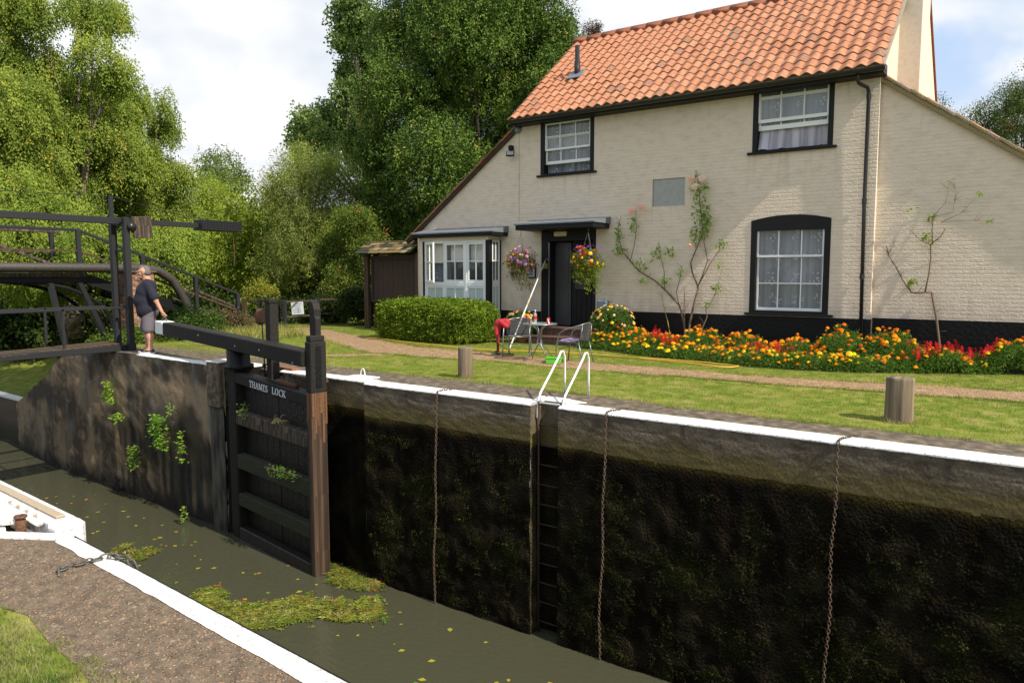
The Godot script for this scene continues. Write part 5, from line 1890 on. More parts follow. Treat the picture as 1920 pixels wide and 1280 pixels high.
	bar(s, Vector3(-19.45, 2.65, -6.2), Vector3(-19.45, 1.66, -8.7), 0.06, 0.05)
	part("diagonal_brace", s, M.gate_rail, B)
	# service pipe
	s = S(true)
	tube(s, [Vector3(-19.15, 1.80, -1.0), Vector3(-19.15, 1.80, -9.0), Vector3(-19.15, 1.79, -10.2), Vector3(-19.15, 1.73, -10.6), Vector3(-19.15, 1.52, -10.95), Vector3(-19.15, 1.15, -11.2), Vector3(-19.15, 0.5, -11.5), Vector3(-19.15, -0.5, -11.95)], 0.115, 12)
	var pipe := put("service_pipe", fin(s), M.pipe_paint)
	tag(pipe, "thick dark pipe carried along the footbridge and bent down into the bank", "pipe")
	# brick pier, brick by brick
	var P := thing("brick_pier", "old red brick pier under the footbridge landing, behind the man", "pier")
	s = S()
	bb(s, -19.88, -19.015, -0.7, 1.68, -10.385, -9.815)
	part("mortar_core", s, M.mortar_dark, P)
	for j in 31:
		var y := -0.62 + 0.0745 * j
		var off := 0.11 if j % 2 else 0.0
		for k in 5:
			var x0 := -19.90 + 0.225 * k - off
			var xa := maxf(x0, -19.9)
			var xb := minf(x0 + 0.215, -19.0)
			if xb - xa < 0.05: continue
			s = S()
			bb(s, xa, xb, y, y + 0.064, -9.9, -9.80 + jit(0.004), 0.005)
			part("brick", s, M["brick%d" % (rng.randi() % 3)], P)
		for k in 3:
			var z0 := -10.4 + 0.225 * k - (0.11 - off)
			var za := maxf(z0, -10.4)
			var zb := minf(z0 + 0.215, -9.905)
			if zb - za < 0.05: continue
			s = S()
			bb(s, -19.1, -19.0 + jit(0.004), y, y + 0.064, za, zb, 0.005)
			part("brick", s, M["brick%d" % (rng.randi() % 3)], P)
	s = S()
	bb(s, -19.95, -18.95, 1.68, 1.74, -10.45, -9.75, 0.01)
	part("cap_stone", s, M.slab, P)
	s = S()
	var mk := []
	for k in 9:
		var a := 0.6 + TAU * 0.75 * k / 8
		mk.append(Vector3(-18.996, 0.82 + 0.16 * sin(a), -10.12 + 0.13 * cos(a)))
	tube(s, mk, [0.012, 0.02, 0.028, 0.03, 0.03, 0.03, 0.028, 0.02, 0.012], 5)
	part("white_smear", s, M.white_paint, P)

# ---------- the man ----------
func sdf(caps: Array, cell: float, k: float) -> ArrayMesh:
	# tapered capsules joined by a smooth minimum, meshed as surface nets
	var lo := Vector3(1e9, 1e9, 1e9)
	var hi := -lo
	for c in caps:
		var r := maxf(c[2], c[3]) + k + cell * 3.0
		for p in [c[0], c[1]]:
			lo = lo.min(p - Vector3.ONE * r); hi = hi.max(p + Vector3.ONE * r)
	var nx := int((hi.x - lo.x) / cell) + 2
	var ny := int((hi.y - lo.y) / cell) + 2
	var nz := int((hi.z - lo.z) / cell) + 2
	var f := PackedFloat32Array()
	f.resize(nx * ny * nz)
	f.fill(9.0)
	for c in caps:
		var a: Vector3 = c[0]
		var ab: Vector3 = c[1] - a
		var l2 := maxf(ab.length_squared(), 1e-9)
		var R := maxf(c[2], c[3]) + k + cell * 2.5
		var p0 := (a.min(c[1]) - Vector3.ONE * R - lo) / cell
		var p1 := (a.max(c[1]) + Vector3.ONE * R - lo) / cell
		for x in range(maxi(0, int(p0.x)), mini(nx, int(p1.x) + 2)):
			for y in range(maxi(0, int(p0.y)), mini(ny, int(p1.y) + 2)):
				for z in range(maxi(0, int(p0.z)), mini(nz, int(p1.z) + 2)):
					var q := lo + Vector3(x, y, z) * cell - a
					var t := clampf(q.dot(ab) / l2, 0.0, 1.0)
					var d := (q - ab * t).length() - lerpf(c[2], c[3], t)
					var i := (x * ny + y) * nz + z
					var o := f[i]
					var h := maxf(k - absf(o - d), 0.0) / k
					f[i] = minf(o, d) - h * h * k * 0.25
	var vid := {}
	var verts := PackedVector3Array()
	var sx := ny * nz
	for x in nx - 1:
		for y in ny - 1:
			for z in nz - 1:
				var b := (x * ny + y) * nz + z
				var v := [f[b], f[b + 1], f[b + nz], f[b + nz + 1], f[b + sx], f[b + sx + 1], f[b + sx + nz], f[b + sx + nz + 1]]
				var inside := 0
				for e in v: inside += 1 if e < 0.0 else 0
				if inside == 0 or inside == 8: continue
				var sum := Vector3.ZERO
				var n := 0
				for e in [[0, 1], [2, 3], [4, 5], [6, 7], [0, 2], [1, 3], [4, 6], [5, 7], [0, 4], [1, 5], [2, 6], [3, 7]]:
					var fa: float = v[e[0]]
					var fb: float = v[e[1]]
					if (fa < 0.0) != (fb < 0.0):
						var t := fa / (fa - fb)
						var A := Vector3(e[0] >> 2, (e[0] >> 1) & 1, e[0] & 1)
						var B := Vector3(e[1] >> 2, (e[1] >> 1) & 1, e[1] & 1)
						sum += A.lerp(B, t); n += 1
				vid[b] = verts.size()
				verts.append(lo + (Vector3(x, y, z) + sum / n) * cell)
	var s := S(true)
	for x in range(1, nx - 1):
		for y in range(1, ny - 1):
			for z in range(1, nz - 1):
				var b := (x * ny + y) * nz + z
				var a0 := f[b] < 0.0
				if a0 != (f[b + sx] < 0.0):
					face(s, verts, vid, [b, b - nz, b - nz - 1, b - 1], a0)
				if a0 != (f[b + nz] < 0.0):
					face(s, verts, vid, [b, b - 1, b - sx - 1, b - sx], a0)
				if a0 != (f[b + 1] < 0.0):
					face(s, verts, vid, [b, b - sx, b - sx - nz, b - nz], a0)
	return fin(s)

func face(s: SurfaceTool, v: PackedVector3Array, id: Dictionary, q: Array, pos: bool) -> void:
	for i in q:
		if not id.has(i): return
	if pos: quad(s, v[id[q[0]]], v[id[q[1]]], v[id[q[2]]], v[id[q[3]]])
	else: quad(s, v[id[q[3]]], v[id[q[2]]], v[id[q[1]]], v[id[q[0]]])

func build_person() -> void:
	# local axes: x forward (the way he faces), y up, z to his left (towards the viewer)
	# his left is -z when x is forward and y up in a right-handed frame, so the body is turned to suit
	var turn := deg_to_rad(180.0 + 50.0)
	var P := thing("person", "man in navy polo shirt and grey shorts on the phone, one hand on the beam", "person", Vector3(-15.22, 0.0, -8.18), turn)
	P.scale = Vector3.ONE * 1.03
	var V := func(f: float, u: float, l: float) -> Vector3: return Vector3(f, u, -l)
	var hipL: Vector3 = V.call(-0.01, 0.86, 0.10)
	var hipR: Vector3 = V.call(0.01, 0.86, -0.10)
	var kneL: Vector3 = V.call(0.0, 0.48, 0.13)
	var kneR: Vector3 = V.call(0.09, 0.48, -0.11)
	var ankL: Vector3 = V.call(-0.03, 0.09, 0.14)
	var ankR: Vector3 = V.call(0.06, 0.09, -0.11)
	var shL: Vector3 = V.call(-0.06, 1.38, 0.20)
	var shR: Vector3 = V.call(-0.02, 1.38, -0.20)
	var elL: Vector3 = V.call(-0.19, 1.10, 0.29)
	var wrL: Vector3 = V.call(-0.30, 0.86, 0.29)
	var haL: Vector3 = V.call(-0.34, 0.785, 0.28)
	var elR: Vector3 = V.call(0.20, 1.15, -0.20)
	var wrR: Vector3 = V.call(0.17, 1.39, -0.15)
	var haR: Vector3 = V.call(0.13, 1.48, -0.12)
	var neck: Vector3 = V.call(0.01, 1.47, 0.0)
	var head: Vector3 = V.call(0.065, 1.625, 0.0)
	var torso := [[V.call(0.0, 0.92, 0.07), V.call(0.0, 0.92, -0.07), 0.165, 0.165], [V.call(0.065, 1.07, 0.05), V.call(0.065, 1.07, -0.05), 0.188, 0.188], [V.call(0.025, 1.25, 0.08), V.call(0.025, 1.25, -0.08), 0.165, 0.165], [V.call(-0.02, 1.36, 0.12), V.call(-0.02, 1.36, -0.12), 0.115, 0.115]]
	var body := torso.duplicate()
	body.append_array([[hipL, kneL, 0.095, 0.065], [hipR, kneR, 0.095, 0.065], [kneL, kneL.lerp(ankL, 0.35) + Vector3(-0.025, 0, 0), 0.062, 0.066], [kneL.lerp(ankL, 0.35) + Vector3(-0.02, 0, 0), ankL, 0.064, 0.040], [kneR, kneR.lerp(ankR, 0.35) + Vector3(-0.025, 0, 0), 0.062, 0.066], [kneR.lerp(ankR, 0.35) + Vector3(-0.02, 0, 0), ankR, 0.064, 0.040]])
	body.append_array([[shL, elL, 0.058, 0.048], [elL, wrL, 0.047, 0.032], [shR, elR, 0.058, 0.048], [elR, wrR, 0.046, 0.031], [neck + Vector3(-0.02, -0.1, 0), head + Vector3(-0.02, -0.03, 0), 0.072, 0.062], [ankL, ankL + Vector3(0.11, -0.05, 0), 0.04, 0.034], [ankR, ankR + Vector3(0.11, -0.05, 0), 0.04, 0.034]])
	part_mesh("body", sdf(body, 0.017, 0.05), M.skin, P)
	# head with face
	var hd := [[head + Vector3(-0.02, 0.025, 0), head + Vector3(-0.01, 0.025, 0), 0.092, 0.090], [head + Vector3(0.02, -0.05, 0), head + Vector3(0.03, -0.065, 0), 0.068, 0.052], [head + Vector3(0.062, -0.085, 0.012), head + Vector3(0.062, -0.085, -0.012), 0.026, 0.026], [head + Vector3(0.078, 0.012, 0), head + Vector3(0.100, -0.028, 0), 0.011, 0.016], [head + Vector3(0.062, 0.030, 0.035), head + Vector3(0.062, 0.030, -0.035), 0.020, 0.020], [head + Vector3(0.080, -0.060, 0.016), head + Vector3(0.080, -0.060, -0.016), 0.010, 0.010], [neck + Vector3(-0.02, -0.02, 0), head + Vector3(-0.03, -0.05, 0), 0.066, 0.062]]
	for z in [-1.0, 1.0]:
		hd.append([head + Vector3(-0.012, 0.022, 0.088 * z), head + Vector3(-0.006, -0.022, 0.084 * z), 0.013, 0.009])
		hd.append([head + Vector3(0.045, -0.025, 0.045 * z), head + Vector3(0.045, -0.03, 0.05 * z), 0.024, 0.02])
	var hm := part_mesh("head", sdf(hd, 0.006, 0.022), M.skin, P)
	hm.transform = Transform3D(Basis.from_scale(Vector3.ONE * 1.09), head * -0.09 + Vector3(0, 0.01, 0))
	var hr := [[head + Vector3(-0.035, 0.045, 0.0), head + Vector3(0.012, 0.062, 0.0), 0.086, 0.068], [head + Vector3(-0.058, 0.0, 0.02), head + Vector3(-0.058, 0.0, -0.02), 0.068, 0.068]]
	part_mesh("hair", sdf(hr, 0.009, 0.02), M.hair, P).transform = hm.transform
	# hands
	for q in [[wrL, haL, Vector3(-0.25, -0.95, 0.1), Vector3(0.85, 0.0, 0.35)], [wrR, haR, Vector3(-0.5, 0.86, 0.2), Vector3(0.75, 0.3, 0.3)]]:
		var d: Vector3 = (q[1] - q[0]).normalized()
		var u: Vector3 = (q[3] - d * d.dot(q[3])).normalized()
		var n := d.cross(u)
		var pc: Vector3 = q[0] + d * 0.055
		var hn := [[q[0] - d * 0.03, q[0] + d * 0.02, 0.028, 0.026], [pc + u * 0.022, pc + d * 0.03 + u * 0.028, 0.017, 0.015], [pc, pc + d * 0.035, 0.018, 0.016], [pc - u * 0.022, pc + d * 0.028 - u * 0.026, 0.017, 0.014]]
		var ln := [0.042, 0.050, 0.046, 0.036]
		for i in 4:
			var b := pc + d * 0.038 + u * (0.032 - 0.021 * i)
			var m: Vector3 = b + d * ln[i] * 0.55 + n * 0.008
			hn.append([b, m, 0.0095, 0.0085])
			hn.append([m, m + (d * 0.55 + n * 0.8).normalized() * ln[i] * 0.55, 0.0085, 0.0075])
		var t := pc - d * 0.02 + u * 0.03
		hn.append([t, t + (u * 0.7 + d * 0.6 + n * 0.4).normalized() * 0.04, 0.013, 0.010])
		hn.append([t + (u * 0.7 + d * 0.6 + n * 0.4).normalized() * 0.04, t + (u * 0.5 + d * 0.8 + n * 0.6).normalized() * 0.07, 0.010, 0.008])
		part_mesh("hand", sdf(hn, 0.006, 0.010), M.skin, P)
	# clothes
	var sh := []
	for c in torso: sh.append([c[0], c[1], c[2] + 0.016, c[3] + 0.016])
	sh.append([V.call(0.03, 0.87, 0.07), V.call(0.03, 0.87, -0.07), 0.185, 0.185])
	sh.append_array([[shL, shL.lerp(elL, 0.86), 0.086, 0.090], [shR, shR.lerp(elR, 0.86), 0.078, 0.082], [neck + Vector3(-0.02, -0.05, 0.03), neck + Vector3(-0.02, -0.05, -0.03), 0.062, 0.062], [neck + Vector3(0.0, -0.005, 0.0), neck + Vector3(0.0, 0.0, 0.0), 0.070, 0.070]])
	part_mesh("polo_shirt", sdf(sh, 0.017, 0.045), M.navy, P)
	var so := [[V.call(-0.01, 0.86, 0.07), V.call(-0.01, 0.86, -0.07), 0.170, 0.170], [hipL, hipL.lerp(kneL, 0.94), 0.130, 0.115], [hipR, hipR.lerp(kneR, 0.94), 0.130, 0.115]]
	part_mesh("shorts", sdf(so, 0.017, 0.03), M.shorts, P)
	for a in [ankL, ankR]:
		var dz := Vector3(0.0, 0, 0)
		part_mesh("shoe", sdf([[a + Vector3(-0.035, -0.035, 0), a + Vector3(0.06, -0.045, 0), 0.045, 0.046], [a + Vector3(0.05, -0.05, 0), a + Vector3(0.15, -0.060, 0), 0.044, 0.032]], 0.009, 0.02), M.shoe, P)
		var s := S()
		var pp := PackedVector2Array()
		for k in 16:
			var t := TAU * k / 16
			pp.append(Vector2(a.x + 0.055 + 0.142 * cos(t), a.z + 0.050 * sin(t) * (1.0 + 0.15 * cos(t))))
		prism(s, pp, Vector3(0, 0.032, 0), Vector3(1, 0, 0), Vector3(0, 0, 1), 0.03)
		part("shoe_sole", s, M.sole, P)
		s = S(true)
		tube(s, [a + Vector3(0, -0.01, 0), a + Vector3(-0.002, 0.05, 0)], [0.047, 0.046], 10)
		part("sock", s, M.sole, P)
	var st := S()
	box(st, V.call(0.155, 1.29, 0.105), Vector3(0.008, 0.016, 0.06), Basis(Vector3.UP, 0.6))
	part("chest_logo", st, M.sole, P)
	st = S()
	box(st, Vector3.ZERO, Vector3(0.012, 0.145, 0.07), Basis(Vector3(0, 0, 1), -0.35) * Basis(Vector3(0, 1, 0), 0.7), 0.004)
	var ph := put("phone", fin(st), M.gutter)
	ph.position = P.transform * (haR + Vector3(-0.02, 0.05, 0.02))
	tag(ph, "dark mobile phone held to the ear of the man", "phone")

# ---------- trees ----------
func sprig(n: int, rad: float, ll: float, lw: float, droop: float, seed_: int) -> ArrayMesh:
	# a spray of leaves round a short twig
	var keep := rng.state
	rng.seed = seed_
	var s := S()
	for i in n:
		var v := rv() * rad * pow(rng.randf(), 0.5)
		if droop > 0.0:
			v = Vector3(v.x * 0.45, -rng.randf() * rad * 2.2, v.z * 0.45)
		var d := (v.normalized() * 0.6 + Vector3(jit(0.8), -droop - 0.15 + jit(0.5), jit(0.8))).normalized()
		var nn := (Vector3.UP * 0.7 + rv() * 0.8)
		nn = (nn - d * nn.dot(d)).normalized()
		leaf(s, v, d, nn, ll * rng.randf_range(0.7, 1.25), lw * rng.randf_range(0.7, 1.25), 0.12)
	rng.state = keep
	return fin(s)

# crown of a tree: sprays of leaves through the volumes in blobs, thinned by noise so that gaps stay open
func crown(parent: Node, called: String, blobs: Array, count: int, meshes: Array, m: Material, tones: Array, o := {}) -> void:
	var vol := 0.0
	for b in blobs: vol += pow(b[3], 2.3)
	var sets := []
	for k in meshes.size(): sets.append([[], PackedColorArray()])
	var gap: float = o.get("gap", -0.12)
	var shell: float = o.get("shell", 0.5)
	var flat: float = o.get("flat", 1.0)
	var gf: float = o.get("gf", 0.55)
	for b in blobs:
		var c := Vector3(b[0], b[1], b[2])
		var r: float = b[3]
		var n := int(count * pow(r, 2.3) / vol)
		for i in n:
			var d := rv()
			var rr := r * pow(rng.randf(), shell)
			rr *= 1.0 + 0.30 * noise.get_noise_3d(d.x * 2.0 + c.x, d.y * 2.0 + c.y, d.z * 2.0 + c.z)
			var p := c + Vector3(d.x, d.y * flat, d.z) * rr
			if p.y < o.get("floor", 0.1): continue
			var g := noise.get_noise_3d(p.x * gf, p.y * gf, p.z * gf) + 0.5 * noise.get_noise_3d(p.x * 1.7, p.y * 1.7, p.z * 1.7)
			if g < gap and rr > r * float(o.get("core", 0.0)): continue
			var k := rng.randi() % meshes.size()
			var sc := rng.randf_range(0.7, 1.3)
			var tilt := Basis(Vector3(d.z, 0.0, -d.x).normalized() if absf(d.y) < 0.99 else Vector3.RIGHT, -rng.randf() * 0.6) if o.get("droop", false) else Basis(rv(), rng.randf() * 1.2)
			sets[k][0].append(Transform3D((tilt * Basis(Vector3.UP, rng.randf() * TAU)).scaled(Vector3.ONE * sc), p))
			var t := clampf(0.5 + 0.9 * noise.get_noise_3d(p.x * 0.8 + 30, p.y * 0.8, p.z * 0.8) + jit(0.35), 0.0, 1.0)
			var col: Color = (tones[0] as Color).lerp(tones[1], t)
			if tones.size() > 2 and rng.randf() < o.get("odd", 0.06): col = tones[2]
			var v := rng.randf_range(0.8, 1.2)
			sets[k][1].append(Color(col.r * v, col.g * v, col.b * v))
	for k in meshes.size():
		swarm(called, meshes[k], m, sets[k][0], sets[k][1], parent)

func limbs(parent: Node, base: Vector3, r: float, blobs: Array, m: Material, called := "trunk", stop := 0.55) -> void:
	var top := Vector3.ZERO
	var hi := -1e9
	var mean := Vector3.ZERO
	for b in blobs:
		mean += Vector3(b[0], b[1], b[2]) / blobs.size()
		if b[1] > hi:
			hi = b[1]; top = Vector3(b[0], b[1], b[2])
	top.y = base.y + (top.y - base.y) * 0.86
	var s := S(true)
	var pts := []
	var rad := []
	for k in 9:
		var t := k / 8.0
		var p := base.lerp(Vector3(lerpf(mean.x, top.x, t), top.y, lerpf(mean.z, top.z, t)), t)
		pts.append(p + Vector3(noise.get_noise_2d(t * 3.0, base.x), 0, noise.get_noise_2d(t * 3.0, base.z + 7)) * 0.35 * t)
		rad.append(r * (1.25 if k == 0 else 1.0 - 0.85 * t))
	tube(s, pts, rad, 8)
	part(called, s, m, parent)
	for b in blobs:
		var c := Vector3(b[0], b[1], b[2])
		var t := clampf((c.y - base.y) / maxf(top.y - base.y, 0.1) * stop, 0.12, 0.92)
		var p0: Vector3 = pts[int(t * 8)]
		var mid := p0.lerp(c, 0.5) + Vector3(jit(0.3), 0.25, jit(0.3))
		s = S(true)
		tube(s, [p0, mid, c + Vector3(0, 0.2, 0)], [r * 0.34 * (1.0 - 0.6 * t), r * 0.22 * (1.0 - 0.6 * t), 0.015], 5)
		for j in 3:
			var e: Vector3 = c + rv() * float(b[3]) * 0.85
			tube(s, [mid.lerp(c, 0.4 + 0.3 * rng.randf()), c.lerp(e, 0.5) + Vector3(0, 0.1, 0), e], [r * 0.12, r * 0.07, 0.006], 4)
		part("limb", s, m, parent)

func tree(called: String, label: String, category: String, base: Vector3, r: float, blobs: Array, count: int, meshes: Array, m: Material, tones: Array, bark: Material, o := {}, group := "") -> Node3D:
	var t := thing(called, label, category, Vector3.ZERO, 0.0, group)
	if r > 0.0: limbs(t, base, r, blobs, bark)
	crown(t, "crown", blobs, count, meshes, m, tones, o)
	return t

func build_trees() -> void:
	var birch := [sprig(20, 0.24, 0.066, 0.048, 0.55, 1), sprig(18, 0.28, 0.062, 0.046, 0.7, 2), sprig(20, 0.2, 0.07, 0.05, 0.4, 3)]
	var broad := [sprig(13, 0.24, 0.13, 0.11, 0.0, 4), sprig(12, 0.26, 0.14, 0.12, 0.1, 5)]
	var small := [sprig(20, 0.22, 0.066, 0.042, 0.0, 6), sprig(20, 0.2, 0.062, 0.045, 0.0, 7)]
	var holly := [sprig(15, 0.22, 0.10, 0.058, 0.0, 8), sprig(16, 0.25, 0.095, 0.06, 0.1, 9), sprig(14, 0.2, 0.105, 0.06, 0.0, 10)]
	var slim := [sprig(18, 0.24, 0.10, 0.025, 0.15, 11), sprig(16, 0.28, 0.11, 0.026, 0.0, 12)]
	var yg := [Color(0.145, 0.215, 0.03), Color(0.30, 0.355, 0.06), Color(0.44, 0.38, 0.06)]
	var bo := {"droop": true, "gap": -0.16, "shell": 0.62, "gf": 0.9, "odd": 0.03}
	tree("birch_tree", "tallest yellow-green birch at the left edge with pale trunk", "tree", Vector3(-25.6, -0.4, -11.2), 0.24, [[-24.5, 9.7, -9.9, 0.93], [-25.8, 8.7, -9.3, 1.20], [-24.2, 9.7, -11.6, 0.79], [-24.6, 10.1, -12.5, 0.53], [-25.6, 7.7, -10.5, 1.32], [-23.3, 8.4, -11.2, 0.57], [-24.0, 6.5, -9.2, 1.29], [-25.6, 7.8, -12.1, 0.86], [-23.6, 7.9, -12.0, 0.65], [-24.6, 5.3, -9.5, 1.50], [-26.4, 6.2, -11.6, 1.24], [-24.6, 6.3, -11.6, 0.78]], 15000, birch, M.leaves, yg, M.birch_bark, bo)
	tree("birch_tree", "shorter yellow-green birch right of the tallest one, edging the open sky", "tree", Vector3(-26.8, -0.3, -13.6), 0.2, [[-26.5, 7.1, -13.4, 0.89], [-27.4, 8.1, -14.5, 0.67], [-25.8, 7.8, -14.7, 0.51], [-26.3, 7.0, -15.0, 0.56], [-25.3, 5.6, -13.2, 1.06], [-27.3, 5.1, -13.2, 1.29], [-27.2, 5.3, -15.1, 1.06], [-25.7, 5.4, -15.2, 0.47], [-26.4, 4.1, -15.5, 0.82], [-26.9, 3.8, -14.2, 1.18], [-25.8, 4.3, -11.5, 1.10]], 15000, birch, M.leaves, yg, M.birch_bark, bo)
	tree("birch_tree", "low leafy green tree hanging over the footbridge at far left", "tree", Vector3(-24.2, -0.5, -11.6), 0.22, [[-23.3, 3.5, -8.9, 1.32], [-22.5, 3.0, -9.7, 1.04], [-22.1, 2.3, -8.5, 1.17], [-20.7, 2.4, -9.7, 0.89], [-22.6, 2.3, -11.4, 0.80], [-21.1, 2.3, -11.8, 0.85], [-21.4, 2.7, -12.6, 0.70], [-23.3, 1.9, -10.1, 0.89], [-23.5, 2.8, -8.1, 1.23]], 15000, birch, M.leaves, [Color(0.145, 0.22, 0.028), Color(0.29, 0.355, 0.055), Color(0.42, 0.37, 0.06)], M.bark, {"gap": -0.16, "shell": 0.6, "gf": 0.8, "odd": 0.03, "droop": true})
	tree("ash_tree", "small far pale round-headed tree against the sky between birch and dark trees", "tree", Vector3(-48.8, -1.0, -32.0), 0.25, [[-51.5, 9.7, -33.6, 1.75], [-49.1, 8.3, -30.7, 0.99], [-50.0, 8.9, -34.3, 1.12], [-48.5, 8.1, -32.1, 1.40]], 1300, broad, M.leaves, [Color(0.10, 0.15, 0.03), Color(0.19, 0.23, 0.06)], M.bark, {"gap": -0.02, "shell": 0.5, "gf": 1.2})
	tree("alder_tree", "light green bushy tree behind the stair rails below the small far tree", "tree", Vector3(-31.2, -0.6, -20.6), 0.2, [[-33.2, 5.1, -21.0, 1.28], [-32.3, 4.1, -21.9, 1.38], [-30.0, 2.7, -19.2, 1.38], [-29.5, 2.2, -20.3, 1.21], [-30.8, 3.6, -18.8, 1.02], [-32.0, 3.3, -23.1, 1.11], [-31.9, 2.0, -19.0, 1.18], [-31.7, 1.0, -20.8, 1.07]], 7000, small, M.leaves, [Color(0.18, 0.25, 0.03), Color(0.36, 0.42, 0.06), Color(0.46, 0.40, 0.06)], M.bark, {"gap": -0.3, "gf": 0.8})
	tree("willow_tree", "grey-green willow with thin upright tips left of the dark tree", "tree", Vector3(-25.6, -0.3, -21.4), 0.25, [[-25.4, 5.7, -20.3, 1.27], [-25.2, 5.7, -21.8, 1.18], [-26.2, 5.0, -19.8, 0.98], [-25.4, 3.7, -20.7, 1.73], [-24.9, 3.8, -22.7, 1.47], [-26.6, 2.4, -20.6, 1.47], [-26.2, 2.0, -23.1, 1.53], [-24.7, 5.3, -23.5, 1.21], [-27.4, 6.9, -21.9, 0.65], [-26.2, 6.8, -22.8, 0.59], [-27.1, 1.0, -22.6, 1.24], [-27.2, 0.8, -20.4, 0.84]], 9500, slim, M.leaves, [Color(0.19, 0.24, 0.055), Color(0.38, 0.41, 0.13), Color(0.46, 0.38, 0.10)], M.bark, {"gap": -0.22, "gf": 0.7})
	tree("sycamore_tree", "big-leaved dark green sycamore with ragged outline left of the dense dark tree", "tree", Vector3(-29.0, 0.0, -29.0), 0.35, [[-28.5, 14.5, -26.3, 1.27], [-30.2, 14.1, -29.3, 1.86], [-31.8, 14.4, -28.4, 0.69], [-30.6, 11.5, -29.2, 1.84], [-30.2, 12.4, -27.3, 0.59], [-31.3, 9.8, -27.2, 1.31], [-30.2, 9.2, -24.7, 0.95], [-32.8, 8.8, -26.2, 0.72], [-29.7, 8.9, -27.9, 1.75], [-29.4, 11.0, -26.2, 0.63], [-29.3, 8.0, -24.7, 1.09]], 7200, broad, M.leaves, [Color(0.09, 0.145, 0.035), Color(0.19, 0.25, 0.075)], M.bark, {"gap": -0.10, "gf": 0.7})
	tree("holly_tree", "large dense dark green tree towering behind the cottage's left end", "tree", Vector3(-18.6, 0.0, -24.5), 0.45, [[-19.6, 14.3, -24.8, 3.36], [-21.9, 11.8, -23.4, 1.90], [-18.2, 10.9, -22.3, 2.13], [-17.8, 11.9, -25.8, 2.09], [-16.0, 11.0, -25.4, 1.02], [-15.0, 9.9, -24.9, 0.68], [-20.6, 8.7, -21.2, 1.67], [-20.1, 9.1, -23.9, 2.27], [-18.4, 9.4, -25.7, 2.07], [-15.6, 8.9, -24.0, 1.15], [-21.8, 6.5, -21.7, 1.53], [-18.9, 5.9, -21.5, 1.94], [-18.8, 6.6, -24.8, 1.78], [-17.0, 7.5, -24.3, 1.17], [-22.2, 4.3, -22.6, 1.68], [-20.6, 4.4, -24.5, 1.81], [-20.5, 3.0, -22.3, 1.28], [-23.1, 3.1, -22.3, 1.09], [-21.4, 1.5, -20.5, 1.00]], 34000, holly, M.glossy_leaves, [Color(0.046, 0.096, 0.014), Color(0.135, 0.205, 0.032), Color(0.30, 0.27, 0.06)], M.bark, {"gap": -0.06, "shell": 0.42, "gf": 0.62, "odd": 0.012, "core": 0.72})
	tree("rowan_bush", "dark bush with a few red berries left of the notice board", "bush", Vector3(-19.9, 0.0, -18.4), 0.08, [[-19.1, 3.4, -17.5, 0.73], [-20.7, 2.6, -18.3, 0.90], [-18.6, 2.4, -17.8, 0.73], [-19.6, 1.3, -17.5, 0.85]], 3600, small, M.leaves, [Color(0.08, 0.13, 0.02), Color(0.19, 0.23, 0.04), Color(0.40, 0.12, 0.04)], M.bark, {"gap": -0.2, "odd": 0.008, "core": 0.7})
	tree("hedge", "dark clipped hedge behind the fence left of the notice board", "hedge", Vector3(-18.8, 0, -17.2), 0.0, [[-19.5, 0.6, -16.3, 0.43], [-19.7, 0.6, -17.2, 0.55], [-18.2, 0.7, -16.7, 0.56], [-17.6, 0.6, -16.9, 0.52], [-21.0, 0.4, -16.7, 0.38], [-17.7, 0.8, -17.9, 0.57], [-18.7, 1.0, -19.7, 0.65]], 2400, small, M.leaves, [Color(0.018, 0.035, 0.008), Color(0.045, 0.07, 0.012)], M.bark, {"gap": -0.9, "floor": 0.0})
	tree("golden_shrub", "small golden yellow shrub beyond the fence gate", "shrub", Vector3(-24.4, -0.2, -17.3), 0.05, [[-24.5, 1.2, -17.3, 0.42], [-24.2, 0.8, -17.7, 0.32], [-24.6, 0.6, -17.2, 0.30]], 750, small, M.leaves, [Color(0.22, 0.24, 0.03), Color(0.40, 0.36, 0.06)], M.bark, {"gap": -0.15})
	tree("ash_tree", "grey-green tree rising behind the lower wing roof at right edge", "tree", Vector3(-1.4, 0, -38.2), 0.25, [[-2.4, 8.0, -39.0, 1.23], [-1.6, 8.6, -38.8, 1.25], [-0.8, 7.5, -38.6, 1.65], [-3.3, 8.2, -38.8, 0.67], [-2.0, 7.0, -40.3, 1.44], [-0.4, 9.2, -38.4, 1.38], [-1.2, 9.0, -38.0, 0.71]], 3800, small, M.leaves, [Color(0.09, 0.13, 0.04), Color(0.18, 0.22, 0.08), Color(0.34, 0.19, 0.08)], M.bark, {"gap": -0.10, "gf": 0.9})
	tree("sapling", "thin sparse treetop peeping over the lower wing roof next to the chimney", "tree", Vector3(-3.6, 0, -36.0), 0.06, [[-3.9, 9.0, -37.1, 0.32], [-3.5, 7.8, -35.1, 0.40], [-3.7, 8.1, -35.3, 0.25]], 130, small, M.leaves, [Color(0.07, 0.10, 0.03), Color(0.12, 0.15, 0.05)], M.bark, {"gap": -0.2})
	tree("plum_tree", "purple-leaved treetop just above the left end of the ridge", "tree", Vector3(-19.8, 0, -35.2), 0.12, [[-21.1, 15.0, -37.1, 0.54], [-20.3, 13.6, -35.1, 0.51], [-19.8, 14.6, -35.5, 0.24]], 330, small, M.leaves, [Color(0.06, 0.02, 0.025), Color(0.13, 0.045, 0.045), Color(0.10, 0.14, 0.04)], M.bark, {"gap": -0.25, "odd": 0.2})
	# undergrowth that closes the view below the crowns
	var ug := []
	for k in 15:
		ug.append([-30.0 + k * 0.66 + jit(0.3), -0.5 + rng.randf() * 0.7, -11.4 - k * 0.28 + jit(0.5), 0.85 + rng.randf() * 0.5])
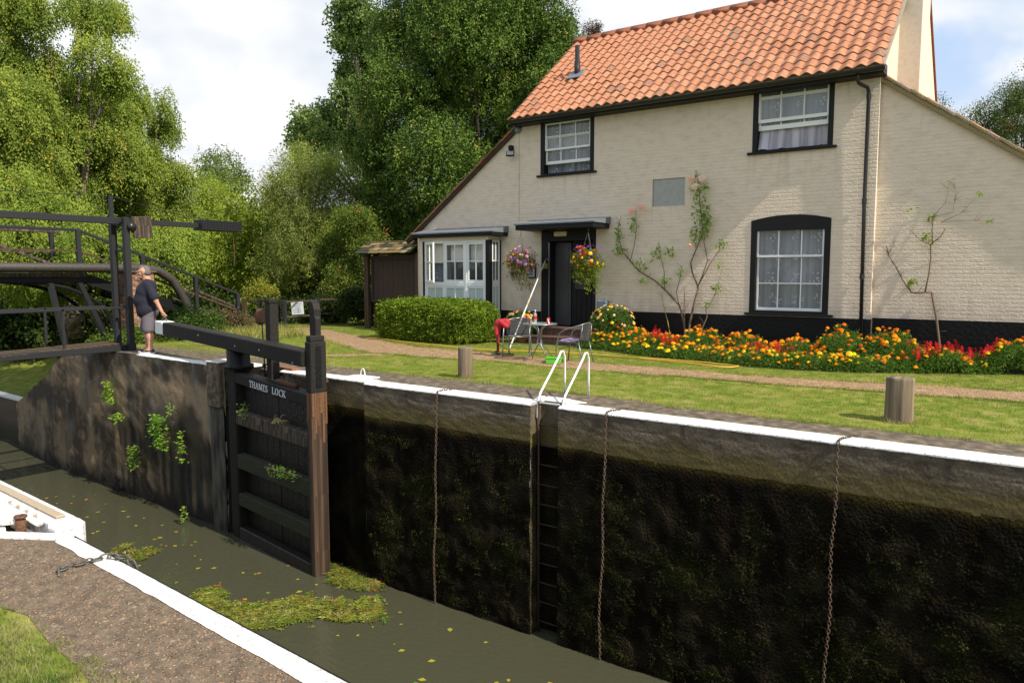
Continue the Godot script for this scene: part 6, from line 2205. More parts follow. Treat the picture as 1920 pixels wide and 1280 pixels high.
	tree("undergrowth", "dark undergrowth in the shade below the birches behind the footbridge", "bushes", Vector3.ZERO, 0.0, ug, 8500, broad, M.leaves, [Color(0.02, 0.04, 0.008), Color(0.06, 0.09, 0.014)], M.bark, {"gap": -0.6, "floor": -2.0})
	ug = []
	for k in 13:
		ug.append([-45.0 + k * 1.75, 1.2 + rng.randf() * 2.2, -14.0 - k * 0.9 + jit(1.5), 2.1 + rng.randf() * 0.8])
	tree("thicket", "mass of trees farther back that fills the view under the birch crowns", "trees", Vector3.ZERO, 0.0, ug, 12000, broad, M.leaves, [Color(0.12, 0.17, 0.02), Color(0.26, 0.30, 0.04)], M.bark, {"gap": -0.45, "floor": -2.0}).set_meta("kind", "stuff")
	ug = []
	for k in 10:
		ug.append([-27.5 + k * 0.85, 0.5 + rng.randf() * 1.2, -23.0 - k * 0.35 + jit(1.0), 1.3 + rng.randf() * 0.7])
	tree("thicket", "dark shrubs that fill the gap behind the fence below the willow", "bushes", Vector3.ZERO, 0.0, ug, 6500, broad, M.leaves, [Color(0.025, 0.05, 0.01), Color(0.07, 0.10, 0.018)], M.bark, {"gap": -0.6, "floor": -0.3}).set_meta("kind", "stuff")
	ug = []
	for k in 26:
		ug.append([-75.0 + k * 5.4, 2.5 + rng.randf() * 2.0, -62.0 + absf(k - 13.0) * 0.8 + jit(3), 4.2 + rng.randf() * 1.5])
	tree("treeline", "far line of trees along the horizon behind everything", "trees", Vector3.ZERO, 0.0, ug, 9000, [sprig(14, 0.7, 0.42, 0.34, 0.0, 15)], M.leaves, [Color(0.06, 0.085, 0.02), Color(0.13, 0.15, 0.035)], M.bark, {"gap": -0.6, "floor": -1.0, "gf": 0.2}).set_meta("kind", "stuff")
	# bank shrubs round the stair foot
	tree("bramble", "green leafy shrub growing right behind the man", "shrub", Vector3(-18.6, -0.1, -10.9), 0.03, [[-18.3, 0.25, -10.9, 0.5], [-18.0, 0.15, -11.3, 0.45], [-18.8, 0.0, -10.4, 0.4]], 900, small, M.leaves, [Color(0.03, 0.07, 0.012), Color(0.09, 0.14, 0.025)], M.bark, {"gap": -0.6, "floor": -0.4})
	tree("bramble", "nettles and leaves round the foot of the brick pier, left of the man", "shrub", Vector3(-18.9, -0.3, -9.4), 0.02, [[-18.9, -0.15, -9.45, 0.32], [-19.5, -0.25, -9.3, 0.35], [-18.4, -0.1, -9.4, 0.25], [-18.6, 0.05, -9.6, 0.22]], 700, small, M.leaves, [Color(0.06, 0.12, 0.015), Color(0.13, 0.19, 0.03)], M.bark, {"gap": -0.6, "floor": -0.5})
	tree("heather_shrub", "dusky shrub with reddish flower heads below the stair rail", "shrub", Vector3(-19.4, 0, -12.6), 0.02, [[-19.0, 0.2, -12.3, 0.38], [-18.7, 0.15, -12.7, 0.36], [-19.3, 0.15, -12.0, 0.33]], 620, small, M.leaves, [Color(0.10, 0.06, 0.04), Color(0.13, 0.13, 0.05), Color(0.22, 0.11, 0.08)], M.bark, {"gap": -0.6, "odd": 0.25, "floor": -0.1})
	var gm := tuft(9, 0.25, 0.6, 0.10, 0.008)
	var xf := []
	var cs := PackedColorArray()
	for k in 420:
		var p := Vector3(rng.randf_range(-19.2, -15.9), 0, rng.randf_range(-13.4, -11.2))
		if on_path(p.x, p.z): continue
		xf.append(Transform3D(Basis(Vector3.UP, rng.randf() * TAU).scaled(Vector3.ONE * rng.randf_range(0.35, 0.85)), p))
		cs.append(grass_color(rng.randf_range(0.2, 1.0)))
	for k in 300:
		var p := Vector3(rng.randf_range(-24.0, -17.3), 0, rng.randf_range(-14.5, -8.9))
		p.y = hgt(p.x, p.z) - 0.02
		xf.append(Transform3D(Basis(Vector3.UP, rng.randf() * TAU).scaled(Vector3.ONE * rng.randf_range(0.25, 0.55)), p))
		cs.append(grass_color(rng.randf_range(0.1, 0.7)))
	var lg := swarm("tall_grass", gm, M.grass, xf, cs, null)
	tag(lg, "uncut tall grass along the bank below the stairs", "grass")

# ---------- things in the yard ----------
func build_yard() -> void:
	# mooring bollards
	for q in [[-7.54, -9.24, 0.122, 0.48, "weathered wooden bollard on the grass left of the white ladder rails", "bollard"], [-1.27, -9.38, 0.150, 0.49, "thick weathered wooden bollard on the grass at the right of the view", "bollard"]]:
		var b := thing("bollard", q[4], "bollard", Vector3(q[0], 0, q[1]), 0.0, "wooden bollards along the lock")
		var s := S(true)
		var n := 28
		var r: float = q[2]
		var hh: float = q[3]
		var ring := func(k: int, y: float, rr: float) -> Vector3:
			var a := TAU * k / n
			var crack := 0.0
			for c in [[0.9, 0.10], [2.3, 0.05], [4.4, 0.07], [1.5, 0.04]]:
				crack += 0.016 * exp(-pow(angle_difference(a, c[0]) / c[1], 2.0))
			return Vector3(cos(a) * (rr - crack), y, sin(a) * (rr - crack))
		var lv := [[-0.05, r * 1.03], [0.12, r * 1.0], [0.30, r * 0.99], [hh - 0.03, r * 0.99], [hh - 0.008, r * 0.965], [hh, r * 0.92]]
		for j in lv.size() - 1:
			for k in n:
				quad(s, ring.call(k + 1, lv[j][0], lv[j][1]), ring.call(k, lv[j][0], lv[j][1]), ring.call(k, lv[j + 1][0], lv[j + 1][1]), ring.call(k + 1, lv[j + 1][0], lv[j + 1][1]))
		part("shaft", s, M.grey_wood, b)
		s = S()
		for k in n:
			tri(s, Vector3(0, hh - 0.004, 0), ring.call(k + 1, hh, r * 0.92), ring.call(k, hh, r * 0.92))
		part("top_face", s, M.grey_wood, b)
	kiosk()
	fence()
	hedge()
	seating()

func kiosk() -> void:
	var k := thing("notice_board", "dark brown wooden notice board with a mossy little roof beside the cottage", "notice board")
	var s := S()
	for x in [-16.86, -14.74]:
		for z in [-15.93, -16.32]:
			s = S()
			bb(s, x - 0.08, x + 0.08, -0.05, 2.26, z - 0.07, z + 0.07, 0.01)
			part("post", s, M.wet_oak, k)
	for j in 9:
		s = S()
		var x0 := -16.70 + 0.208 * j
		bb(s, x0 + 0.002, x0 + 0.206, 0.88, 2.08, -16.12, -16.04 + jit(0.002), 0.006)
		part("board", s, M.brown_wood, k)
	s = S()
	bb(s, -16.78, -14.82, 0.80, 0.88, -16.16, -15.98, 0.008)
	bb(s, -16.78, -14.82, 2.08, 2.20, -16.16, -15.98, 0.008)
	bb(s, -16.76, -16.69, 0.88, 2.08, -16.13, -15.99, 0.006)
	part("frame", s, M.brown_wood, k)
	s = S()
	prism(s, PackedVector2Array([Vector2(15.66, 2.24), Vector2(16.58, 2.24), Vector2(16.12, 2.56)]), Vector3(-17.0, 0, 0), Vector3(0, 0, -1), Vector3(0, 1, 0), 0.05)
	part("gable_board", s, M.brown_wood, k)
	s = S()
	quad(s, Vector3(-17.04, 2.235, -15.60), Vector3(-14.72, 2.235, -15.60), Vector3(-14.72, 2.59, -16.12), Vector3(-17.04, 2.59, -16.12))
	quad(s, Vector3(-14.72, 2.235, -16.64), Vector3(-17.04, 2.235, -16.64), Vector3(-17.04, 2.59, -16.12), Vector3(-14.72, 2.59, -16.12))
	var rf := part("roof", s, M.brown_wood, k)
	var sl := Vector3(0, 0.355, -0.52).normalized()
	var nn := Vector3(0, 0.52, 0.355).normalized()
	for j in 4:
		for i in 12:
			s = S()
			var c := Vector3(-16.94 + 0.1935 * i + (0.09 if j % 2 else 0.0) * (1 if i < 11 else 0), 2.25, -15.61) + sl * (0.155 * j + 0.07) + nn * (0.022 + jit(0.005))
			box(s, c, Vector3(0.185, 0.20, 0.022), Basis(Vector3(1, 0, 0), sl, nn) * Basis(Vector3(1, 0, 0), -0.09) * Basis(Vector3(0, 0, 1), jit(0.03)), 0.004)
			part("shingle", s, [M.old_tile, M.lichen, M.old_tile, M.mossy][rng.randi() % 4], rf)
	s = S()
	bar(s, Vector3(-17.04, 2.60, -16.12), Vector3(-14.72, 2.60, -16.12), 0.05, 0.16, 0.01)
	part("ridge_board", s, M.old_tile, rf)

func fence() -> void:
	var f := thing("fence", "dark low post and rail fence running behind the gravel path to the notice board", "fence")
	var ps := [Vector3(-18.3, 0, -13.95), Vector3(-18.9, 0, -15.7), Vector3(-19.1, 0, -17.0), Vector3(-18.3, 0, -18.0), Vector3(-16.9, 0, -18.2)]
	var s := S()
	for i in ps.size():
		s = S()
		box(s, ps[i] + Vector3(0, 0.42, 0), Vector3(0.11, 0.92, 0.11), Basis(Vector3.UP, 0.4), 0.01)
		part("post", s, M.black_metal, f)
		if i:
			for y in [0.80, 0.34]:
				s = S()
				bar(s, ps[i - 1] + Vector3(0, y + 0.03, 0), ps[i] + Vector3(0, y, 0), 0.05, 0.045, 0.006)
				part("rail", s, M.gate_rail, f)
	s = S()
	box(s, ps[0] + Vector3(-0.26, 0.42, 0.05), Vector3(0.12, 0.92, 0.12), Basis(Vector3(0, 0, 1), 0.02), 0.01)
	part("post", s, M.black, f)
	var g := thing("fence", "short run of rails and posts between the stair foot and the path gap", "fence")
	var qs := [Vector3(-20.35, 0, -14.0), Vector3(-19.75, 0, -14.15), Vector3(-18.62, 0, -13.95)]
	for i in 3:
		s = S()
		box(s, qs[i] + Vector3(0, 0.42, 0), Vector3(0.12, 0.94, 0.12), Basis(Vector3.UP, 0.5), 0.01)
		part("post", s, M.pale_wood if i == 0 else M.black_metal, g)
		if i:
			for y in [0.82, 0.26]:
				s = S()
				bar(s, qs[i - 1] + Vector3(0, y, 0), qs[i] + Vector3(0, y, 0), 0.055, 0.045, 0.006)
				part("rail", s, M.gate_rail, g)
	var sg := thing("sign", "small white printed sign tilted on the dark fence", "sign", Vector3(-18.55, 0.60, -14.62), 0.55)
	s = S()
	box(s, Vector3.ZERO, Vector3(0.38, 0.38, 0.015), Basis(Vector3(0, 0, 1), 0.07), 0.003)
	part("board", s, M.paper, sg)
	for k in 5:
		s = S()
		box(s, Vector3(-0.02 * (k % 2), 0.14 - 0.065 * k, 0.010), Vector3(0.28 - 0.05 * (k % 3), 0.016, 0.003), Basis(Vector3(0, 0, 1), 0.07))
		part("print_line", s, M.blue_grey, sg)
	s = S()
	box(s, Vector3(0.03, -0.06, 0.010), Vector3(0.02, 0.16, 0.003), Basis(Vector3(0, 0, 1), 0.07))
	part("print_line", s, M.blue_grey, sg)

func hedge() -> void:
	var h := thing("box_hedge", "neatly clipped low green hedge under the cottage bay window", "hedge")
	var lo := Vector3(-13.95, 0.0, -14.75)
	var hi := Vector3(-10.85, 0.97, -13.3)
	var s := S(true)
	ball(s, (lo + hi) / 2 - Vector3(0, 0.1, 0), (hi - lo) * Vector3(0.44, 0.40, 0.40), 16)
	bb(s, lo.x + 0.3, hi.x - 0.3, 0.0, 0.75, lo.z + 0.25, hi.z - 0.25)
	mat("hedge_core", lc(0.012, 0.02, 0.005), 0.95)
	part("branches", s, M.hedge_core, h)
	var ms := [sprig(13, 0.085, 0.056, 0.034, 0.0, 21), sprig(13, 0.09, 0.054, 0.036, 0.0, 22)]
	var sets := [[[], PackedColorArray()], [[], PackedColorArray()]]
	var c := (lo + hi) / 2
	var e := (hi - lo) / 2
	for i in 8200:
		var d := rv()
		if d.y < -0.75: continue
		# rounded box surface
		var p := Vector3(d.x / pow(pow(absf(d.x), 5) + pow(absf(d.y), 5) + pow(absf(d.z), 5), 0.2), d.y / pow(pow(absf(d.x), 5) + pow(absf(d.y), 5) + pow(absf(d.z), 5), 0.2), d.z / pow(pow(absf(d.x), 5) + pow(absf(d.y), 5) + pow(absf(d.z), 5), 0.2))
		var w := c + p * e
		w += d * (0.045 * noise.get_noise_3d(w.x * 2.2, w.y * 2.2, w.z * 2.2) + jit(0.045) - 0.09 * rng.randf())
		if rng.randf() < 0.03: w += Vector3(0, 0.06, 0)
		if w.y < 0.02: continue
		var k := rng.randi() % 2
		sets[k][0].append(Transform3D(Basis(rv(), rng.randf() * 1.0).scaled(Vector3.ONE * rng.randf_range(0.7, 1.2)), w))
		var t := clampf(0.5 + noise.get_noise_3d(w.x * 4, w.y * 4, w.z * 4) + jit(0.5), 0, 1)
		var col := Color(0.07, 0.135, 0.012).lerp(Color(0.30, 0.37, 0.04), t)
		sets[k][1].append(col)
	for k in 2: swarm("foliage", ms[k], M.leaves, sets[k][0], sets[k][1], h)

func chair_parts(t: Node3D) -> void:
	# bistro armchair, local +z is where the sitter looks
	var s := S(true)
	for sd in [-1.0, 1.0]:
		s = S(true)
		tube(s, [Vector3(0.27 * sd, 0.0, 0.26), Vector3(0.265 * sd, 0.40, 0.22), Vector3(0.265 * sd, 0.56, 0.17), Vector3(0.27 * sd, 0.63, 0.06), Vector3(0.265 * sd, 0.68, -0.12), Vector3(0.22 * sd, 0.72, -0.24), Vector3(0.12 * sd, 0.745, -0.285), Vector3(0.0, 0.752, -0.295)], 0.0125, 8)
		part("arm_frame", s, M.grey_metal, t)
		s = S(true)
		tube(s, [Vector3(0.22 * sd, 0.40, -0.20), Vector3(0.225 * sd, 0.2, -0.25), Vector3(0.24 * sd, 0.0, -0.29)], 0.0125, 8)
		part("leg", s, M.grey_metal, t)
		s = S(true)
		tube(s, [Vector3(0.255 * sd, 0.405, 0.22), Vector3(0.235 * sd, 0.40, 0.0), Vector3(0.21 * sd, 0.40, -0.20)], 0.0115, 6)
		part("seat_rail", s, M.grey_metal, t)
		s = S(true)
		tube(s, [Vector3(0.20 * sd, 0.40, -0.21), Vector3(0.205 * sd, 0.56, -0.25), Vector3(0.19 * sd, 0.72, -0.265)], 0.010, 6)
		part("back_upright", s, M.grey_metal, t)
	s = S(true)
	tube(s, [Vector3(-0.255, 0.405, 0.225), Vector3(0.255, 0.405, 0.225)], 0.0115, 6)
	tube(s, [Vector3(-0.25, 0.26, 0.235), Vector3(0.25, 0.26, 0.235)], 0.0095, 6)
	part("cross_rail", s, M.grey_metal, t)
	s = S(true)
	for i in 6:
		for j in 6:
			var P := func(a: int, b: int) -> Vector3: return Vector3(lerpf(-0.24, 0.24, a / 6.0), 0.413 - 0.018 * sin(PI * a / 6.0) * sin(PI * b / 6.0), lerpf(0.22, -0.21, b / 6.0))
			quad(s, P.call(i, j), P.call(i + 1, j), P.call(i + 1, j + 1), P.call(i, j + 1))
	part("seat", s, M.weave, t)
	for i in 26:
		s = S()
		var u := i / 25.0
		var x := lerpf(-0.205, 0.205, u)
		var cz := -0.045 * (1.0 - pow(2.0 * u - 1.0, 2.0))
		bar(s, Vector3(x * 0.98, 0.43, -0.205 + cz * 0.8), Vector3(x, 0.735 - 0.012 * absf(x) * 4.0, -0.25 + cz), 0.011, 0.005, 0.0, Vector3(1, 0, 0))
		part("back_strand", s, M.weave, t)
	for y in [0.48, 0.55, 0.62, 0.69]:
		s = S()
		var pp := []
		for i in 9:
			var u := i / 8.0
			pp.append(Vector3(lerpf(-0.205, 0.205, u), y, lerpf(-0.21, -0.248, (y - 0.43) / 0.3) - 0.045 * (1.0 - pow(2.0 * u - 1.0, 2.0)) + 0.003))
		tube(s, pp, 0.0045, 4)
		part("back_strand", s, M.weave, t)

func seating() -> void:
	var a := thing("garden_chair", "grey metal garden chair left of the table with red jacket on its arm", "chair", Vector3(-8.62, 0, -12.25), 0.45, "grey chairs at the glass table")
	chair_parts(a)
	var b := a.duplicate()
	b.name = numbered("garden_chair")
	add_child(b)
	b.position = Vector3(-7.12, 0, -11.95)
	b.rotation.y = -1.50
	b.set_meta("label", "grey metal garden chair right of the table with a lilac cloth on its seat")
	var t := thing("glass_table", "small round glass table with curved metal legs between the two chairs", "table", Vector3(-7.83, 0, -11.85))
	var s := S(true)
	lathe(s, [Vector2(0, 0.700), Vector2(0.315, 0.700), Vector2(0.315, 0.706), Vector2(0, 0.706)], 36)
	part("glass_top", s, M.table_glass, t)
	s = S(true)
	var rg := []
	for k in 36:
		rg.append(Vector3(0.325 * cos(TAU * k / 36), 0.70, 0.325 * sin(TAU * k / 36)))
	tube(s, rg, 0.014, 8, true)
	part("rim", s, M.grey_metal, t)
	for k in 4:
		var an := TAU * k / 4 + 0.5
		var d := Vector3(cos(an), 0, sin(an))
		s = S(true)
		tube(s, [d * 0.30 + Vector3(0, 0.0, 0), d * 0.28 + Vector3(0, 0.06, 0), d * 0.17 + Vector3(0, 0.19, 0), d * 0.055 + Vector3(0, 0.30, 0), d * 0.035 + Vector3(0, 0.45, 0), d * 0.05 + Vector3(0, 0.60, 0), d * 0.16 + Vector3(0, 0.685, 0), d * 0.30 + Vector3(0, 0.692, 0)], 0.0115, 7)
		part("leg", s, M.grey_metal, t)
	for y in [0.31, 0.52]:
		s = S(true)
		lathe(s, [Vector2(0, y - 0.015), Vector2(0.052, y - 0.015), Vector2(0.052, y + 0.015), Vector2(0, y + 0.015)], 14)
		part("leg_ring", s, M.grey_metal, t)
	# on the table
	var bt := thing("bottle", "clear drinks bottle with red label standing on the glass table", "bottle", Vector3(-7.98, 0.707, -11.92))
	s = S(true)
	lathe(s, [Vector2(0, 0), Vector2(0.030, 0), Vector2(0.032, 0.02), Vector2(0.032, 0.15), Vector2(0.030, 0.17), Vector2(0.012, 0.215), Vector2(0.012, 0.235), Vector2(0, 0.235)], 16)
	part("body", s, M.clear_plastic, bt)
	s = S(true)
	lathe(s, [Vector2(0.0335, 0.075), Vector2(0.0335, 0.14)], 16)
	part("label", s, M.red_paint, bt)
	s = S(true)
	lathe(s, [Vector2(0, 0.232), Vector2(0.014, 0.232), Vector2(0.014, 0.252), Vector2(0, 0.252)], 12)
	part("cap", s, M.white_metal, bt)
	var cn := thing("drink_can", "red and white drinks can standing on the glass table", "can", Vector3(-7.60, 0.707, -11.80))
	s = S(true)
	lathe(s, [Vector2(0, 0), Vector2(0.026, 0), Vector2(0.033, 0.012), Vector2(0.033, 0.108), Vector2(0.028, 0.12), Vector2(0, 0.12)], 16)
	part("body", s, M.red_paint, cn)
	s = S()
	for k in 5:
		var an := 0.6 + 0.16 * k
		var p := Vector3(cos(an) * 0.0337, 0.02 + 0.018 * k, sin(an) * 0.0337)
		box(s, p, Vector3(0.002, 0.03, 0.014), Basis(Vector3.UP, -an))
	part("white_band", s, M.white_metal, cn)
	s = S(true)
	lathe(s, [Vector2(0.027, 0.121), Vector2(0.024, 0.1215), Vector2(0, 0.1205)], 14)
	part("lid", s, M.grey_metal, cn)
	# red jacket hanging over the left chair's arm
	var j := thing("red_jacket", "bright red buoyancy jacket hanging over the arm of the left chair", "jacket")
	var A := a.transform * Vector3(-0.27, 0.64, 0.06)
	var o := A
	var jk := [[o + Vector3(-0.10, 0.02, 0.05), o + Vector3(0.05, 0.05, 0.0), 0.085, 0.075], [o + Vector3(-0.12, 0.0, 0.05), o + Vector3(-0.13, -0.26, 0.06), 0.075, 0.04], [o + Vector3(-0.13, -0.26, 0.06), o + Vector3(-0.12, -0.54, 0.05), 0.032, 0.024], [o + Vector3(0.07, 0.03, 0.0), o + Vector3(0.08, -0.04, 0.03), 0.055, 0.05], [o + Vector3(-0.14, -0.08, 0.10), o + Vector3(-0.12, -0.2, 0.11), 0.045, 0.03], [o + Vector3(-0.03, 0.05, 0.08), o + Vector3(0.06, -0.02, 0.06), 0.05, 0.045], [o + Vector3(-0.17, -0.02, 0.0), o + Vector3(-0.16, -0.34, 0.01), 0.04, 0.03]]
	part_mesh("fabric", sdf(jk, 0.012, 0.03), M.red_cloth, j)
	s = S(true)
	tube(s, [o + Vector3(-0.11, -0.1, 0.115), o + Vector3(-0.10, -0.4, 0.105), o + Vector3(-0.12, -0.58, 0.09)], 0.012, 5)
	tube(s, [o + Vector3(-0.16, -0.56, 0.07), o + Vector3(-0.08, -0.60, 0.08)], 0.035, 8)
	part("strap", s, M.gutter, j)
	s = S(true)
	ball(s, o + Vector3(0.10, -0.16, 0.04), Vector3(0.04, 0.09, 0.03), 8)
	part("lining", s, M.navy, j)
	# cloth on the right chair
	s = S(true)
	var F := func(i: int, k: int) -> Vector3:
		var u := i / 14.0
		var v := k / 10.0
		var x := lerpf(-0.20, 0.21, u)
		var z := lerpf(0.24, -0.16, v)
		return Vector3(x, 0.432 + 0.018 * noise.get_noise_2d(u * 5.0, v * 5.0) + 0.012 * sin(u * 14.0 + v * 6.0) - maxf(0.0, absf(x) - 0.17) * 1.2 - maxf(0.0, z - 0.18) * 1.0, z + 0.02 * sin(u * 9.0))
	for i in 14:
		for k in 10:
			quad(s, F.call(i, k), F.call(i + 1, k), F.call(i + 1, k + 1), F.call(i, k + 1))
	var cl := put("cloth", fin(s), M.lilac)
	cl.transform = b.transform
	tag(cl, "crumpled lilac cloth lying on the seat of the right chair", "cloth")
	var gb := thing("green_tub", "bright green plastic tub on the ground under the chairs", "tub", Vector3(-7.36, 0, -11.62), 0.3)
	s = S()
	prism(s, PackedVector2Array([Vector2(-0.12, 0.0), Vector2(0.12, 0.0), Vector2(0.14, 0.10), Vector2(-0.14, 0.10)]), Vector3(0, 0, -0.09), Vector3(1, 0, 0), Vector3(0, 1, 0), 0.18)
	part("body", s, M.green_plastic, gb)
	s = S()
	bb(s, -0.15, 0.15, 0.095, 0.112, -0.10, 0.10, 0.006)
	part("rim", s, M.green_plastic, gb)
	# white boat pole leaning on the door jamb
	var pl := thing("boat_pole", "long white boat pole leaning across to the black door jamb", "pole")
	s = S(true)
	var p0 := Vector3(-9.45, 0.02, -13.1)
	var p1 := Vector3(-10.22, 1.97, -15.70)
	tube(s, [p0, p0.lerp(p1, 0.5), p1], 0.0155, 8)
	part("shaft", s, M.steel_white, pl)
	s = S(true)
	tube(s, [p0.lerp(p1, 0.46), p0.lerp(p1, 0.55)], 0.018, 8)
	part("grip", s, M.rope, pl)
	s = S(true)
	var dd := (p1 - p0).normalized()
	tube(s, [p1, p1 + dd * 0.06, p1 + dd * 0.10 + Vector3(0.03, 0, 0.03), p1 + dd * 0.09 + Vector3(0.09, 0, 0.04), p1 + dd * 0.05 + Vector3(0.10, -0.01, 0.04)], 0.011, 6)
	part("hook", s, M.grey_metal, pl)
	# hose on the lawn
	s = S(true)
	var hp := []
	for q in [[-14.0, -13.15], [-13.6, -13.28], [-13.2, -13.15], [-12.5, -12.98], [-11.3, -12.78], [-10.3, -12.62], [-9.4, -12.75], [-8.75, -12.95], [-8.0, -13.12], [-7.44, -13.22], [-6.46, -13.18], [-5.6, -13.02], [-5.0, -12.86], [-4.6, -12.72], [-4.38, -12.80], [-4.34, -13.0], [-4.55, -13.12], [-5.0, -13.2], [-5.9, -13.22], [-7.1, -13.05]]:
		hp.append(Vector3(q[0], 0.02 + 0.004 * sin(q[0] * 7.0), q[1]))
	tube(s, hp, 0.013, 6)
	var ho := put("garden_hose", fin(s), M.yellow_hose)
	tag(ho, "yellow garden hose lying in a long loop over the lawn", "hose")

# ---------- flowers ----------
var heads := {}
func pompom(petals: int, r: float, h: float, seed_: int) -> ArrayMesh:
	var keep := rng.state
	rng.seed = seed_
	var s := S()
	for ringi in 3:
		var rr: float = r * [1.0, 0.75, 0.42][ringi]
		var y0: float = h * [0.0, 0.35, 0.65][ringi]
		var n := int(petals * [1.0, 0.75, 0.5][ringi])
		for k in n:
			var a := TAU * k / n + ringi * 0.4 + jit(0.1)
			var d := Vector3(cos(a), 0, sin(a))
			var sd := Vector3(-sin(a), 0, cos(a)) * rr * 0.36
			var q := d * rr * (0.9 + jit(0.1)) + Vector3(0, y0 + h * (0.1 + jit(0.12)), 0)
			var p := Vector3(0, y0 + h * 0.3, 0)
			tri(s, p, q - sd, q + sd)
	rng.state = keep
	return fin(s)

func petal_mat(c: Color) -> StandardMaterial3D:
	var key := "petal_%s" % c.to_html()
	if not M.has(key):
		var m := (M.petals as StandardMaterial3D).duplicate() as StandardMaterial3D
		m.vertex_color_use_as_albedo = false
		m.albedo_color = lc(c.r, c.g, c.b)
		M[key] = m
	return M[key]

const ORANGE := Color(0.72, 0.17, 0.004)
const AMBER := Color(0.80, 0.34, 0.006)
const YELLOW := Color(0.82, 0.56, 0.012)
const RUST := Color(0.48, 0.075, 0.006)
const RED := Color(0.50, 0.006, 0.012)
const CREAM := Color(0.80, 0.55, 0.22)
const PEACH := Color(0.78, 0.42, 0.24)
const PINK := Color(0.70, 0.10, 0.25)
const VIOLET := Color(0.13, 0.03, 0.32)
const MAUVE := Color(0.50, 0.22, 0.42)

var MOUNDS := [[-7.5, -14.9, 0.75, 0.42], [-6.6, -14.6, 0.7, 0.34], [-5.75, -14.8, 0.7, 0.46], [-4.85, -14.7, 0.6, 0.42], [-3.75, -14.5, 0.6, 0.38], [-3.0, -14.75, 0.7, 0.60], [-2.2, -14.75, 0.75, 0.58], [-1.35, -14.5, 0.6, 0.34], [-0.3, -15.1, 0.7, 0.50], [0.8, -15.0, 0.8, 0.5], [-8.2, -14.7, 0.4, 0.34]]
const EDGE := [[-8.5, -14.35], [-7.9, -14.3], [-6.55, -13.72], [-5.3, -13.4], [-4.2, -13.25], [-3.3, -13.3], [-2.5, -13.5], [-1.8, -13.95], [-1.05, -14.35], [-0.2, -14.85], [2.0, -15.0]]

func bed_edge(x: float) -> float:
	for i in EDGE.size() - 1:
		if x <= EDGE[i + 1][0]:
			return lerpf(EDGE[i][1], EDGE[i + 1][1], clampf((x - EDGE[i][0]) / (EDGE[i + 1][0] - EDGE[i][0]), 0, 1))
	return -15.0

func bed_top(x: float, z: float) -> float:
	var front := bed_edge(x) - z
	var h := 0.20 * smoothstep(-0.02, 0.22, front)
	for m in MOUNDS:
		var d: float = Vector2(x - m[0], (z - m[1]) * 0.9).length() / float(m[2])
		h = maxf(h, m[3] * (1.0 - smoothstep(0.25, 1.15, d)))
	return h * (0.92 + 0.35 * noise.get_noise_2d(x * 3.1, z * 3.1))

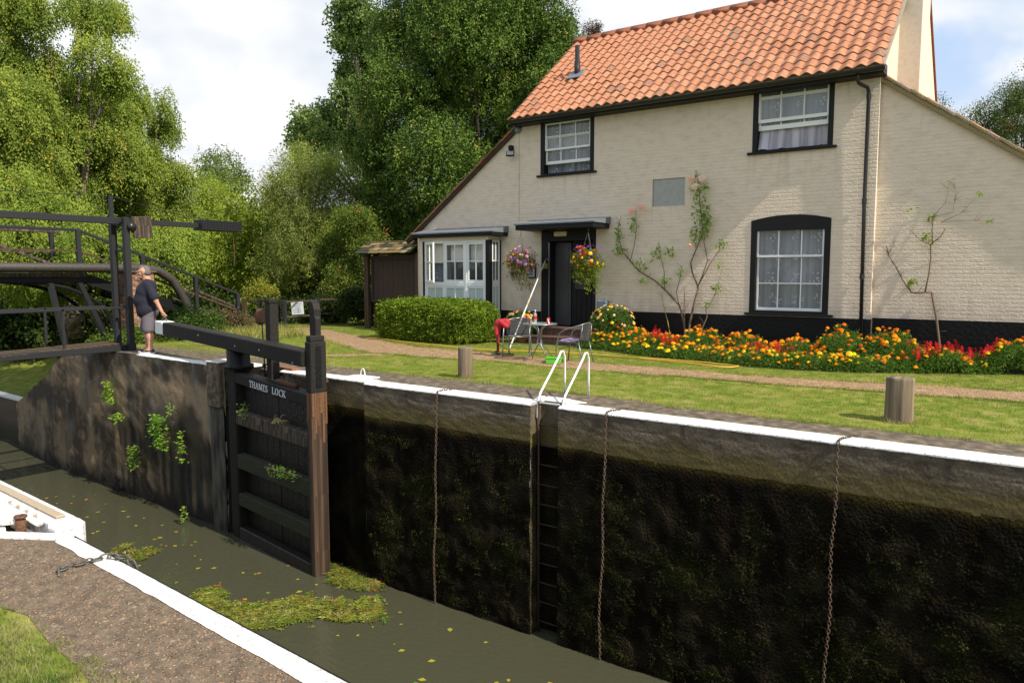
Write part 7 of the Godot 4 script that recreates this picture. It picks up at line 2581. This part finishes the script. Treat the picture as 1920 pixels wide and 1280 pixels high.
func build_garden() -> void:
	var bed := thing("flower_bed", "long bed of orange, yellow and red marigolds along the cottage's black plinth", "flower bed")
	var poly := PackedVector2Array()
	for e in EDGE: poly.append(Vector2(e[0], e[1] - 0.06))
	poly.append(Vector2(2.0, -15.9)); poly.append(Vector2(-8.5, -15.78))
	part("soil", flat_poly(rough_poly(poly, 0.08), 0.0), M.soil, bed)
	var ms := [sprig(16, 0.085, 0.055, 0.014, 0.0, 31), sprig(16, 0.09, 0.05, 0.018, 0.0, 32)]
	var sets := [[[], PackedColorArray()], [[], PackedColorArray()]]
	for i in 17000:
		var x := rng.randf_range(-8.5, 1.2)
		var z := rng.randf_range(-15.6, -13.2)
		if z > bed_edge(x): continue
		var t := bed_top(x, z)
		if t < 0.03: continue
		var y := t * (1.0 - 0.75 * pow(rng.randf(), 1.6)) - 0.03
		var k := rng.randi() % 2
		sets[k][0].append(Transform3D(Basis(rv(), rng.randf() * 1.2).scaled(Vector3.ONE * rng.randf_range(0.7, 1.25)), Vector3(x, maxf(y, 0.02), z)))
		var v := rng.randf_range(0.7, 1.3)
		var c := Color(0.08, 0.16, 0.028).lerp(Color(0.16, 0.24, 0.04), rng.randf())
		sets[k][1].append(Color(c.r * v, c.g * v, c.b * v))
	for k in 2: swarm("foliage", ms[k], M.leaves, sets[k][0], sets[k][1], bed)
	var hm := [pompom(11, 0.036, 0.034, 41), pompom(11, 0.032, 0.030, 42), pompom(9, 0.028, 0.024, 43)]
	var spike := S()
	for k in 16:
		var a := k * 2.4
		var d := Vector3(cos(a), 0.35, sin(a)).normalized()
		leaf(spike, Vector3(0, 0.008 * k - 0.02, 0), d, Vector3.UP, 0.045 * (1.0 - 0.03 * k), 0.022)
	var sm := fin(spike)
	var rest := {}
	var cnt := 0
	var tries := 0
	while cnt < 920 and tries < 20000:
		tries += 1
		var x := rng.randf_range(-8.45, 0.9)
		var z := rng.randf_range(-15.4, -13.2)
		if z > bed_edge(x) - 0.02: continue
		var y := bed_top(x, z)
		if y < 0.06: continue
		var front := bed_edge(x) - z
		var col: Color
		var r := rng.randf()
		var patch := noise.get_noise_2d(x * 0.9 + 4.0, z * 0.9)
		var redzone: bool = (x > -6.75 and x < -5.9 and front > 0.35 and front < 0.9) or (x > -4.6 and x < -3.6 and front > 0.4 and front < 0.85) or (x > -1.9 and x < -0.6 and front > 0.15 and front < 0.75)
		var mesh: ArrayMesh = hm[rng.randi() % 3]
		if redzone and r < 0.72:
			col = RED; mesh = sm
		elif front < 0.45:
			col = YELLOW if (r < 0.45 + patch) else (AMBER if r < 0.8 else ORANGE)
		else:
			col = ORANGE if r < 0.50 else (AMBER if r < 0.82 else (RUST if r < 0.93 else YELLOW))
		var up := Vector3(jit(0.5), 1.0, 0.25 + jit(0.5)).normalized()
		var T := Transform3D(along(up.cross(Vector3(0.3, 0, 1)), Vector3.ZERO, up).orthonormalized(), Vector3.ZERO)
		var bx := up.cross(Vector3(0.31, 0.1, 0.9)).normalized()
		T = Transform3D(Basis(bx, up, bx.cross(up)).scaled(Vector3.ONE * rng.randf_range(0.95, 1.6)), Vector3(x, y + 0.01 + 0.09 * pow(rng.randf(), 2.0), z))
		cnt += 1
		if cnt <= 300:
			var o := part_mesh("flower", mesh, petal_mat(col), bed)
			o.transform = T
		else:
			var key := [mesh, col]
			if not rest.has(key): rest[key] = []
			rest[key].append(T)
	for key in rest:
		var cs := PackedColorArray()
		for q in rest[key]:
			var v := rng.randf_range(0.8, 1.15)
			cs.append(Color(key[1].r * v, key[1].g * v, key[1].b * v))
		swarm("more_flowers", key[0], M.petals, rest[key], cs, bed)
	hanging_basket("hanging basket of pink, mauve and orange flowers at the canopy's left end", Vector3(-10.56, 1.98, -15.12), 2.70, [[PINK, 8], [MAUVE, 22], [AMBER, 9], [VIOLET, 7], [PEACH, 14], [RED, 4], [CREAM, 6]], [Color(0.12, 0.12, 0.05), Color(0.24, 0.20, 0.09)], 1)
	hanging_basket("hanging basket of yellow, red and purple flowers in front of the black doorway", Vector3(-8.62, 1.98, -15.06), 2.70, [[YELLOW, 22], [RED, 12], [VIOLET, 16], [PINK, 12], [AMBER, 8], [Color(0.18, 0.008, 0.03), 10]], [Color(0.08, 0.14, 0.02), Color(0.24, 0.27, 0.03)], 2)
	flower_pot("terracotta pot of cream and yellow flowers at the left end of the marigold bed", Vector3(-7.95, 0, -15.05), 0.36, [[CREAM, 40], [YELLOW, 14], [AMBER, 12], [PEACH, 10]], 0.55, 3)
	flower_pot("low pot of apricot and pink flowers left of the doorstep, behind the chair", Vector3(-10.25, 0, -14.75), 0.28, [[PEACH, 30], [AMBER, 10], [PINK, 6], [VIOLET, 5]], 0.36, 4)
	wall_roses()
	wall_plants()
	floating()

func hanging_basket(label: String, c: Vector3, hook: float, flowers: Array, tones: Array, seed_: int) -> void:
	rng.seed = 500 + seed_
	var b := thing("hanging_basket", label, "hanging basket")
	var s := S(true)
	lathe(s, [Vector2(0, -0.20), Vector2(0.09, -0.185), Vector2(0.16, -0.12), Vector2(0.20, 0.0), Vector2(0.185, 0.0), Vector2(0, -0.03)], 18, Transform3D(Basis.IDENTITY, c))
	part("bowl", s, M.stem, b)
	for k in 3:
		var a := TAU * k / 3 + 0.4
		s = S()
		tube(s, [c + Vector3(cos(a) * 0.19, 0, sin(a) * 0.19), Vector3(c.x, hook - 0.07, c.z)], 0.004, 4)
		part("chain", s, M.iron, b)
	s = S(true)
	tube(s, [Vector3(c.x, hook - 0.08, c.z), Vector3(c.x + 0.012, hook - 0.04, c.z), Vector3(c.x, hook + 0.01, c.z)], 0.006, 5)
	part("hook", s, M.iron, b)
	var ms := [sprig(16, 0.08, 0.045, 0.022, 0.2, 51 + seed_), sprig(14, 0.11, 0.05, 0.014, 0.6, 53 + seed_)]
	var sets := [[[], PackedColorArray()], [[], PackedColorArray()]]
	for i in 420:
		var d := rv()
		var r := 0.36 * pow(rng.randf(), 0.4) * (1.0 + 0.4 * noise.get_noise_3d(d.x * 2 + seed_, d.y * 2, d.z * 2))
		var p := Vector3(d.x * r * 1.05, d.y * r * 0.8 + 0.06, d.z * r)
		if i % 4 == 0: p = Vector3(d.x * 0.28, -0.1 - 0.42 * rng.randf() * (1.0 if d.x > -0.2 else 0.5), d.z * 0.26)
		if p.length() < 0.12: continue
		var k := 1 if i % 4 == 0 else rng.randi() % 2
		sets[k][0].append(Transform3D(Basis(rv(), rng.randf()).scaled(Vector3.ONE * rng.randf_range(0.7, 1.2)), c + p))
		var col: Color = (tones[0] as Color).lerp(tones[1], rng.randf())
		sets[k][1].append(col)
	for k in 2: swarm("foliage", ms[k], M.leaves, sets[k][0], sets[k][1], b)
	var hm := [pompom(8, 0.038, 0.026, 61), pompom(7, 0.032, 0.018, 62)]
	for f in flowers:
		var dir := rv()
		for i in f[1]:
			var d := (rv() + dir * 0.75).normalized()
			if d.z < -0.5: d.z = -d.z
			var r := 0.37 * (0.85 + 0.3 * rng.randf())
			var up := (d + Vector3(0, 0.3, 0.3)).normalized()
			var bx := up.cross(Vector3(0.31, 0.1, 0.9)).normalized()
			var o := part_mesh("flower", hm[i % 2], petal_mat(f[0]), b)
			o.transform = Transform3D(Basis(bx, up, bx.cross(up)).scaled(Vector3.ONE * rng.randf_range(0.7, 1.25)), c + Vector3(d.x * r * 1.05, d.y * r * 0.85 + 0.04, d.z * r))

func flower_pot(label: String, at: Vector3, r: float, flowers: Array, h: float, seed_: int) -> void:
	rng.seed = 600 + seed_
	var b := thing("flower_pot", label, "flower pot", at)
	var s := S(true)
	lathe(s, [Vector2(0, 0), Vector2(r * 0.5, 0), Vector2(r * 0.72, 0.30), Vector2(r * 0.80, 0.31), Vector2(r * 0.80, 0.37), Vector2(r * 0.7, 0.37), Vector2(0, 0.33)], 20)
	part("pot", s, M.terracotta, b)
	var ms := [sprig(16, 0.08, 0.05, 0.022, 0.0, 71), sprig(16, 0.09, 0.055, 0.018, 0.1, 72)]
	var sets := [[[], PackedColorArray()], [[], PackedColorArray()]]
	var c := Vector3(0, 0.42 + h * 0.3, 0)
	for i in 520:
		var d := rv()
		var p := c + Vector3(d.x * r * 1.35, d.y * h * 0.62, d.z * r * 1.35) * pow(rng.randf(), 0.45)
		if p.y < 0.2: continue
		var k := rng.randi() % 2
		sets[k][0].append(Transform3D(Basis(rv(), rng.randf()).scaled(Vector3.ONE * rng.randf_range(0.7, 1.2)), p))
		sets[k][1].append(Color(0.05, 0.11, 0.02).lerp(Color(0.11, 0.17, 0.035), rng.randf()))
	for k in 2: swarm("foliage", ms[k], M.leaves, sets[k][0], sets[k][1], b)
	var hm := [pompom(8, 0.036, 0.022, 81), pompom(7, 0.032, 0.018, 82)]
	for f in flowers:
		for i in f[1]:
			var d := rv()
			d.y = absf(d.y) * 1.1 - 0.25
			d = d.normalized()
			var up := (d + Vector3(0, 0.4, 0.4)).normalized()
			var bx := up.cross(Vector3(0.31, 0.1, 0.9)).normalized()
			var o := part_mesh("flower", hm[i % 2], petal_mat(f[0]), b)
			o.transform = Transform3D(Basis(bx, up, bx.cross(up)).scaled(Vector3.ONE * rng.randf_range(0.75, 1.25)), c + Vector3(d.x * r * 1.38, d.y * h * 0.68, d.z * r * 1.38))

func on_wall(pts: Array, z: float, start: float) -> Array:
	var o := []
	for i in pts.size():
		var q = pts[i]
		o.append(Vector3(q[0], q[1], z + (start if i == 0 else 0.0) + 0.02 * sin(i * 1.7)))
	return o

func leaf_cluster(s: SurfaceTool, c: Vector3, r: Vector3, n: int, l: float) -> void:
	for i in n:
		var p := c + rv() * r * pow(rng.randf(), 0.5)
		leaf(s, p, Vector3(jit(1), -0.3 + jit(0.7), 0.3 + jit(0.5)).normalized(), Vector3(jit(0.6), 0.7, 0.6).normalized(), l * rng.randf_range(0.7, 1.3), l * 0.62)

func climber(called: String, label: String, category: String, stems: Array, clusters: Array, z: float, base_r: float, leafc: Array) -> Node3D:
	var t := thing(called, label, category)
	for st in stems:
		var s := S(true)
		var pts := on_wall(st[0], z, 0.06)
		var rad := []
		for i in pts.size(): rad.append(lerpf(st[1], st[2], float(i) / (pts.size() - 1)))
		tube(s, pts, rad, 6)
		for i in range(2, pts.size()):
			for j in 2:
				var q: Vector3 = pts[i].lerp(pts[i - 1], rng.randf())
				var e := q + Vector3(jit(0.16), rng.randf_range(-0.03, 0.2), 0.02 + jit(0.03))
				tube(s, [q, q.lerp(e, 0.5) + Vector3(jit(0.02), 0.015, 0.01), e], [0.0045, 0.003, 0.0015], 4)
		part("stem", s, M[st[3]] if st.size() > 3 else M.stem, t)
	var tone := 0
	for lcx in leafc:
		var m := (M.leaves as StandardMaterial3D).duplicate() as StandardMaterial3D
		m.vertex_color_use_as_albedo = false
		m.albedo_color = lc(lcx.r, lcx.g, lcx.b)
		var s := S()
		for q in clusters:
			leaf_cluster(s, Vector3(q[0], q[1], z + 0.06), Vector3(q[2], q[3], 0.07), int(q[4] * 1.7 / leafc.size()), 0.078)
		part("leaves", s, m, t).set_meta("kind", "stuff")
	return t

func wall_roses() -> void:
	rng.seed = 700
	var st := [
		[[[-6.42, 0.0], [-6.5, 0.55], [-6.63, 0.95], [-6.96, 1.27], [-7.23, 1.50], [-7.63, 1.72], [-7.84, 1.92], [-8.02, 2.12]], 0.024, 0.012],
		[[[-8.02, 2.12], [-8.17, 2.5], [-8.2, 2.75], [-8.13, 3.0]], 0.009, 0.004],
		[[[-7.84, 1.92], [-7.76, 2.3], [-7.72, 2.7], [-7.76, 3.08]], 0.009, 0.004],
		[[[-8.02, 2.12], [-8.25, 2.1], [-8.32, 2.18]], 0.008, 0.003],
		[[[-6.38, 0.0], [-6.37, 0.55], [-6.28, 1.05], [-6.2, 1.34], [-6.34, 1.69], [-6.38, 1.9], [-6.25, 2.25], [-6.12, 2.55], [-6.18, 3.1], [-6.26, 3.72]], 0.026, 0.006],
		[[[-6.2, 1.34], [-6.1, 1.62], [-6.0, 1.95], [-6.1, 2.35], [-6.05, 2.9]], 0.014, 0.005],
		[[[-6.15, 1.45], [-5.93, 1.88], [-5.8, 2.08], [-5.63, 2.28]], 0.012, 0.004],
		[[[-6.34, 0.0], [-6.1, 0.4], [-5.98, 0.72], [-6.02, 0.86], [-5.85, 1.1], [-5.75, 1.4], [-5.67, 1.81]], 0.016, 0.004],
		[[[-6.46, 0.0], [-6.5, 0.8], [-6.52, 1.35]], 0.016, 0.008],
		[[[-6.6, 0.9], [-6.7, 1.25], [-6.62, 1.6], [-6.6, 1.85]], 0.012, 0.005],
		[[[-6.96, 1.27], [-7.0, 1.7], [-7.1, 2.0], [-7.18, 2.36]], 0.009, 0.003],
		[[[-6.75, 0.0], [-6.9, 0.6], [-7.02, 0.95], [-7.08, 1.25]], 0.010, 0.006, "yellow_stem"]]
	mat("yellow_stem", lc(0.30, 0.24, 0.05), 0.7)
	var cl := [[-6.2, 3.45, 0.20, 0.32, 46], [-6.12, 2.95, 0.24, 0.3, 60], [-6.25, 2.5, 0.18, 0.25, 36], [-6.02, 2.7, 0.14, 0.25, 26], [-8.15, 2.6, 0.10, 0.35, 26], [-7.78, 2.75, 0.14, 0.3, 26], [-8.1, 2.2, 0.22, 0.12, 22], [-7.55, 1.9, 0.22, 0.16, 20], [-7.2, 2.15, 0.16, 0.2, 22], [-6.85, 2.15, 0.14, 0.14, 18], [-7.0, 1.5, 0.16, 0.14, 16], [-7.5, 1.5, 0.14, 0.08, 10], [-5.68, 2.3, 0.14, 0.10, 16], [-5.75, 1.35, 0.10, 0.12, 12], [-5.7, 1.85, 0.08, 0.14, 8], [-6.6, 1.7, 0.10, 0.12, 8], [-6.0, 1.0, 0.08, 0.08, 6], [-6.26, 3.8, 0.08, 0.1, 6]]
	var r := climber("climbing_rose", "climbing rose with bare brown stems and peach blooms on the cottage wall", "climbing rose", st, cl, -15.72, 0.03, [Color(0.055, 0.11, 0.025), Color(0.15, 0.20, 0.04)])
	var hm := pompom(10, 0.095, 0.10, 91)
	for q in [[-6.36, 3.68], [-6.12, 3.70], [-6.27, 3.54], [-7.80, 3.08], [-7.56, 3.15], [-6.36, 2.28]]:
		var o := part_mesh("bloom", hm, petal_mat(Color(0.82, 0.44, 0.30) if q[0] < -6.3 else Color(0.86, 0.62, 0.48)), r)
		o.transform = Transform3D(Basis(Vector3(1, 0, 0), 1.1 + jit(0.3)).scaled(Vector3.ONE * (1.0 if q[1] > 2.5 else 0.55)), Vector3(q[0], q[1], -15.62))
	climber("wall_shrub", "almost leafless trained shrub on the lower wing wall right of the downpipe", "climbing plant", [
		[[[-1.5, 0.0], [-1.53, 0.4], [-1.6, 0.85], [-1.7, 1.32]], 0.026, 0.02],
		[[[-1.7, 1.32], [-1.85, 1.31], [-2.03, 1.30], [-2.2, 1.55], [-2.32, 1.8], [-2.46, 2.02], [-2.5, 2.2]], 0.015, 0.008],
		[[[-1.8, 1.32], [-1.76, 1.62], [-1.74, 1.95], [-1.76, 2.2], [-1.6, 2.34], [-1.52, 2.5]], 0.015, 0.007],
		[[[-1.72, 2.2], [-1.74, 2.45], [-1.74, 2.72]], 0.012, 0.010],
		[[[-1.74, 2.7], [-1.55, 2.95], [-1.5, 3.35]], 0.006, 0.002], [[[-1.74, 2.7], [-1.42, 2.78], [-1.4, 3.1], [-1.42, 3.32]], 0.006, 0.002],
		[[[-1.6, 2.6], [-1.3, 2.75], [-1.02, 3.1]], 0.006, 0.002], [[[-1.6, 2.6], [-1.2, 2.62], [-0.85, 2.6]], 0.004, 0.002],
		[[[-1.76, 2.2], [-1.95, 2.3], [-2.05, 2.42]], 0.008, 0.003], [[[-2.46, 2.02], [-2.36, 2.2], [-2.42, 2.32]], 0.006, 0.003]],
		[[-2.02, 1.52, 0.08, 0.07, 14], [-1.82, 2.34, 0.10, 0.08, 12], [-1.76, 2.72, 0.08, 0.08, 8], [-1.5, 3.35, 0.03, 0.03, 3], [-1.02, 3.1, 0.03, 0.03, 3], [-0.85, 2.6, 0.04, 0.03, 4], [-2.1, 2.9, 0.1, 0.1, 4]], -15.86, 0.02, [Color(0.07, 0.10, 0.02), Color(0.14, 0.15, 0.03)])

func wall_plants() -> void:
	rng.seed = 800
	var G := Color(0.19, 0.31, 0.03)
	# [x, y on the wing wall, ...] plants rooted in its cracks
	weed("bright green weed high on the wing wall, farthest left of the five", Vector3(-16.25, -1.05, -7.85), 130, 0.25, 0.40, G, 0.09, 0.25)
	weed("small trailing green weed just below and right of the leftmost wall weed", Vector3(-15.9, -1.42, -7.84), 50, 0.30, 0.12, G, 0.075, 0.5)
	weed("largest bright green weed hanging on the stained wing wall, below a thin sprig", Vector3(-14.2, -1.55, -7.80), 240, 0.44, 0.40, Color(0.16, 0.30, 0.03), 0.08, 0.7)
	weed("low round green weed near the waterline under the leftmost wall weed", Vector3(-15.3, -2.25, -7.84), 160, 0.33, 0.32, Color(0.15, 0.25, 0.028), 0.07, 0.5)
	weed("narrow drooping green weed on the wing wall nearest the gate", Vector3(-13.35, -1.72, -7.78), 60, 0.15, 0.34, G, 0.075, 0.7)
	weed("few round leaves on a twig above the narrow drooping wall weed", Vector3(-13.65, -1.05, -7.76), 16, 0.14, 0.16, Color(0.14, 0.22, 0.05), 0.09, 0.3)
	weed("single slender green sprig growing out of the water by the wing wall", Vector3(-13.1, -3.05, -7.62), 20, 0.07, 0.34, G, 0.075, 0.0)

func weed_mat(label: String, poly: PackedVector2Array, n: int, seed_: int) -> void:
	rng.seed = seed_
	var w := thing("floating_weed", label, "water weed")
	var strand := S()
	for i in 7:
		var p := Vector3(jit(0.05), jit(0.008), jit(0.05))
		var d := Vector3(jit(1), 0.1 + jit(0.25), jit(1)).normalized()
		var sd := d.cross(Vector3.UP).normalized() * rng.randf_range(0.003, 0.008)
		var e := p + d * rng.randf_range(0.06, 0.16)
		var m := (p + e) / 2 + Vector3(jit(0.02), 0.012, jit(0.02))
		quad(strand, p - sd, p + sd, m + sd, m - sd); quad(strand, m - sd, m + sd, e + sd * 0.4, e - sd * 0.4)
	for i in 3:
		leaf(strand, Vector3(jit(0.06), 0.015, jit(0.06)), Vector3(jit(1), 0.2, jit(1)).normalized(), Vector3.UP, 0.05, 0.035)
	var sm := fin(strand)
	var box2 := Rect2(poly[0], Vector2.ZERO)
	for p in poly: box2 = box2.expand(p)
	var xf := []
	var cs := PackedColorArray()
	for i in n * 6:
		if xf.size() >= n: break
		var p := Vector2(rng.randf_range(box2.position.x, box2.end.x), rng.randf_range(box2.position.y, box2.end.y))
		if not Geometry2D.is_point_in_polygon(p, poly): continue
		var lump := noise.get_noise_2d(p.x * 3.2, p.y * 4.5) + 0.5 * noise.get_noise_2d(p.x * 9.0, p.y * 9.0)
		if rng.randf() < 0.05: p += Vector2(jit(0.28), jit(0.16))
		if lump < 0.05 and rng.randf() < 0.93: continue
		xf.append(Transform3D((Basis(Vector3.UP, rng.randf() * TAU) * Basis(Vector3(1, 0, 0), jit(0.12))).scaled(Vector3(1.0, 0.6, 1.0) * rng.randf_range(0.5, 1.1)), Vector3(p.x, WATER + 0.008 + maxf(0.0, lump) * 0.035 * rng.randf() + 0.010 * rng.randf(), p.y)))
		var r := rng.randf()
		var c := Color(0.19, 0.20, 0.03) if r < 0.55 else (Color(0.32, 0.30, 0.10) if r < 0.72 else (Color(0.12, 0.21, 0.02) if r < 0.95 else Color(0.32, 0.13, 0.03)))
		var v := rng.randf_range(0.35, 1.3)
		cs.append(Color(c.r * v, c.g * v, c.b * v))
	swarm("strands", sm, M.grass, xf, cs, w)

func floating() -> void:
	weed_mat("large mat of yellow-green weed and leaves floating in front of the gate post", PackedVector2Array([Vector2(-10.15, -6.02), Vector2(-9.95, -6.2), Vector2(-9.4, -6.1), Vector2(-8.95, -6.2), Vector2(-8.72, -6.7), Vector2(-8.35, -6.85), Vector2(-8.0, -7.1), Vector2(-7.75, -7.45), Vector2(-7.4, -7.2), Vector2(-7.26, -6.86), Vector2(-7.6, -6.6), Vector2(-7.95, -6.5), Vector2(-8.1, -6.3), Vector2(-8.2, -5.95), Vector2(-8.62, -5.55), Vector2(-9.3, -5.45), Vector2(-9.8, -5.6)]), 2000, 901)
	weed_mat("small wedge of pale weed caught between the gate post and lock wall", PackedVector2Array([Vector2(-9.3, -7.95), Vector2(-8.8, -7.8), Vector2(-8.3, -7.78), Vector2(-7.9, -7.72), Vector2(-7.95, -7.5), Vector2(-8.3, -7.45), Vector2(-8.72, -7.32)]), 420, 902)
	weed_mat("little scattered patch of floating weed in the channel left of the gate", PackedVector2Array([Vector2(-12.9, -6.35), Vector2(-12.3, -6.55), Vector2(-11.9, -6.25), Vector2(-12.3, -5.95), Vector2(-12.9, -6.0)]), 70, 903)
	weed_mat("small patch of weed floating beyond the near white edge by the chain", PackedVector2Array([Vector2(-10.9, -5.05), Vector2(-10.3, -5.1), Vector2(-9.9, -4.8), Vector2(-10.4, -4.6)]), 60, 904)
	# single fallen leaves on the water
	rng.seed = 910
	var fl := S()
	leaf(fl, Vector3(-0.03, 0, 0), Vector3(1, 0, 0), Vector3.UP, 0.075, 0.055, 0.05)
	var m := fin(fl)
	var xf := []
	var cs := PackedColorArray()
	for i in 150:
		var x := rng.randf_range(-17.5, -4.0)
		var z := rng.randf_range(-7.5, -3.2)
		if rng.randf() < 0.45: z = -7.3 + rng.randf() * 1.2
		xf.append(Transform3D(Basis(Vector3.UP, rng.randf() * TAU).scaled(Vector3.ONE * rng.randf_range(0.6, 1.5)), Vector3(x, WATER + 0.006, z)))
		var r := rng.randf()
		cs.append(Color(0.30, 0.27, 0.03) if r < 0.6 else (Color(0.10, 0.20, 0.03) if r < 0.8 else Color(0.42, 0.17, 0.03)))
	swarm("fallen_leaves", m, M.petals, xf, cs, null).set_meta("label", "yellow and brown fallen leaves scattered on the lock water")
